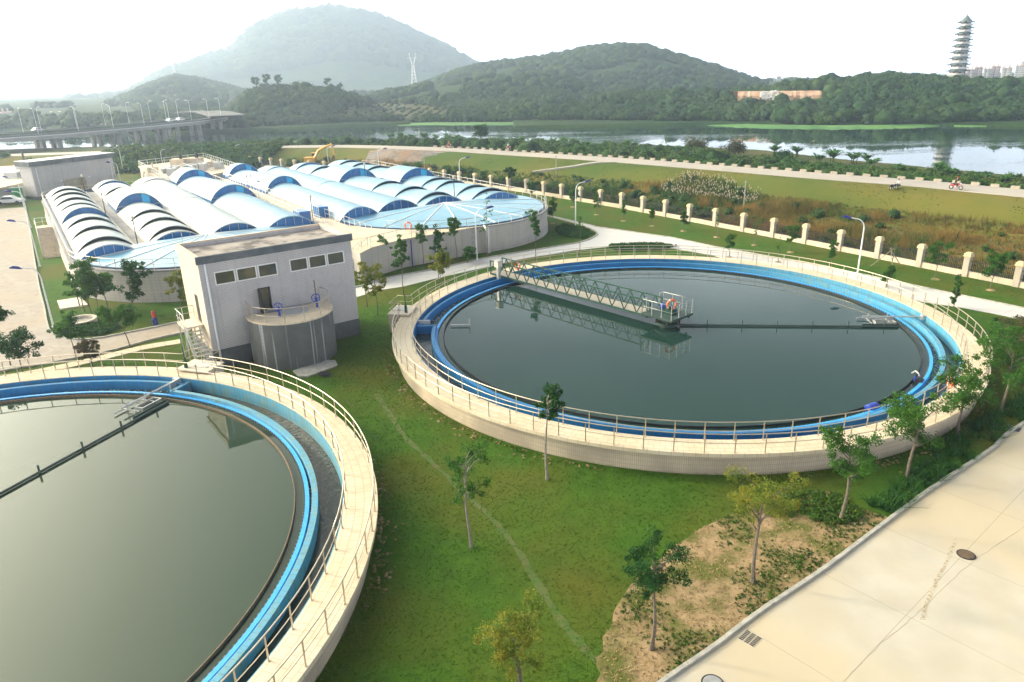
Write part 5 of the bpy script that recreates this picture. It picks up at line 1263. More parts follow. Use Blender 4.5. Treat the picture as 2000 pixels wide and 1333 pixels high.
def cards(P, R, n, size, rs, up=.3, squash=.8, shell=.55):
    """n leaf clump quads (as two triangles) round every centre"""
    m = len(P); d = rs.randn(m, n, 3); d[..., 2] *= .9; d /= np.linalg.norm(d, axis=-1, keepdims=True); d[..., 2] = np.where(d[..., 2] < -.3, -d[..., 2], d[..., 2])
    rad = R[:, None, None]*(shell+(1.08-shell)*rs.rand(m, n, 1)); c = P[:, None, :]+d*rad*np.array([1, 1, squash])
    nr = d+rs.randn(m, n, 3)*.6+np.array([0, 0, up]); nr /= np.linalg.norm(nr, axis=-1, keepdims=True)
    x = np.cross(nr, rs.randn(m, n, 3)); x /= np.linalg.norm(x, axis=-1, keepdims=True)+1e-9; y = np.cross(nr, x)
    s = (size if np.isscalar(size) else size[:, None, None])*(.55+.9*rs.rand(m, n, 1))
    V = np.stack([c-x*s, c-y*s*.7+nr*s*.2, c+x*s, c+y*s*.7+nr*s*.2], 2).reshape(-1, 3); q = np.arange(m*n)*4
    F = np.concatenate([np.stack([q, q+1, q+2], 1), np.stack([q, q+2, q+3], 1)]); return V, F
def blades(P, h, wd, rs, lean=.5, per=3):
    """upright grass blades: per triangles at each point"""
    P = np.repeat(P, per, 0); n = len(P); a = rs.rand(n)*6.28; w_ = wd*(.6+.8*rs.rand(n)); hh = h*(.5+rs.rand(n)) if np.isscalar(h) else np.repeat(h, per)*(.6+.6*rs.rand(n))
    P = P+np.stack([rs.randn(n)*wd*1.5, rs.randn(n)*wd*1.5, np.zeros(n)], 1)
    dx = np.stack([np.cos(a), np.sin(a), np.zeros(n)], 1)*w_[:, None]; tip = P+np.stack([rs.randn(n)*lean*hh, rs.randn(n)*lean*hh, hh], 1)
    V = np.stack([P-dx, P+dx, tip], 1).reshape(-1, 3); return V, np.arange(3*n).reshape(-1, 3)
def merge(parts):
    V = []; F = []; MI = []; o = 0
    for i, (v, f, *m) in enumerate(parts): V.append(v); F.append(f+o); MI.append(np.full(len(f), m[0] if m else 0)); o += len(v)
    return np.concatenate(V), np.concatenate(F), np.concatenate(MI)
rs = np.random.RandomState(77)
# canopy of the near hills, as one mass
def scatter_polar(n, r0, r1, a0=-46, a1=44):
    a = radians(a0)+rs.rand(n)*radians(a1-a0); r = np.sqrt(r0**2+rs.rand(n)*(r1**2-r0**2)); return a, r
M['canopy'] = mat('tree_canopy', (.016, .050, .012), (.008, .026, .009), .09, .8, c3=(.028, .060, .012), s3=.03, bump=.35, bscale=1.5)
M['canopyleaf'] = mat('canopy_leaves', (.028, .085, .018), (.012, .045, .012), .3, .7, c3=(.048, .10, .018), s3=.05)
parts = []
a, r = scatter_polar(26000, 280, 480); x, y = r*np.sin(a), r*np.cos(a); z = farz(a, r, x, y)
shr = np.interp(a, fs_az, fs_r); px, py = pxof(x, y, z+2)
cutw = (px > 1432) & (px < 1612) & (py > 170) & (py < 199) & (r < 372)
cl = classify(px, py); dens = fbm(x, y, 14, 3, 9)
keep = (r > shr+.8) & ~cutw & (cl == 0) & (px > -60) & (px < 2060) & (dens > .30); keep &= ~((px < 330) & (rs.rand(len(px)) > .35))
x, y, z, r, dens = x[keep], y[keep], z[keep], r[keep], dens[keep]
a = radians(-20)+rs.rand(4200)*radians(64); r_ = np.interp(a, fs_az, fs_r)+.5+rs.rand(4200)**1.3*34; x_, y_ = r_*np.sin(a), r_*np.cos(a); z_ = farz(a, r_, x_, y_); px, py = pxof(x_, y_, z_); k = (classify(px, py) == 0) & (fbm(x_, y_, 20, 2, 15) > .33) & ~((px > 1432) & (px < 1612) & (py < 199))
x, y, z, r, dens = [np.concatenate(q) for q in ((x, x_[k]), (y, y_[k]), (z, z_[k]), (r, r_[k]), (dens, r_[k]*0+.5))]
R = (1.2+2.0*rs.rand(len(x))**1.6)*np.where(rs.rand(len(x)) < .05, 1.45, 1)
print('front canopy', len(x))
P = np.stack([x, y, z+R*.55], 1); parts.append((*blobs(P, R*.72, ICO2, rs, .9, .25), 0)); parts.append((*cards(P, R, 30, .42, rs), 1))
V, F, mi = merge(parts); o = npmesh('forest', V, F, [M['canopy'], M['canopyleaf']], mi); tag(o, 'dense green forest along the far river bank', 'forest', kind='stuff')
parts = []
a, r = scatter_polar(24000, 480, 1060); x, y = r*np.sin(a), r*np.cos(a); z = farz(a, r, x, y); px, py = pxof(x, y, z+2); cl = classify(px, py)
keep = (cl == 0) & (px > -60) & (px < 2060) & (z > 3) & (fbm(x, y, 40, 3, 10) > .36) | ((cl == 2) & (rs.rand(len(x)) < .3)); x, y, z = x[keep], y[keep], z[keep]
R = 2.2+2.9*rs.rand(len(x)); P = np.stack([x, y, z+R*.35], 1); print('back canopy', len(x))
parts.append((*blobs(P, R, ICO2, rs, .8, .25), 0)); parts.append((*cards(P, R, 12, .8, rs), 1))
# orchard bushes in rows
a, r = scatter_polar(9000, 280, 620); x, y = r*np.sin(a), r*np.cos(a); x = np.round(x/5)*5+rs.randn(len(x))*.4; z = farz(np.arctan2(x, y), np.hypot(x, y), x, y); px, py = pxof(x, y, z); cl = classify(px, py)
k = (cl == 1); x, y, z = x[k], y[k], z[k]; R = .7+.5*rs.rand(len(x)); parts.append((*blobs(np.stack([x, y, z+.4], 1), R, ICO1, rs), 0))
# mountain side trees
X_, Y_, Z_ = MG; n = 9000; i = rs.randint(10, 60, n); j_ = rs.randint(0, X_.shape[1]-1, n); fi, fj = rs.rand(n), rs.rand(n)
x = X_[i, j_]*(1-fj)+X_[i, j_+1]*fj; y = Y_[i, j_]*(1-fi)+Y_[i+1, j_]*fi; z = Z_[i, j_]-2+2; R = 9+10*rs.rand(n)
P = np.stack([X_[i, j_]+rs.randn(n)*4, Y_[i, j_]+rs.randn(n)*3, Z_[i, j_]-2], 1); parts.append((*blobs(P, R, ICO1, rs, .8, .3), 0))
V, F, mi = merge(parts); o = npmesh('forest', V, F, [M['canopy'], M['canopyleaf']], mi); tag(o, 'hazy wooded slopes of the farther hills and mountain', 'forest', kind='stuff')
# bright green belt of water plants at the far shore
M['waterplant'] = mat('water_plants', (.07, .20, .04), (.04, .14, .03), .15, .8, c3=(.09, .22, .05), s3=.05)
def belt(name, pts, w0, w1, label):
    P = smoothpath([at(x, y, -1) for x, y in pts], 12); n = len(P); V = []; 
    for i, p in enumerate(P):
        d = Vector((p.x, p.y, 0)).normalized(); f = sin(pi*i/(n-1))**.4; nn_ = rs.rand()*.5+.6; V += [(p.x-d.x*w0*f*nn_, p.y-d.y*w0*f*nn_, -1.05), (p.x-d.x*w0*f*nn_*.8, p.y-d.y*w0*f*nn_*.8, -.75), (p.x+d.x*w1, p.y+d.y*w1, -.45)]
    F = []
    for i in range(n-1): F += [(3*i, 3*i+3, 3*i+4, 3*i+1), (3*i+1, 3*i+4, 3*i+5, 3*i+2)]
    tag(MB().add(V, F).build(name, M['waterplant'], None, 'all'), label, 'water plants', kind='stuff')
belt('water_plants', [(430, 257), (560, 250), (700, 245), (900, 243), (1100, 243), (1250, 243), (1340, 243)], 7, 5, 'thin bright green belt of water plants at the left part of the far bank')
belt('water_plants', [(1320, 243), (1400, 245), (1480, 248), (1600, 250), (1700, 249.5), (1780, 248), (1840, 246)], 9, 5, 'broad bright green belt of water plants on the far bank')
belt('water_plants', [(1860, 246), (1900, 246), (1940, 245), (1965, 243)], 7, 5, 'small patch of water plants at the far right bank')
# ------------------------------------------------------------------ clay cutting
c0, c1 = at(1440, 196, 4.2), at(1606, 196, 4.2); c0 = atd(1442, 197, 350); c1 = atd(1606, 195, 350); h0 = atd(1442, 179, 355); h1 = atd(1606, 177.5, 355)
M['clay'] = mat('clay_cut', (.42, .23, .13), (.30, .19, .12), .3, .95, bump=.4, bscale=.8, c3=(.48, .34, .24), s3=.12)
V = []; n = 40
for k in range(n+1):
    f = k/n; b = c0.lerp(c1, f); t_ = h0.lerp(h1, f); j1 = rs.rand()*.8
    V += [(b.x, b.y, b.z-2), (b.x, b.y+1+j1, (b.z+t_.z)/2), (t_.x, t_.y+j1, t_.z-.25*rs.rand()), (t_.x, t_.y+7, t_.z-.1), (t_.x, t_.y+9, t_.z-7)]
F = [(5*k+i, 5*k+5+i, 5*k+6+i, 5*k+1+i) for k in range(n) for i in range(4)]
tag(MB().add(V, F).build('clay_cutting', M['clay']), 'bare reddish clay cutting in the wooded slope', 'cutting', kind='structure')
# pale rubble spilling over the cut
P = []; 
for k in range(160): f = rs.rand(); q = c0.lerp(c1, .28+.22*rs.rand()); t_ = h0.lerp(h1, .3+.2*rs.rand()); P.append((q.x, q.y-.2+1.5*f, q.z+(t_.z-q.z)*f))
P = np.array(P); V, F = blobs(P, .3+.4*rs.rand(len(P)), ICO1, rs, .7, .4); tag(npmesh('rubble', V, F, M['whitewall']), 'white rubble spilling down the middle of the clay cutting', 'rubble', kind='stuff')

# ------------------------------------------------------------------ pagoda
p = atd(1869, 147, 470); pz = p.z; t = empty('pagoda', (p.x, p.y, pz), .2, 'tall slender many tiered pagoda with upturned dark eaves on the right hill', 'pagoda')
M['pagwall'] = mat('pagoda_wall', (.34, .33, .31), (.28, .27, .25), .5, .85); M['pagroof'] = mat('pagoda_roof', (.07, .11, .11), (.10, .13, .12), .6, .8)
HT_ = 26.6; n = 9; z = 0
for i in range(n):
    f = i/(n-1); w_ = 3.8-1.45*f; hh = (HT_/n)*(1.06-.12*f)
    mb = MB(); mb.lathe([(w_, 0), (w_, hh*.62)], 8); mb.build('storey', M['pagwall'], t)
    st = t.children[-1]; st.location = (0, 0, z)
    dd = MB()
    for k in range(8):
        a = (k+.5)*pi/4; r_ = w_*cos(pi/8)+.02; x, y = r_*cos(a), r_*sin(a); e = Vector((-sin(a), cos(a), 0)); c = Vector((x, y, hh*.3))
        dd.bar(c-Vector((0, 0, hh*.22)), c+Vector((0, 0, hh*.22)), .9-.3*f, .1, up=(cos(a), sin(a), 0))
    dd.build('openings', M['dark'], st)
    rl = MB(); rl.lathe([(w_+.9, .25), (w_+.9, .95), (w_+.84, .95), (w_+.84, .25)], 8, close=True); rl.lathe([(w_, .1), (w_+.95, .1), (w_+.95, .25), (w_, .25)], 8); rl.build('balcony', M['whitewall'], st)
    # octagonal roof skirt with upturned corners
    V = []; F = []; ez = hh*.62; R0, R1 = w_*.98, w_+2.15-.35*f; N = 32
    for k in range(N):
        a = 2*pi*k/N; cm = (cos(pi/8)/cos(((a+pi/8) % (pi/4))-pi/8)); up_ = .75*(abs(((a) % (pi/4))-pi/8)/(pi/8))**3
        V += [(R0*cos(a), R0*sin(a), ez+hh*.34), ((R0+R1)/2*cos(a)*cm**.5, (R0+R1)/2*sin(a)*cm**.5, ez+hh*.06), (R1*cm*cos(a), R1*cm*sin(a), ez-.15+up_), (R0*cos(a), R0*sin(a), ez-.12)]
    for k in range(N):
        l = (k+1) % N
        for q in range(3): F.append((4*k+q, 4*k+q+1, 4*l+q+1, 4*l+q))
    if i == n-1:
        V.append((0, 0, ez+hh*1.3)); top = len(V)-1
        for k in range(N): F.append((4*k, 4*((k+1) % N), top))
    MB().add(V, F).build('eaves', M['pagroof'], st)
    z += hh
MB().tube([(0, 0, z+.6), (0, 0, z+1.5), (0, 0, z+2.0), (0, 0, z+4.2)], [.35, .18, .3, .05], 8).build('finial', M['pagwall'], t, True)
MB().lathe([(5.2, -6), (5.2, 0), (0.01, 0)], 8).build('base', M['pagwall'], t)

# ------------------------------------------------------------------ distant apartment blocks
def block(px0, px1, ytop, D, label, nf, m, grp=None, name='apartment_block', ybase=158):
    a, b = atd(px0, ytop, D), atd(px1, ytop, D); z1 = a.z; z0 = atd(px0, ybase, D).z; L = (b-a).length
    t = empty(name, (a.x, a.y, z0), atan2(b.y-a.y, b.x-a.x), label, 'building', grp); H = z1-z0; dp = 12
    MB().box(0, 0, 0, L, dp, H).build('walls', m, t)
    mb = MB(); nb_ = max(2, int(L/5))
    for i in range(nb_): mb.box((i+.15)*L/nb_, -1.1, 0, (i+.55)*L/nb_, -.02, H*(.97 if i % 2 else .99))
    mb.build('bays', M['whitewall'], t); mb = MB()
    for f in range(nf):
        for i in range(nb_): mb.box((i+.62)*L/nb_, -.1, (f+.3)*H/nf, (i+.92)*L/nb_, -.02, (f+.75)*H/nf); mb.box((i+.2)*L/nb_, -1.2, (f+.35)*H/nf, (i+.5)*L/nb_, -1.11, (f+.7)*H/nf)
    mb.build('windows', M['plinth'], t)
    rf = MB(); rf.box(-.5, -1.4, H, L+.5, dp+.5, H+.8)
    for i in range(nb_): rf.box((i+.25)*L/nb_, 1, H+.8, (i+.6)*L/nb_, 6, H+3.2)
    rf.build('roof', M['pinkwall'], t)
G = 'far pink apartment blocks behind the wooded hill'
block(1888, 1903, 137, 1000, 'narrow far pink block right beside the pagoda', 7, M['pinkwall'], G)
block(1904, 1920, 133, 1010, 'far pink block, second to the right of the pagoda', 8, M['pinkwall'], G)
block(1921, 1936, 136, 1000, 'far pink block in the middle of the row right of the pagoda', 7, M['whitewall'], G)
block(1937, 1955, 131, 1010, 'tallest far pink block in the row right of the pagoda', 8, M['pinkwall'], G)
block(1957, 1978, 134, 1000, 'right end block of the far row beside the pagoda', 7, M['whitewall'], G)
block(1984, 1998, 130, 980, 'pale yellow far block near the right frame edge', 8, M['whitewall'], G)
block(1996, 2030, 122, 980, 'tall pale yellow far block cut by the right frame edge', 10, M['cream2'], G)
for i, (x0, x1, yt) in enumerate(((1505, 1514, 154), (1517, 1526, 151), (1529, 1540, 153), (1545, 1556, 152))):
    block(x0, x1, yt, 1100, 'tiny white far building %s from the left in the gap between the hills' % ORD[i], 3, M['whitewall'], 'small white buildings in the gap between the hills', 'far_building', 164)
for i, (x0, x1, yt, yb) in enumerate(((2, 22, 222, 232), (30, 46, 224, 232), (58, 70, 226, 233), (95, 128, 228, 234))):
    block(x0, x1, yt, 640, 'low hazy building %s from the left beyond the bridge' % ORD[i], 2, M['whitewall'], 'low buildings beyond the bridge', 'far_building', yb)
# white vans / sheds on the far bank
for (x0, x1, yt, yb, lb) in ((961, 974, 213, 217.5, 'small white building on the clearing at the foot of the wooded hill'), (903, 912, 215, 218.5, 'tiny white shed left of the clearing on the far bank')):
    p = atd(x0, yb, 400); q = atd(x1, yb, 400); p.z = atd(x0, yb, 400).z; L = (q-p).length; t = empty('white_shed', (p.x, p.y, p.z), atan2(q.y-p.y, q.x-p.x), lb, 'shed'); MB().box(0, 0, -3, L, 3, 1.1).build('walls', M['whitewall'], t)
    mb = MB(); mb.add([(-.2, -.3, 1.1), (L+.2, -.3, 1.1), (L+.2, 3.3, 1.1), (-.2, 3.3, 1.1), (0, 1.5, 1.8), (L, 1.5, 1.8)], [(0, 1, 5, 4), (2, 3, 4, 5), (0, 4, 3), (1, 2, 5)]); mb.build('roof', M['white'], t)
# ------------------------------------------------------------------ pylons
def pylon(px, pyt, pyb, D, label, m):
    b = atd(px, pyb, D); H = atd(px, pyt, D).z-b.z; t = empty('power_pylon', (b.x, b.y, b.z), .3, label, 'pylon'); mb = MB(); w0, w1 = H*.085, H*.03; s_ = H*.008
    cr = [(-1, -1), (1, -1), (1, 1), (-1, 1)]
    lev = [(w0*(1-f)+w1*f, H*.62*f) for f in (0, .2, .4, .58, .74, .88, 1)]
    for (wa, za), (wb, zb) in zip(lev[:-1], lev[1:]):
        for i in range(4):
            c, d = cr[i], cr[(i+1) % 4]; mb.bar((c[0]*wa, c[1]*wa, za), (c[0]*wb, c[1]*wb, zb), s_); mb.bar((c[0]*wa, c[1]*wa, za), (d[0]*wb, d[1]*wb, zb), s_*.7); mb.bar((d[0]*wa, d[1]*wa, za), (c[0]*wb, c[1]*wb, zb), s_*.7)
    mb.build('tower', m, t); mb = MB()
    for s in (-1, 1):
        for y in (-w1, w1): mb.bar((s*w1, y, H*.62), (s*H*.085, y*.6, H*.82), s_); mb.bar((s*H*.085, y*.6, H*.82), (s*H*.10, 0, H), s_); mb.bar((0, y, H*.66), (s*H*.085, y*.6, H*.82), s_*.7)
        mb.bar((s*H*.085, 0, H*.86), (s*H*.17, 0, H*.84), s_); mb.bar((s*H*.10, 0, H*.98), (s*H*.16, 0, H*.93), s_*.8)
    mb.bar((-H*.085, 0, H*.84), (H*.085, 0, H*.84), s_); mb.build('head_frame', m, t)
pylon(809, 104, 165, 640, 'white steel lattice pylon standing before the hazy mountain', M['white'])
pylon(33, 195, 228, 1200, 'faint far pylon at the left edge', M['galv'])
pylon(341, 113, 145, 1250, 'faint pylon on the shoulder of the mountain', M['galv'])
# wires
# ------------------------------------------------------------------ crest trees
for i, (px, py, h, D, lb) in enumerate(((501, 172, 7, 428, 'leftmost tree standing out on the crest of the small hill'), (522, 168, 8, 430, 'second tree standing out on the crest of the small hill'), (545, 167, 7, 430, 'rounded tree, third on the crest of the small hill'), (640, 171, 6.5, 430, 'lone slim tree on the right part of the small hill crest'), (663, 176, 4, 430, 'small tree at the right end of the small hill crest'))):
    p = atd(px, py, D); tree((p.x, p.y, p.z-2), h*.85+1, 3, 1.9, lb, leafm='leafdark', seed=i, size=.30, dens=.55, r0=.16, nb=12, group='trees on the crest of the small hill', name='hill_tree')
# ================================================================== BRIDGE
near_e = [at(x, y, 5) for x, y in ((-260, 287), (0, 270), (100, 263.5), (200, 255), (300, 246), (400, 235.5), (445, 229))]
ctr = smoothpath(near_e, 8); near_l = ctr; W_ = 20
BRd = offsetpath(near_l, -W_) if False else offsetpath(near_l, W_)
t = empty('river_bridge', (near_l[0].x, near_l[0].y, 0), 0, 'long grey concrete road bridge with paired piers crossing the river at the left', 'bridge'); bo = t.location.copy()
def lstrip(l, r, z0, z1, name, m, parent):
    mb = MB(); vs = []; n = len(l)
    for a, b in zip(l, r): vs += [(a[0]-bo.x, a[1]-bo.y, z1), (b[0]-bo.x, b[1]-bo.y, z1), (a[0]-bo.x, a[1]-bo.y, z0), (b[0]-bo.x, b[1]-bo.y, z0)]
    fs = []
    for i in range(n-1): o = i*4; q = o+4; fs += [(o, o+1, q+1, q), (o+2, q+2, q+3, o+3), (o, q, q+2, o+2), (o+1, o+3, q+3, q+1)]
    return mb.add(vs, fs).build(name, m, parent)
lstrip(near_l, BRd, 3.7, 4.9, 'deck', M['conc2'], t); lstrip(offsetpath(near_l, .5), offsetpath(near_l, W_-.5), 4.9, 4.95, 'carriageway', M['asphalt'], t)
lstrip(near_l, offsetpath(near_l, .35), 4.9, 5.6, 'parapet', M['darkconc'], t); lstrip(offsetpath(near_l, W_-.35), BRd, 4.9, 5.6, 'parapet', M['darkconc'], t); lstrip(offsetpath(near_l, W_/2-.3), offsetpath(near_l, W_/2+.3), 4.95, 5.6, 'median_hedge', M['leafdark'], t)
lstrip(offsetpath(near_l, -.05), offsetpath(near_l, 0), 4.75, 4.95, 'edge_beam', M['white'], t)
pr = None
for i, (q, d) in enumerate(walk(ctr, 23, 4)):
    nrm = Vector((-d.y, d.x, 0))
    for off_ in (3.5, 7.0, 13.0, 16.5):
        c = q+nrm*off_-bo
        if pr is None: pr = MB().box(-.55, -.7, -4, .55, .7, 3.2).build('pier', M['conc2'], t); o = pr
        else: o = dup(pr, t)
        o.location = (c.x, c.y, 0); o.rotation_euler = (0, 0, atan2(d.y, d.x))
    for (o0, o1) in ((1.2, 8.6), (11.4, 18.8)):
        a, b = q+nrm*o0-bo, q+nrm*o1-bo; MB().bar((a.x, a.y, 3.45), (b.x, b.y, 3.45), 1.5, .5).build('pier_cap', M['conc2'], t)
lamp0 = None; bl = [(q+Vector((-d.y, d.x, 0))*o_, o_, d) for o_ in (.8, W_-.8) for q, d in walk(ctr, 13.5, 2)]
bl = [b for b in bl if visible(b[0]+Vector((0, 0, 5)), 30)]; bl.sort(key=lambda b: (b[1], pxof(b[0].x, b[0].y, 5)[0]))
for row, side_ in ((.8, 'near'), (W_-.8, 'far')):
    L_ = [b for b in bl if b[1] == row]
    for i, (q, o_, d) in enumerate(L_):
        lb = '%s slim white lamp from the left on the %s edge of the bridge' % ((ORD+['twenty first', 'twenty second', 'twenty third', 'twenty fourth', 'twenty fifth', 'twenty sixth', 'twenty seventh', 'twenty eighth', 'twenty ninth', 'thirtieth']+['last']*9)[i], side_)
        if lamp0 is None:
            lamp0 = empty('bridge_lamp', (0, 0, 0), 0, lb, 'street lamp', 'lamps along the river bridge'); MB().tube([(0, 0, 0), (0, 0, 5), (0, 0, 7.6), (0, -.4, 8.0), (0, -1.0, 8.2)], [.07, .055, .045, .04, .04], 5).build('pole', M['lampw'], lamp0, True)
            MB().box(-.12, -1.7, 8.15, .12, -.9, 8.3).build('lamp_head', M['lampw'], lamp0); o = lamp0
        else: o = dup(lamp0)
        o.location = (q.x, q.y, 4.95); o.rotation_euler = (0, 0, atan2(d.y, d.x)+(pi if side_ == 'near' else 0)); o['label'] = lb
# road climbing away behind the bridge end
ap = [at(425, 230, 5), at(440, 222, 5.2), at(430, 216, 6), at(395, 215, 6.5), at(370, 221, 6.5), at(372, 229, 5.5)]
lp = smoothpath([atd(445, 226, 330), atd(420, 219, 390), atd(385, 217, 420), atd(365, 220, 400)], 5)
strip('approach_road', offsetpath(lp, 7), offsetpath(lp, -7), -.6, .0, M['asphalt'], 'pale road curving away behind the bridge end', 'road')
# cars on the bridge
def car(loc, rz, label, m, s=1.0):
    t = empty('car', loc, rz, label, 'car', 'cars on the bridge road'); mb = MB(); B = [(-2.1, .35), (-2.15, .75), (-1.5, .95), (-1.0, 1.42), (.5, 1.42), (1.1, .95), (2.05, .8), (2.15, .4)]
    vs = [(x, s_*.85*(.82 if z > 1.2 else 1), z) for s_ in (-1, 1) for x, z in B]; n = len(B); mb.add(vs, [tuple(range(n)), tuple(range(2*n-1, n-1, -1))]+[(i, n+i, n+(i+1) % n, (i+1) % n) for i in range(n)]); mb.build('body', m, t)
    for s_ in (-1, 1): MB().add([(-1.35, s_*.86, .98), (-.95, s_*.74, 1.34), (.45, s_*.74, 1.34), (.95, s_*.86, .98)], [(0, 1, 2, 3)]).build('window', M['dark'], t)
    for x in (-1.35, 1.35):
        for s_ in (-1, 1): MB().tube([(x, s_*.72, .32), (x, s_*.9, .32)], .32, 12).build('wheel', M['rubber'], t)
for (px, py, lb, m) in ((75, 258, 'grey car at the left on the bridge', M['galv']), (333, 239, 'white car right of the middle of the bridge', M['white']), (352, 237, 'second white car close behind the other on the bridge', M['white']), (418, 226, 'dark car near the right end of the bridge', M['dark'])):
    p = at(px, py, 4.97); k = min(range(len(ctr)), key=lambda i: (ctr[i]-p).length); d = ctr[min(k+1, len(ctr)-1)]-ctr[max(k-1, 0)]; car((p.x, p.y, 4.97), atan2(d.y, d.x), lb, m)

# ================================================================== RIVER BANK, FIELD AND DIKE
rs = np.random.RandomState(5)
road_far = offsetpath(dike_c, -3.4)
# marker blocks along the river edge of the dike road
k0 = None; M['block'] = mat('block_stone', (.34, .30, .24), (.24, .22, .19), 2, .9)
n = 0
for q, d in walk(offsetpath(dike_c, -3.15), 2.55, 1):
    px, py = pxof(q.x, q.y, q.z)
    if not (850 < px < 2030): continue
    if k0 is None:
        mb = MB(); mb.add([(-.6, -.2, 0), (.6, -.2, 0), (.6, .2, 0), (-.6, .2, 0), (-.52, -.14, .42), (.52, -.14, .42), (.52, .14, .42), (-.52, .14, .42)], [(0, 1, 5, 4), (1, 2, 6, 5), (2, 3, 7, 6), (3, 0, 4, 7), (4, 5, 6, 7), (0, 3, 2, 1)])
        k0 = mb.build('marker_block', M['block'], None); tag(k0, 'low stone block in the row on the river edge of the dike road', 'marker block', 'stone blocks along the dike road'); o = k0
    else: o = dup(k0)
    o.location = (q.x, q.y, q.z+.01); o.rotation_euler = (0, 0, atan2(d.y, d.x)); n += 1
def bankpoints(n, px0, px1, off0, off1):
    """points on the river bank: along the road between two photo columns, off metres from the road edge"""
    P = [(q, d) for q, d in walk(dike_c, .5) if px0 < pxof(q.x, q.y, q.z)[0] < px1]; out = []
    for _ in range(n):
        q, d = P[rs.randint(len(P))]; o_ = off0+(off1-off0)*rs.rand(); out.append((q.x+d.y*(4+o_), q.y-d.x*(4+o_)))
    return np.array(out)
def onland(P): return P[polydist(P[:, 0], P[:, 1], SHORE) > -1.0]
parts = []
P = onland(bankpoints(4600, 560, 2060, .4, 30)); z = terr(P[:, 0], P[:, 1]); R = .35+.55*rs.rand(len(P))
P3 = np.stack([P[:, 0], P[:, 1], z+R*.45], 1); parts.append((*cards(P3, R, 34, .16, rs), 0)); parts.append((*blobs(P3-[0, 0, .1], R*.75, ICO1, rs), 1))
P = onland(np.concatenate([bankpoints(650, 745, 1010, 2, 24), bankpoints(500, 1040, 1470, 3, 26), bankpoints(120, 560, 700, 2, 14), bankpoints(160, 1480, 2040, 5, 16)])); z = terr(P[:, 0], P[:, 1]); R = (.8+1.1*rs.rand(len(P))*np.where(P[:, 0] > 45, .3, 1))*np.where(P[:, 1] > 150, 1.45, 1); P3 = np.stack([P[:, 0], P[:, 1], z+R*.5], 1)
parts.append((*cards(P3, R, 60, .24, rs), 0)); parts.append((*blobs(P3, R*.8, ICO2, rs), 1))
P = onland(bankpoints(2500, 560, 2060, .2, 30)); P3 = np.stack([P[:, 0], P[:, 1], terr(P[:, 0], P[:, 1])], 1); parts.append((*blades(P3, .55, .07, rs, .35, 6), 0))
# left bank thicket behind the far basins
P = onland(bankpoints(2200, 236, 560, -26, 16)); P = P[np.abs(polydist(P[:, 0], P[:, 1], dike_c)) > 4]; z = terr(P[:, 0], P[:, 1]); R = .8+.8*rs.rand(len(P)); P3 = np.stack([P[:, 0], P[:, 1], z+R*.5], 1)
parts.append((*cards(P3, R, 44, .30, rs), 0)); parts.append((*blobs(P3, R*.85, ICO1, rs), 1))
M['scrub'] = mat('bank_scrub', (.060, .155, .025), (.035, .10, .018), .35, .7, c3=(.09, .14, .03), s3=.08, transl=.2)
M['scrubcore'] = mat('bank_scrub_core', (.02, .055, .015), (.014, .038, .012), .6, .9)
V, F, mi = merge(parts); tag(npmesh('riverside_scrub', V, F, [M['scrub'], M['scrubcore']], mi), 'low green scrub between the dike road and the river', 'scrub', kind='stuff')
# banana plants
def banana(loc, h, label, seed):
    rnd = random.Random(seed); t = empty('banana_plant', loc, rnd.uniform(0, 6), label, 'banana plant', 'banana plants on the river bank'); nst = rnd.randint(2, 4); lf = MB(); st = MB()
    for s_ in range(nst):
        bx, by = rnd.uniform(-.5, .5), rnd.uniform(-.5, .5); hh = h*rnd.uniform(.30, .45)
        st.tube([(bx, by, -.2), (bx*1.1, by*1.1, hh*.6), (bx*1.2, by*1.2, hh)], [.13, .10, .06], 6)
        for k in range(rnd.randint(9, 12)):
            a = rnd.uniform(0, 6.28); L = h*rnd.uniform(.5, .72); up_ = rnd.uniform(.7, 1.7); c = Vector((bx*1.2, by*1.2, hh)); dx = Vector((cos(a), sin(a), 0)); sd_ = Vector((-sin(a), cos(a), 0)); pts = []
            for q in range(6): f = q/5; pts.append((c+dx*L*f*.9+Vector((0, 0, L*(up_*f*1.2-.85*f*f*up_))), 0.03+.27*sin(pi*min(1, f*.95+.08))))
            vs = []
            for p_, w_ in pts: vs += [p_-sd_*w_-Vector((0, 0, w_*.3)), p_, p_+sd_*w_-Vector((0, 0, w_*.3))]
            lf.add(vs, [f_ for q in range(5) for f_ in ((3*q, 3*q+1, 3*q+4, 3*q+3), (3*q+1, 3*q+2, 3*q+5, 3*q+4))])
    st.build('stem', M['reed'], t); lf.build('leaves', M['banana'], t)
bans = [(1513, 302, 2.4), (1560, 305, 2.6), (1625, 318, 3.4), (1598, 316, 2.0), (1668, 318, 2.6), (1688, 322, 3.0), (1702, 326, 2.2), (1752, 336, 1.8), (1765, 338, 1.6), (1840, 340, 2.3), (1858, 345, 1.9), (1930, 352, 1.4), (1965, 356, 1.5), (1078, 285, 2.6), (1100, 286, 2.8), (1122, 287, 2.6), (1145, 290, 2.4), (1060, 284, 2.2), (1225, 290, 2.8), (1240, 292, 2.2), (1020, 281, 2.4), (1000, 281, 2.0), (960, 280, 2.4), (765, 276, 3.0), (785, 276, 3.2), (808, 277, 3.0), (830, 277, 3.2), (852, 277, 2.8), (875, 278, 3.0), (895, 279, 2.6), (550, 281, 2.6), (570, 281, 2.2), (535, 282, 2.2), (660, 280, 2.2), (640, 279, 2.0), (335, 284, 2.8), (1445, 298, 2.0)]
bans.sort(key=lambda b: -b[0])
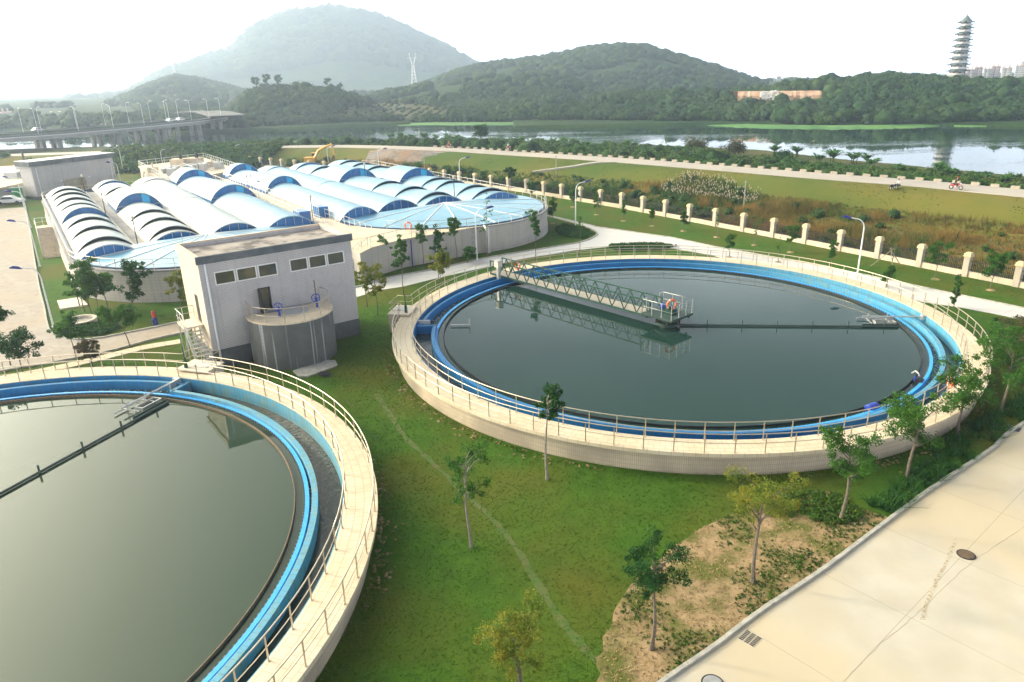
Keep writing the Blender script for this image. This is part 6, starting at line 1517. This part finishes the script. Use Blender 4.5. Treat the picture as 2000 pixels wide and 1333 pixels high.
for i, (px, py, h) in enumerate(bans):
    p = at(px, py, .6); p.z = terr1(p.x, p.y); size_ = 'tall' if h > 2.7 else 'low' if h < 2.1 else 'mid sized'
    ORDX = ORD+['twenty first', 'twenty second', 'twenty third', 'twenty fourth', 'twenty fifth', 'twenty sixth', 'twenty seventh', 'twenty eighth', 'twenty ninth', 'thirtieth', 'thirty first', 'thirty second', 'thirty third', 'thirty fourth', 'thirty fifth', 'thirty sixth', 'last']
    banana((p.x, p.y, p.z-.1), h*1.15, '%s banana clump, %s from the right between dike road and river' % (size_, ORDX[i]), i)
# bushes standing out on the bank
def bush(px, py, r, hgt, label, m='leafdark', z=.5, nm='bush', n=700, sz=.22):
    p = at(px, py, z); p.z = terr1(p.x, p.y); t = empty(nm, (p.x, p.y, p.z), 0, label, 'bush'); rnd = random.Random(int(px)); mb = MB(); cl = []
    for k in range(9): a = rnd.uniform(0, 6.28); rr = r*rnd.uniform(.1, .7); e = (rr*cos(a), rr*sin(a), hgt*rnd.uniform(.35, .75)); cl.append((e, r*.5)); mb.tube([(0, 0, -.2), (e[0]*.5, e[1]*.5, e[2]*.6), e], [.08, .05, .02], 5)
    mb.build('branches', M['bark'], t); lb_ = MB(); leaves(lb_, cl, n, sz, rnd); lb_.build('foliage', M[m], t)
M['olive'] = mat('olive_leaves', (.085, .095, .035), (.055, .06, .025), .8, .8, transl=.2)
bush(1352, 303, 3.6, 4.6, 'large olive brown bush on the bank, left of its twin', 'olive', n=2600, sz=.2); bush(1432, 304, 3.2, 3.4, 'wide grey green bush on the bank, right of the olive one', 'olive', n=1800, sz=.2)
bush(940, 272, 2.6, 5.6, 'round dark tree like bush standing alone before the river', 'leafdark', n=1500, sz=.34)
bush(1530, 312, 2.2, 1.9, 'dark green bush left of the tall banana plants', 'leafdark', n=900); bush(1795, 350, 1.2, .9, 'low dark bush at the road edge near the motorcycle', 'leafdark', n=500, sz=.14); bush(1900, 356, 1.5, 1.0, 'wide low bush at the road edge, right of the motorcycle', 'leafdark', n=500, sz=.14)
# rough field beyond the fence
M['drygrass'] = mat('dry_grass', (.20, .15, .04), (.12, .11, .03), .4, .85, c3=(.27, .17, .05), s3=.12, transl=.4)
gxr = rs.rand(150000)*170-60; gyr = rs.rand(150000)*150+55
fd_ = polydist(gxr, gyr, fence_pts); rd_ = polydist(gxr, gyr, dike_c); k = (fd_ < -.6) & (rd_ > 13); gxr, gyr, rd_ = gxr[k], gyr[k], rd_[k]
px, py = pxof(gxr, gyr, 0*gxr); k = (px > 560) & (px < 2060); gxr, gyr, rd_ = gxr[k], gyr[k], rd_[k]; gz = terr(gxr, gyr); dn = fbm(gxr, gyr, 7, 3, 51); hh = .35+1.1*np.clip((dn-.42)*3.5, 0, 1)
P3 = np.stack([gxr, gyr, gz-.05], 1); dry = (fbm(gxr, gyr, 18, 3, 60) > .52) | ((gxr > 28) & (rs.rand(len(gxr)) < .60)) | ((gxr > 48) & (rs.rand(len(gxr)) < .7)); parts = []
print('field tufts', len(P3))
for sel, i in ((dry, 1), (~dry, 0)):
    v, f = blades(P3[sel], hh[sel], .05, rs, .3, 5); parts.append((v, f, i))
k = rs.rand(len(P3)) < np.where(gxr > 42, .003, .020); R = .4+.7*rs.rand(k.sum()); q = P3[k]; q = q+np.stack([0*R, 0*R, R*.5], 1); parts.append((*cards(q, R, 40, .14, rs), 0)); parts.append((*blobs(q, R*.75, ICO1, rs), 2))
V, F, mi = merge(parts); tag(npmesh('field_scrub', V, F, [M['reed'], M['drygrass'], M['scrubcore']], mi), 'rough weeds and dry bushes in the field beyond the fence', 'scrub', kind='stuff')
# dry grass tufts on the mown slope
gxr = rs.rand(60000)*200-70; gyr = rs.rand(60000)*150+70; rd_ = polydist(gxr, gyr, dike_c); k = (rd_ > 3.8) & (rd_ < 19); gxr, gyr = gxr[k], gyr[k]; px, py = pxof(gxr, gyr, 0*gxr+1); k = (px > 540) & (px < 2060) & (fbm(gxr, gyr, 4, 3, 70) > .45); gxr, gyr = gxr[k], gyr[k]
P3 = np.stack([gxr, gyr, terr(gxr, gyr)-.03], 1); v, f = blades(P3, .14, .03, rs, .5, 6); M['slopeblade'] = mat('slope_blades', (.13, .15, .025), (.17, .145, .035), .15, .9, c3=(.085, .125, .02), s3=.06, transl=.55)
tag(npmesh('slope_grass', v, f, M['slopeblade']), 'short dry grass on the slope below the dike road', 'grass', kind='stuff')
# pampas reeds with pale plumes
def reedpatch(pxs, n, label, h=1.15):
    q = A(pxs, 0); xs = [p.x for p in q]; ys = [p.y for p in q]; X_, Y_ = rs.uniform(min(xs), max(xs), n*4), rs.uniform(min(ys), max(ys), n*4); k = inpoly_np(X_, Y_, [(p.x, p.y) for p in q]); X_, Y_ = X_[k][:n], Y_[k][:n]
    Z_ = terr(X_, Y_); P3 = np.stack([X_, Y_, Z_], 1); parts = [(*blades(P3, h*.75, .06, rs, .25, 7), 0)]; tp_ = P3+np.stack([rs.randn(len(P3))*.2, rs.randn(len(P3))*.2, h*(.8+.3*rs.rand(len(P3)))], 1)
    v, f = blobs(tp_, .055+.03*rs.rand(len(tp_)), ICO1, rs, 2.2, .3); parts.append((v, f, 1)); V, F, mi = merge(parts); tag(npmesh('reeds', V, F, [M['reed'], M['seedhead']], mi), label, 'reeds', kind='stuff')
reedpatch([(1290, 382), (1330, 372), (1400, 380), (1480, 398), (1478, 412), (1400, 402), (1300, 394)], 430, 'clump of reeds with pale plumes in the field beyond the fence')
# slim poles
for (px, py, pt, lb) in ((1453, 397, 346, 'slim grey pole in the field behind the pale reeds'), (1086, 345, 302, 'slim grey pole on the dike slope by the footpath'), (829, 326, 289, 'slim grey pole in front of the gravel heap')):
    p = at(px, py, 1.0); p.z = terr1(p.x, p.y)-.2; t = empty('utility_pole', tuple(p), 0, lb, 'pole', 'slim poles on the dike slope'); MB().tube([(0, 0, 0), (0, 0, (py-pt)/FPX*p.length*1.02)], [.09, .06], 6).build('shaft', M['kerb'], t); MB().bar((-.25, 0, (py-pt)/FPX*p.length*.95), (.25, 0, (py-pt)/FPX*p.length*.95), .06).build('cross_arm', M['kerb'], t)
# ================================================================== PEOPLE AND MOTORCYCLES
def skinned(name, J, E_, R_, m, parent, sub=1):
    me = bpy.data.meshes.new(name); me.from_pydata([tuple(j) for j in J], E_, []); me.materials.append(m); o = bpy.data.objects.new(name, me); COL.objects.link(o); o.parent = parent
    md = o.modifiers.new('skin', 'SKIN'); 
    for i, r in enumerate(R_): me.skin_vertices[0].data[i].radius = r if isinstance(r, tuple) else (r, r)
    me.skin_vertices[0].data[0].use_root = True; md.use_smooth_shade = True; s_ = o.modifiers.new('sub', 'SUBSURF'); s_.levels = sub; s_.render_levels = sub; return o
M['hair'] = mat('dark_hair', (.012, .010, .009), rough=.6); M['shirtw'] = mat('white_shirt', (.70, .70, .72), rough=.9); M['shirtb'] = mat('blue_shirt', (.10, .22, .50), rough=.9); M['shirtr'] = mat('red_shirt', (.45, .06, .05), rough=.9); M['shirty'] = mat('yellow_shirt', (.60, .42, .05), rough=.9); M['trous'] = mat('dark_trousers', (.03, .035, .05), rough=.9); M['shirtk'] = mat('dark_jacket', (.03, .03, .035), rough=.9)
def person(loc, rz, pose, shirt, label, helmet=None):
    t = empty('person', loc, rz, label, 'person')
    if pose == 'ride': hip, hz_ = (0, 0, .82), 0; J = dict(hip=(0, 0, .84), chest=(.14, 0, 1.18), neck=(.2, 0, 1.42), head=(.25, 0, 1.60), top=(.25, 0, 1.68), ks=(.42, .16, .80), an=(.30, .15, .38), toe=(.46, .15, .32), sh=(.16, .19, 1.36), el=(.34, .24, 1.14), wr=(.56, .24, 1.05), ha=(.64, .23, 1.03))
    elif pose == 'sit': J = dict(hip=(0, 0, .42), chest=(.06, 0, .72), neck=(.1, 0, .95), head=(.14, 0, 1.12), top=(.14, 0, 1.20), ks=(.40, .12, .55), an=(.42, .12, .10), toe=(.56, .12, .05), sh=(.08, .18, .90), el=(.20, .24, .68), wr=(.38, .16, .60), ha=(.45, .13, .58))
    else: J = dict(hip=(0, 0, .92), chest=(0, 0, 1.2), neck=(0, 0, 1.45), head=(.02, 0, 1.60), top=(.02, 0, 1.70), ks=(.03, .10, .50), an=(0, .10, .10), toe=(.14, .10, .04), sh=(0, .18, 1.38), el=(-.02, .25, 1.1), wr=(.06, .26, .86), ha=(.09, .26, .78))
    n = ['hip', 'chest', 'neck', 'head', 'top']; V = [J[k] for k in n]; R_ = [(.13, .11), (.15, .11), .05, .095, .06]; E_ = [(0, 1), (1, 2), (2, 3), (3, 4)]
    for s_ in (1, -1):
        o = len(V); m_ = lambda k: (J[k][0], J[k][1]*s_, J[k][2]); V += [(J['hip'][0], .09*s_, J['hip'][2]-.02), m_('ks'), m_('an'), m_('toe')]; R_ += [.085, .06, .045, .035]; E_ += [(0, o), (o, o+1), (o+1, o+2), (o+2, o+3)]
        o = len(V); V += [m_('sh'), m_('el'), m_('wr'), m_('ha')]; R_ += [.055, .042, .03, .035]; E_ += [(1, o), (o, o+1), (o+1, o+2), (o+2, o+3)]
    skinned('body', V, E_, R_, M['skin'], t)
    V = [J['hip'], J['chest'], tuple(Vector(J['chest']).lerp(Vector(J['neck']), .75))]; R_ = [(.145, .125), (.165, .125), .08]; E_ = [(0, 1), (1, 2)]
    for s_ in (1, -1): o = len(V); m_ = lambda k: (J[k][0], J[k][1]*s_, J[k][2]); V += [m_('sh'), m_('el')]; R_ += [.068, .055]; E_ += [(1, o), (o, o+1)]
    skinned('shirt', V, E_, R_, shirt, t)
    V = [J['hip']]; R_ = [(.15, .125)]; E_ = []
    for s_ in (1, -1): o = len(V); m_ = lambda k: (J[k][0], J[k][1]*s_, J[k][2]); V += [(J['hip'][0], .09*s_, J['hip'][2]-.03), m_('ks'), m_('an')]; R_ += [.098, .075, .055]; E_ += [(0, o), (o, o+1), (o+1, o+2)]
    skinned('trousers', V, E_, R_, M['trous'], t)
    h = Vector(J['head'])+Vector((-.015, 0, .045)); hb = MB(); hb.lathe([(.0, -.02), (.118, -.02), (.125, .03), (.10, .09), (.05, .125), (0, .13)], 12, tuple(h)); hb.build('helmet' if helmet else 'hair', helmet or M['hair'], t, 'all')
    fc = MB(); hd = Vector(J['head']); fc.add([hd+Vector((.09, -.02, .0)), hd+Vector((.09, .02, .0)), hd+Vector((.125, 0, -.01)), hd+Vector((.09, 0, .04))], [(0, 1, 2), (0, 2, 3), (1, 3, 2)]); fc.build('nose', M['skin'], t); return t
def motorcycle(loc, rz, label, m, ry=0):
    t = empty('motorcycle', loc, rz, label, 'motorcycle'); t.rotation_euler = (ry, 0, rz)
    for x in (-.62, .66):
        prof = [(.25+.055*cos(2*pi*k/8), .055*sin(2*pi*k/8)) for k in range(8)]; o = MB().lathe(prof, 20, close=True).build('wheel', M['rubber'], t, 'all'); o.location = (x, 0, .305); o.rotation_euler = (pi/2, 0, 0)
        sp_ = MB()
        for k in range(5): sp_.bar((0, 0, 0), (.21*cos(k*1.257), .21*sin(k*1.257), 0), .03)
        sp_.tube([(0, 0, -.06), (0, 0, .06)], .05, 8); sp_.build('rim', M['galv'], o)
    b = MB(); b.tube([(-.75, 0, .62), (-.5, 0, .66), (-.2, 0, .52), (.05, 0, .45)], [.07, .11, .13, .1], 8); b.tube([(.05, 0, .62), (.3, 0, .72), (.45, 0, .8)], [.1, .13, .07], 8); b.build('body', m, t, 'all')
    MB().tube([(-.7, 0, .76), (-.3, 0, .74), (.08, 0, .72)], [.08, .11, .07], 8).build('seat', M['black'], t, 'all'); e = MB(); e.tube([(-.15, 0, .38), (.2, 0, .42)], .15, 8); e.tube([(.1, .14, .3), (-.4, .16, .28), (-.75, .17, .34)], [.03, .045, .05], 6); e.build('engine', M['galv'], t, 'all')
    f = MB()
    for s_ in (-.07, .07): f.tube([(.66, s_, .305), (.5, s_, .85)], .022, 6)
    f.build('fork', M['galv'], t); MB().tube([(.44, -.32, 1.0), (.5, -.1, .92), (.5, .1, .92), (.44, .32, 1.0)], .018, 6).build('handlebar', M['black'], t); MB().lathe([(0, .08), (.08, .05), (.1, -.04), (0, -.05)], 10, (.58, 0, .86)).build('headlight', M['white'], t, 'all'); MB().add([(.42, -.05, .62), (.42, .05, .62), (.9, .05, .58), (.9, -.05, .58), (.66, 0, .66)], [(0, 1, 4), (1, 2, 4), (2, 3, 4), (3, 0, 4)]).build('mudguard', m, t)
def ridedir(p): k = min(range(len(dike_c)), key=lambda i: (dike_c[i]-p).length); d = dike_c[min(k+1, len(dike_c)-1)]-dike_c[max(0, k-1)]; return atan2(d.y, d.x)
for (px, py, sh, hl, lb, lb2) in ((1866, 371, M['shirtk'], M['red'], 'red motorcycle ridden along the right part of the dike road', 'rider in dark jacket and red helmet on the right part of the dike road'), (993, 294, M['shirtw'], None, 'small motorcycle on the dike road near the middle of the frame', 'rider in white shirt on the dike road'), (877, 290, M['shirtr'], None, 'small motorcycle on the dike road above the gravel heap', 'rider in red shirt on the dike road above the gravel heap')):
    p = at(px, py, ROADZ); a = ridedir(p)+(pi if px < 1500 else pi); motorcycle((p.x, p.y, ROADZ+.02), a, lb, M['red']); person((p.x-.2*cos(a), p.y-.2*sin(a), ROADZ+.02), a, 'ride', sh, lb2, hl)
p = at(1742, 382, 2.0); z_ = terr1(p.x, p.y); motorcycle((p.x, p.y, z_), .5, 'black motorcycle parked on the grass slope below the road', M['black'], .1); q = at(1753, 380, 2.0); person((q.x, q.y, terr1(q.x, q.y)), pi, 'sit', M['shirtw'], 'person in white shirt sitting on the grass slope beside the parked motorcycle')
for (px, py, sh, lb) in ((823, 284, M['shirtb'], 'person in blue shirt standing by the river scrub left of the round bush'), (907, 285, M['shirtb'], 'person in pale blue walking at the far road edge below the round bush'), (927, 287, M['shirty'], 'person in yellow shirt at the far road edge')):
    p = at(px, py, ROADZ); person((p.x, p.y, ROADZ), 2, 'stand', sh, lb)
# ================================================================== EXCAVATOR
p = at(612, 323, 0); t = empty('excavator', (p.x, p.y, 0), 0, 'yellow excavator with raised bent arm behind the arched covers', 'excavator')
for y in (-1, 1): MB().tube([(-1.5, y, .4), (1.5, y, .4)], .42, 10).build('track', M['rubber'], t)
mb = MB(); mb.box(-1.9, -1.2, .8, .7, 1.2, 1.9); mb.build('body', M['yellowm'], t); mb = MB(); mb.box(-.3, .25, 1.9, .95, 1.2, 2.9); cb = mb.build('cab', M['yellowm'], t); MB().box(-.2, .2, 2.1, .85, .245, 2.75).build('window', M['dark'], cb)
mb = MB(); mb.tube([(.5, -.2, 1.7), (1.6, -.2, 3.4), (3.2, -.2, 4.2), (5.0, -.2, 4.8)], [.28, .32, .26, .2], 4); mb.build('boom', M['yellowm'], t); mb = MB(); mb.tube([(4.7, -.2, 5.1), (5.0, -.2, 4.7), (5.5, -.2, 2.2)], [.15, .24, .14], 4); mb.build('arm', M['yellowm'], t); mb = MB(); mb.add([(5.2, -.7, 2.2), (5.2, .3, 2.2), (4.6, .3, 1.5), (4.6, -.7, 1.5), (5.4, -.7, 1.3), (5.4, .3, 1.3)], [(0, 1, 2, 3), (3, 2, 5, 4), (0, 3, 4), (1, 5, 2)]); mb.build('bucket', M['rust'], t)
MB().tube([(1.0, -.2, 1.5), (2.4, -.2, 3.5)], .07, 6).build('cylinder', M['galv'], t)
# ================================================================== FAR PLANT BUILDINGS
A0, B0 = at(57+18, 395), at(226, 359); A0 = Vector((-86.5, 134.6, 0)); B0 = Vector((-79.0, 149.0, 0)); ef = (B0-A0).normalized(); L = (B0-A0).length
t = empty('far_building', (A0.x, A0.y, 0), atan2(ef.y, ef.x), 'pale windowless building with dark flat roof edge and rusty shutter behind the left basin', 'building')
MB().box(0, 0, .5, L, 3.6, 5.9).build('walls', M['tilew'], t); MB().box(-.1, -.1, -.3, L+.1, 3.7, .495).build('plinth', M['plinth'], t)
mb = MB(); mb.box(-.4, -.4, 5.905, L+.4, 4.0, 6.75); mb.build('roof_edge', M['parapet'], t); MB().box(-.42, -.42, 6.755, L+.42, 4.02, 6.82).build('roof', M['galv'], t)
M['shutter'] = mat('rusty_shutter', (.34, .28, .19), (.20, .15, .09), .8, .7, c3=(.38, .35, .27), s3=.6); MB().box(L*.33, -.12, .6, L*.60, -.02, 2.9).build('shutter', M['shutter'], t)
for x in (.8, L-.8): MB().tube([(x, -.12, 0), (x, -.12, 5.6)], .08, 6).build('downpipe', M['lampw'], t)
for x, z in ((L*.30, 2.7), (L*.64, 2.75)): MB().box(x-.25, -.35, z, x+.25, -.1, z+.15).build('wall_lamp', M['white'], t)
# equipment basin behind the covers
q0 = [at(272, 325, 3.3), at(330, 357, 3.3), at(463, 331, 3.3), at(400, 309, 3.3)]; c = sum(q0, Vector())/4; c.z = 0
t = empty('equipment_basin', tuple(c), 0, 'cream equipment basin with railings and machines behind the arched covers', 'basin'); pl_ = [(q.x-c.x, q.y-c.y) for q in q0]
mb = MB(); mb.prism(pl_, -.3, 3.0); mb.build('wall', M['basinwall'], t); mb = MB(); mb.prism([(x*1.02, y*1.02) for x, y in pl_], 3.005, 3.3); mb.build('deck', M['cream'], t)
railing('railing', [[(x, y) for x, y in pl_+pl_[:1]]], t, 3.3, 2.0, 1.1, .55, .035, M['white'])
for i, (px, py) in enumerate(((352, 327), (383, 325))):
    p = at(px, py, 3.3)-c; mb = MB(); mb.box(p.x-1.4, p.y-1.2, 3.3, p.x+1.4, p.y+1.2, 5.0); o = mb.build('machine_house', M['cream2'], t); MB().tube([(p.x+.5, p.y-.2, 5.0), (p.x+.5, p.y-.2, 6.0)], [.35, .25], 8).build('motor', M['black'], o)
for k in range(5):
    a = at(318+k*18, 340-k*2.2, 3.3)-c; b = at(345+k*18, 331-k*2.2, 3.3)-c; mb = MB(); mb.bar((a.x, a.y, 4.0), (b.x, b.y, 4.0), .5, .4); mb.bar((a.x, a.y, 3.5), (b.x, b.y, 3.5), .2, .5); mb.build('conveyor', M['galv'], t)
for k in range(4):
    a = at(292+k*34, 336-k*3.0, 3.3)-c; b = at(318+k*34, 350-k*4.5, 3.3)-c; railing('railing', [[(a.x, a.y), (b.x, b.y)]], t, 3.3, 1.6, 1.1, .55, .035, M['galv'], label='cross railing')
for k, (px, py) in enumerate(((300, 337), (338, 343), (360, 339), (395, 333), (415, 325), (428, 330))):
    p = at(px, py, 3.3)-c; mb = MB(); mb.box(p.x-.8, p.y-.7, 3.3, p.x+.8, p.y+.7, 4.3+.3*(k % 2)); mb.tube([(p.x, p.y, 4.3), (p.x, p.y, 5.1)], .18, 8); mb.build('machine', M['galv' if k % 2 else 'cream2'], t)
for k, (px, py) in enumerate(((284, 338), (300, 347), (312, 352), (320, 357))):
    p = at(px, py, 3.3)-c; MB().tube([(p.x-.3, p.y-.5, -.2), (p.x-.3, p.y-.5, 2.6), (p.x-.2, p.y, 3.5)], .12, 6).build('riser_pipe', M['cream2'], t)
# basin with machines at the far left edge
q0 = [at(-60, 380, 2.6), at(66, 352, 2.6), at(56, 322, 2.6), at(-60, 330, 2.6)]; c = sum(q0, Vector())/4; c.z = 0
t = empty('equipment_basin', tuple(c), 0, 'low cream basin with grey machines at the far left frame edge', 'basin'); pl_ = [(q.x-c.x, q.y-c.y) for q in q0]
mb = MB(); mb.prism(pl_, -.3, 2.3); mb.build('wall', M['basinwall'], t); mb = MB(); mb.prism([(x*1.02, y*1.02) for x, y in pl_], 2.305, 2.6); mb.build('deck', M['cream'], t); railing('railing', [[(x, y) for x, y in pl_[:3]]], t, 2.6, 2.0, 1.1, .55, .035, M['white'])
for px, py in ((28, 348), (45, 346), (48, 330)): p = at(px, py, 2.6)-c; MB().box(p.x-1.3, p.y-1, 2.6, p.x+1.3, p.y+1, 3.8).build('machine', M['galv'], t)
p = at(49, 322, 2.6)-c; MB().tube([(p.x, p.y, 2.6), (p.x, p.y, 5.5)], [.3, .2], 8).build('motor', M['plinth'], t)
# green container, green board, white pickup
a = at(-40, 384); b = at(42, 378); d = (b-a).normalized(); t = empty('green_container', tuple(a), atan2(d.y, d.x), 'green container with pale roof at the far left edge', 'container'); Lc = (b-a).length; MB().box(0, 0, .1, Lc, 4, 1.9).build('body', M['green'], t); MB().box(-.2, -.2, 1.905, Lc+.2, 4.2, 2.05).build('roof', M['slab'], t)
for k in range(14): MB().box((k+.4)*Lc/14, -.05, .1, (k+.6)*Lc/14, -.001, 1.9).build('rib', M['green'], t)
p = at(38, 392); t = empty('green_board', tuple(p), .4, 'square bright green board beside the street lamp at the left', 'board'); MB().box(-.9, -.05, .3, .9, .05, 2.3).build('panel', mat('board_green', (.02, .30, .06), rough=.6), t)
MB().box(-1.1, -.1, 2.305, 1.1, .1, 2.4).build('top_rail', M['white'], t)
for x in (-.8, .8): MB().box(x-.05, .06, 0, x+.05, .12, 2.3).build('leg', M['galv'], t)
p = at(22, 399); car((p.x, p.y, .0), .2, 'white car parked in front of the green container', M['white']); 
p = at(46, 359); bush(46, 366, 1.0, 1.9, 'clipped dark dome bush before the far left basin', 'leafdark', z=0, n=500, sz=.14)
T_((132, 359), 318+20, 8, 'small palm like tree by the rusty shutter', c0=.6, shape='umbrella', group=YN); T_((178, 362), 340, 5, 'small palm like tree before the far grey wall', c0=.6, shape='umbrella', group=YN)
for i, (bx, by, tp_) in enumerate(((262, 345, 316), (240+17, 330, 308), (486, 335, 306), (470, 328, 305), (455, 328, 300), (70, 330, 312), (16, 330, 300))):
    T_((bx, by), tp_, 8, 'small tree near the far basins, %s of its group in size order' % ORD[i], c0=.3, dens=1.0, group=YN)
# ================================================================== LAWN DETAIL
rs = np.random.RandomState(9)
yardp = [(p[0], p[1]) for p in yard]; soil2 = [(p.x, p.y) for p in sp2]; lanep = [(p.x, p.y) for p in lane]; roadp = [(p.x, p.y) for p in poly]
def lawnpts(n, x0, x1, y0, y1):
    X_ = rs.uniform(x0, x1, n); Y_ = rs.uniform(y0, y1, n); px, py = pxof(X_, Y_, 0*X_); k = (px > -30) & (px < 2030) & (py < 1380)
    for pl in (yardp, soil2, lanep, roadp): k &= ~inpoly_np(X_, Y_, pl)
    for C in (C1, C2): k &= np.hypot(X_-C.x, Y_-C.y) > 20.85
    lx = (X_-BO.x)*ex.x+(Y_-BO.y)*ex.y; ly = -(X_-BO.x)*ex.y+(Y_-BO.y)*ex.x; k &= ~((lx > -.1) & (lx < BW+.1) & (ly > -.1) & (ly < BD))
    u_ = X_*UU.x+Y_*UU.y; v_ = X_*VV.x+Y_*VV.y; k &= ~((v_ > 1) & (v_ < 61) & (u_ > 68))
    return X_[k], Y_[k]
X_, Y_ = lawnpts(230000, -45, 50, 14, 75); d_ = np.hypot(X_, Y_); k = (rs.rand(len(X_)) < np.clip(1.25-d_/75, .15, 1)) & (fbm(X_, Y_, 1.2, 2, 80)+.5*rs.rand(len(X_)) > .45); X_, Y_ = X_[k], Y_[k]
print('lawn tufts', len(X_)); near_tank = np.minimum(np.hypot(X_-C1.x, Y_-C1.y), np.hypot(X_-C2.x, Y_-C2.y)) < 21.5
h_ = np.where(near_tank, .20, .03+.05*fbm(X_, Y_, 5, 2, 81)); P3 = np.stack([X_, Y_, 0*X_], 1); v, f = blades(P3, h_, .016, rs, .7, 4)
tag(npmesh('lawn_grass', v, f, M['grassblade']), 'short green grass of the lawn around the tanks', 'grass', kind='stuff')
# weeds in the soil bed and leafy border along the kerb
def pick(n, pl, x0=None):
    xs = [p[0] for p in pl]; ys = [p[1] for p in pl]; X_ = rs.uniform(min(xs), max(xs), n); Y_ = rs.uniform(min(ys), max(ys), n); k = inpoly_np(X_, Y_, pl); return X_[k], Y_[k]
X_, Y_ = pick(11000, soil2); k = fbm(X_, Y_, 2.4, 4, 90)+.22*rs.rand(len(X_)) > .66; X_, Y_ = X_[k], Y_[k]; P3 = np.stack([X_, Y_, .03+0*X_], 1); parts = [(*cards(P3, .04+.09*rs.rand(len(P3))**2, 8, .032, rs, .8, .4, .2), 0), (*blades(P3, .10, .015, rs, .6, 4), 0)]
X_, Y_ = pick(9000, soil2); P3 = np.stack([X_, Y_, .022+0*X_], 1); parts.append((*blades(P3, .06, .02, rs, 1.0, 3), 1))
top = [(p.x, p.y) for p in A([(1500, 975), (1600, 962), (1645, 970), (1690, 1010), (1640, 1030), (1560, 1010), (1500, 1010)])]
X_, Y_ = pick(700, top); P3 = np.stack([X_, Y_, .1+0*X_], 1); parts.append((*cards(P3, .12+.1*rs.rand(len(P3)), 16, .05, rs), 0)); k = rs.rand(len(P3)) < .25; parts.append((*cards(P3[k], .15+0*P3[k][:, 0], 8, .05, rs), 2))
V, F, mi = merge(parts); M['weed'] = mat('weeds', (.06, .14, .02), (.05, .10, .015), 2, .7, transl=.3); M['straw'] = mat('straw', (.36, .27, .14), (.26, .20, .10), 3, .9)
tag(npmesh('soil_weeds', V, F, [M['weed'], M['straw'], M['leafyel']], mi), 'small weeds and straw scattered over the bare soil bed', 'weeds', kind='stuff')
bp_ = [(p.x, p.y) for p in A([(1690, 985), (1740, 950), (1800, 905), (1850, 862), (1895, 832), (1960, 795), (2040, 740), (2060, 785), (1978, 838), (1932, 878), (1820, 950), (1745, 1008)])]
X_, Y_ = pick(5200, bp_); k = fbm(X_, Y_, 1.5, 3, 95) > .36; P3 = np.stack([X_[k], Y_[k], 0*X_[k]], 1); parts = [(*blades(P3, .42, .035, rs, .7, 9), 0)]; V, F, mi = merge(parts)
M['border'] = mat('border_leaves', (.035, .125, .02), (.02, .07, .014), 2, .6, transl=.25); tag(npmesh('border_plants', V, F, M['border']), 'dense strap leaved border plants along the kerb at the right', 'border plants', kind='stuff')
rp_ = [(p.x, p.y) for p in A([(1935, 628), (1990, 625), (2060, 640), (2080, 760), (1990, 760), (1945, 690)])]; X_, Y_ = pick(600, rp_); P3 = np.stack([X_, Y_, .15+0*X_], 1); parts = [(*cards(P3, .25+.2*rs.rand(len(P3)), 22, .07, rs), 0)]
X_, Y_ = pick(120, [(p.x, p.y) for p in A([(1950, 632), (2010, 630), (2040, 680), (1965, 680)])]); P3 = np.stack([X_, Y_, .4+0*X_], 1); parts.append((*cards(P3, .35+0*X_, 26, .06, rs), 1)); V, F, mi = merge(parts)
tag(npmesh('hedge_shrubs', V, F, [M['border'], M['leafred']], mi), 'low shrubs with reddish patches at the right edge behind the tank', 'shrubs', kind='stuff')
for lp_, lb, n in (([(1190, 481), (1240, 478), (1290, 478), (1320, 483), (1290, 490), (1200, 491)], 'low clipped shrubs at the tip of the lens shaped lawn', 500), ([(1100, 440), (1140, 448), (1158, 458), (1140, 468), (1095, 462), (1085, 448)], 'low shrubs on the rounded lawn tip at the junction', 500), ([(130, 640), (200, 635), (235, 640), (200, 655), (130, 656), (115, 648)], 'dark leafy ground cover along the rounded kerb of the left lawn', 420)):
    X_, Y_ = pick(n*3, [(p.x, p.y) for p in A(lp_)]); X_, Y_ = X_[:n], Y_[:n]; P3 = np.stack([X_, Y_, .12+0*X_], 1); v, f = cards(P3, .2+.15*rs.rand(len(P3)), 18, .08, rs); tag(npmesh('ground_shrubs', v, f, M['border']), lb, 'shrubs', kind='stuff')
# crumbly soil along the tank feet
P = []
for C, a0, a1 in ((C2, radians(175), radians(250)), (C2, radians(-75), radians(-10)), (C1, radians(-5), radians(35))):
    for k in range(260): a = rs.uniform(a0, a1); r = 20.9+abs(rs.randn())*.45; P.append((C.x+r*cos(a), C.y+r*sin(a), .0))
P = np.array(P); v, f = blobs(P, .04+.07*rs.rand(len(P)), ICO1, rs, .6, .4); tag(npmesh('soil_clods', v, f, M['soil']), 'brown soil clods at the foot of the round tanks', 'soil', kind='stuff')
# ================================================================== HAZE
hz = MB().box(-3400, -60, -5, 2600, 4300, 300); M['haze'] = bpy.data.materials.new('haze'); M['haze'].use_nodes = True; t_ = M['haze'].node_tree; t_.nodes.clear()
vo = t_.nodes.new('ShaderNodeVolumePrincipled'); vo.inputs['Color'].default_value = (.62, .76, 1, 1); vo.inputs['Density'].default_value = .00042; vo.inputs['Anisotropy'].default_value = .45
ou = t_.nodes.new('ShaderNodeOutputMaterial'); t_.links.new(vo.outputs[0], ou.inputs['Volume'])
tag(hz.build('haze', M['haze']), 'thin pale haze over the valley', 'haze', kind='stuff')
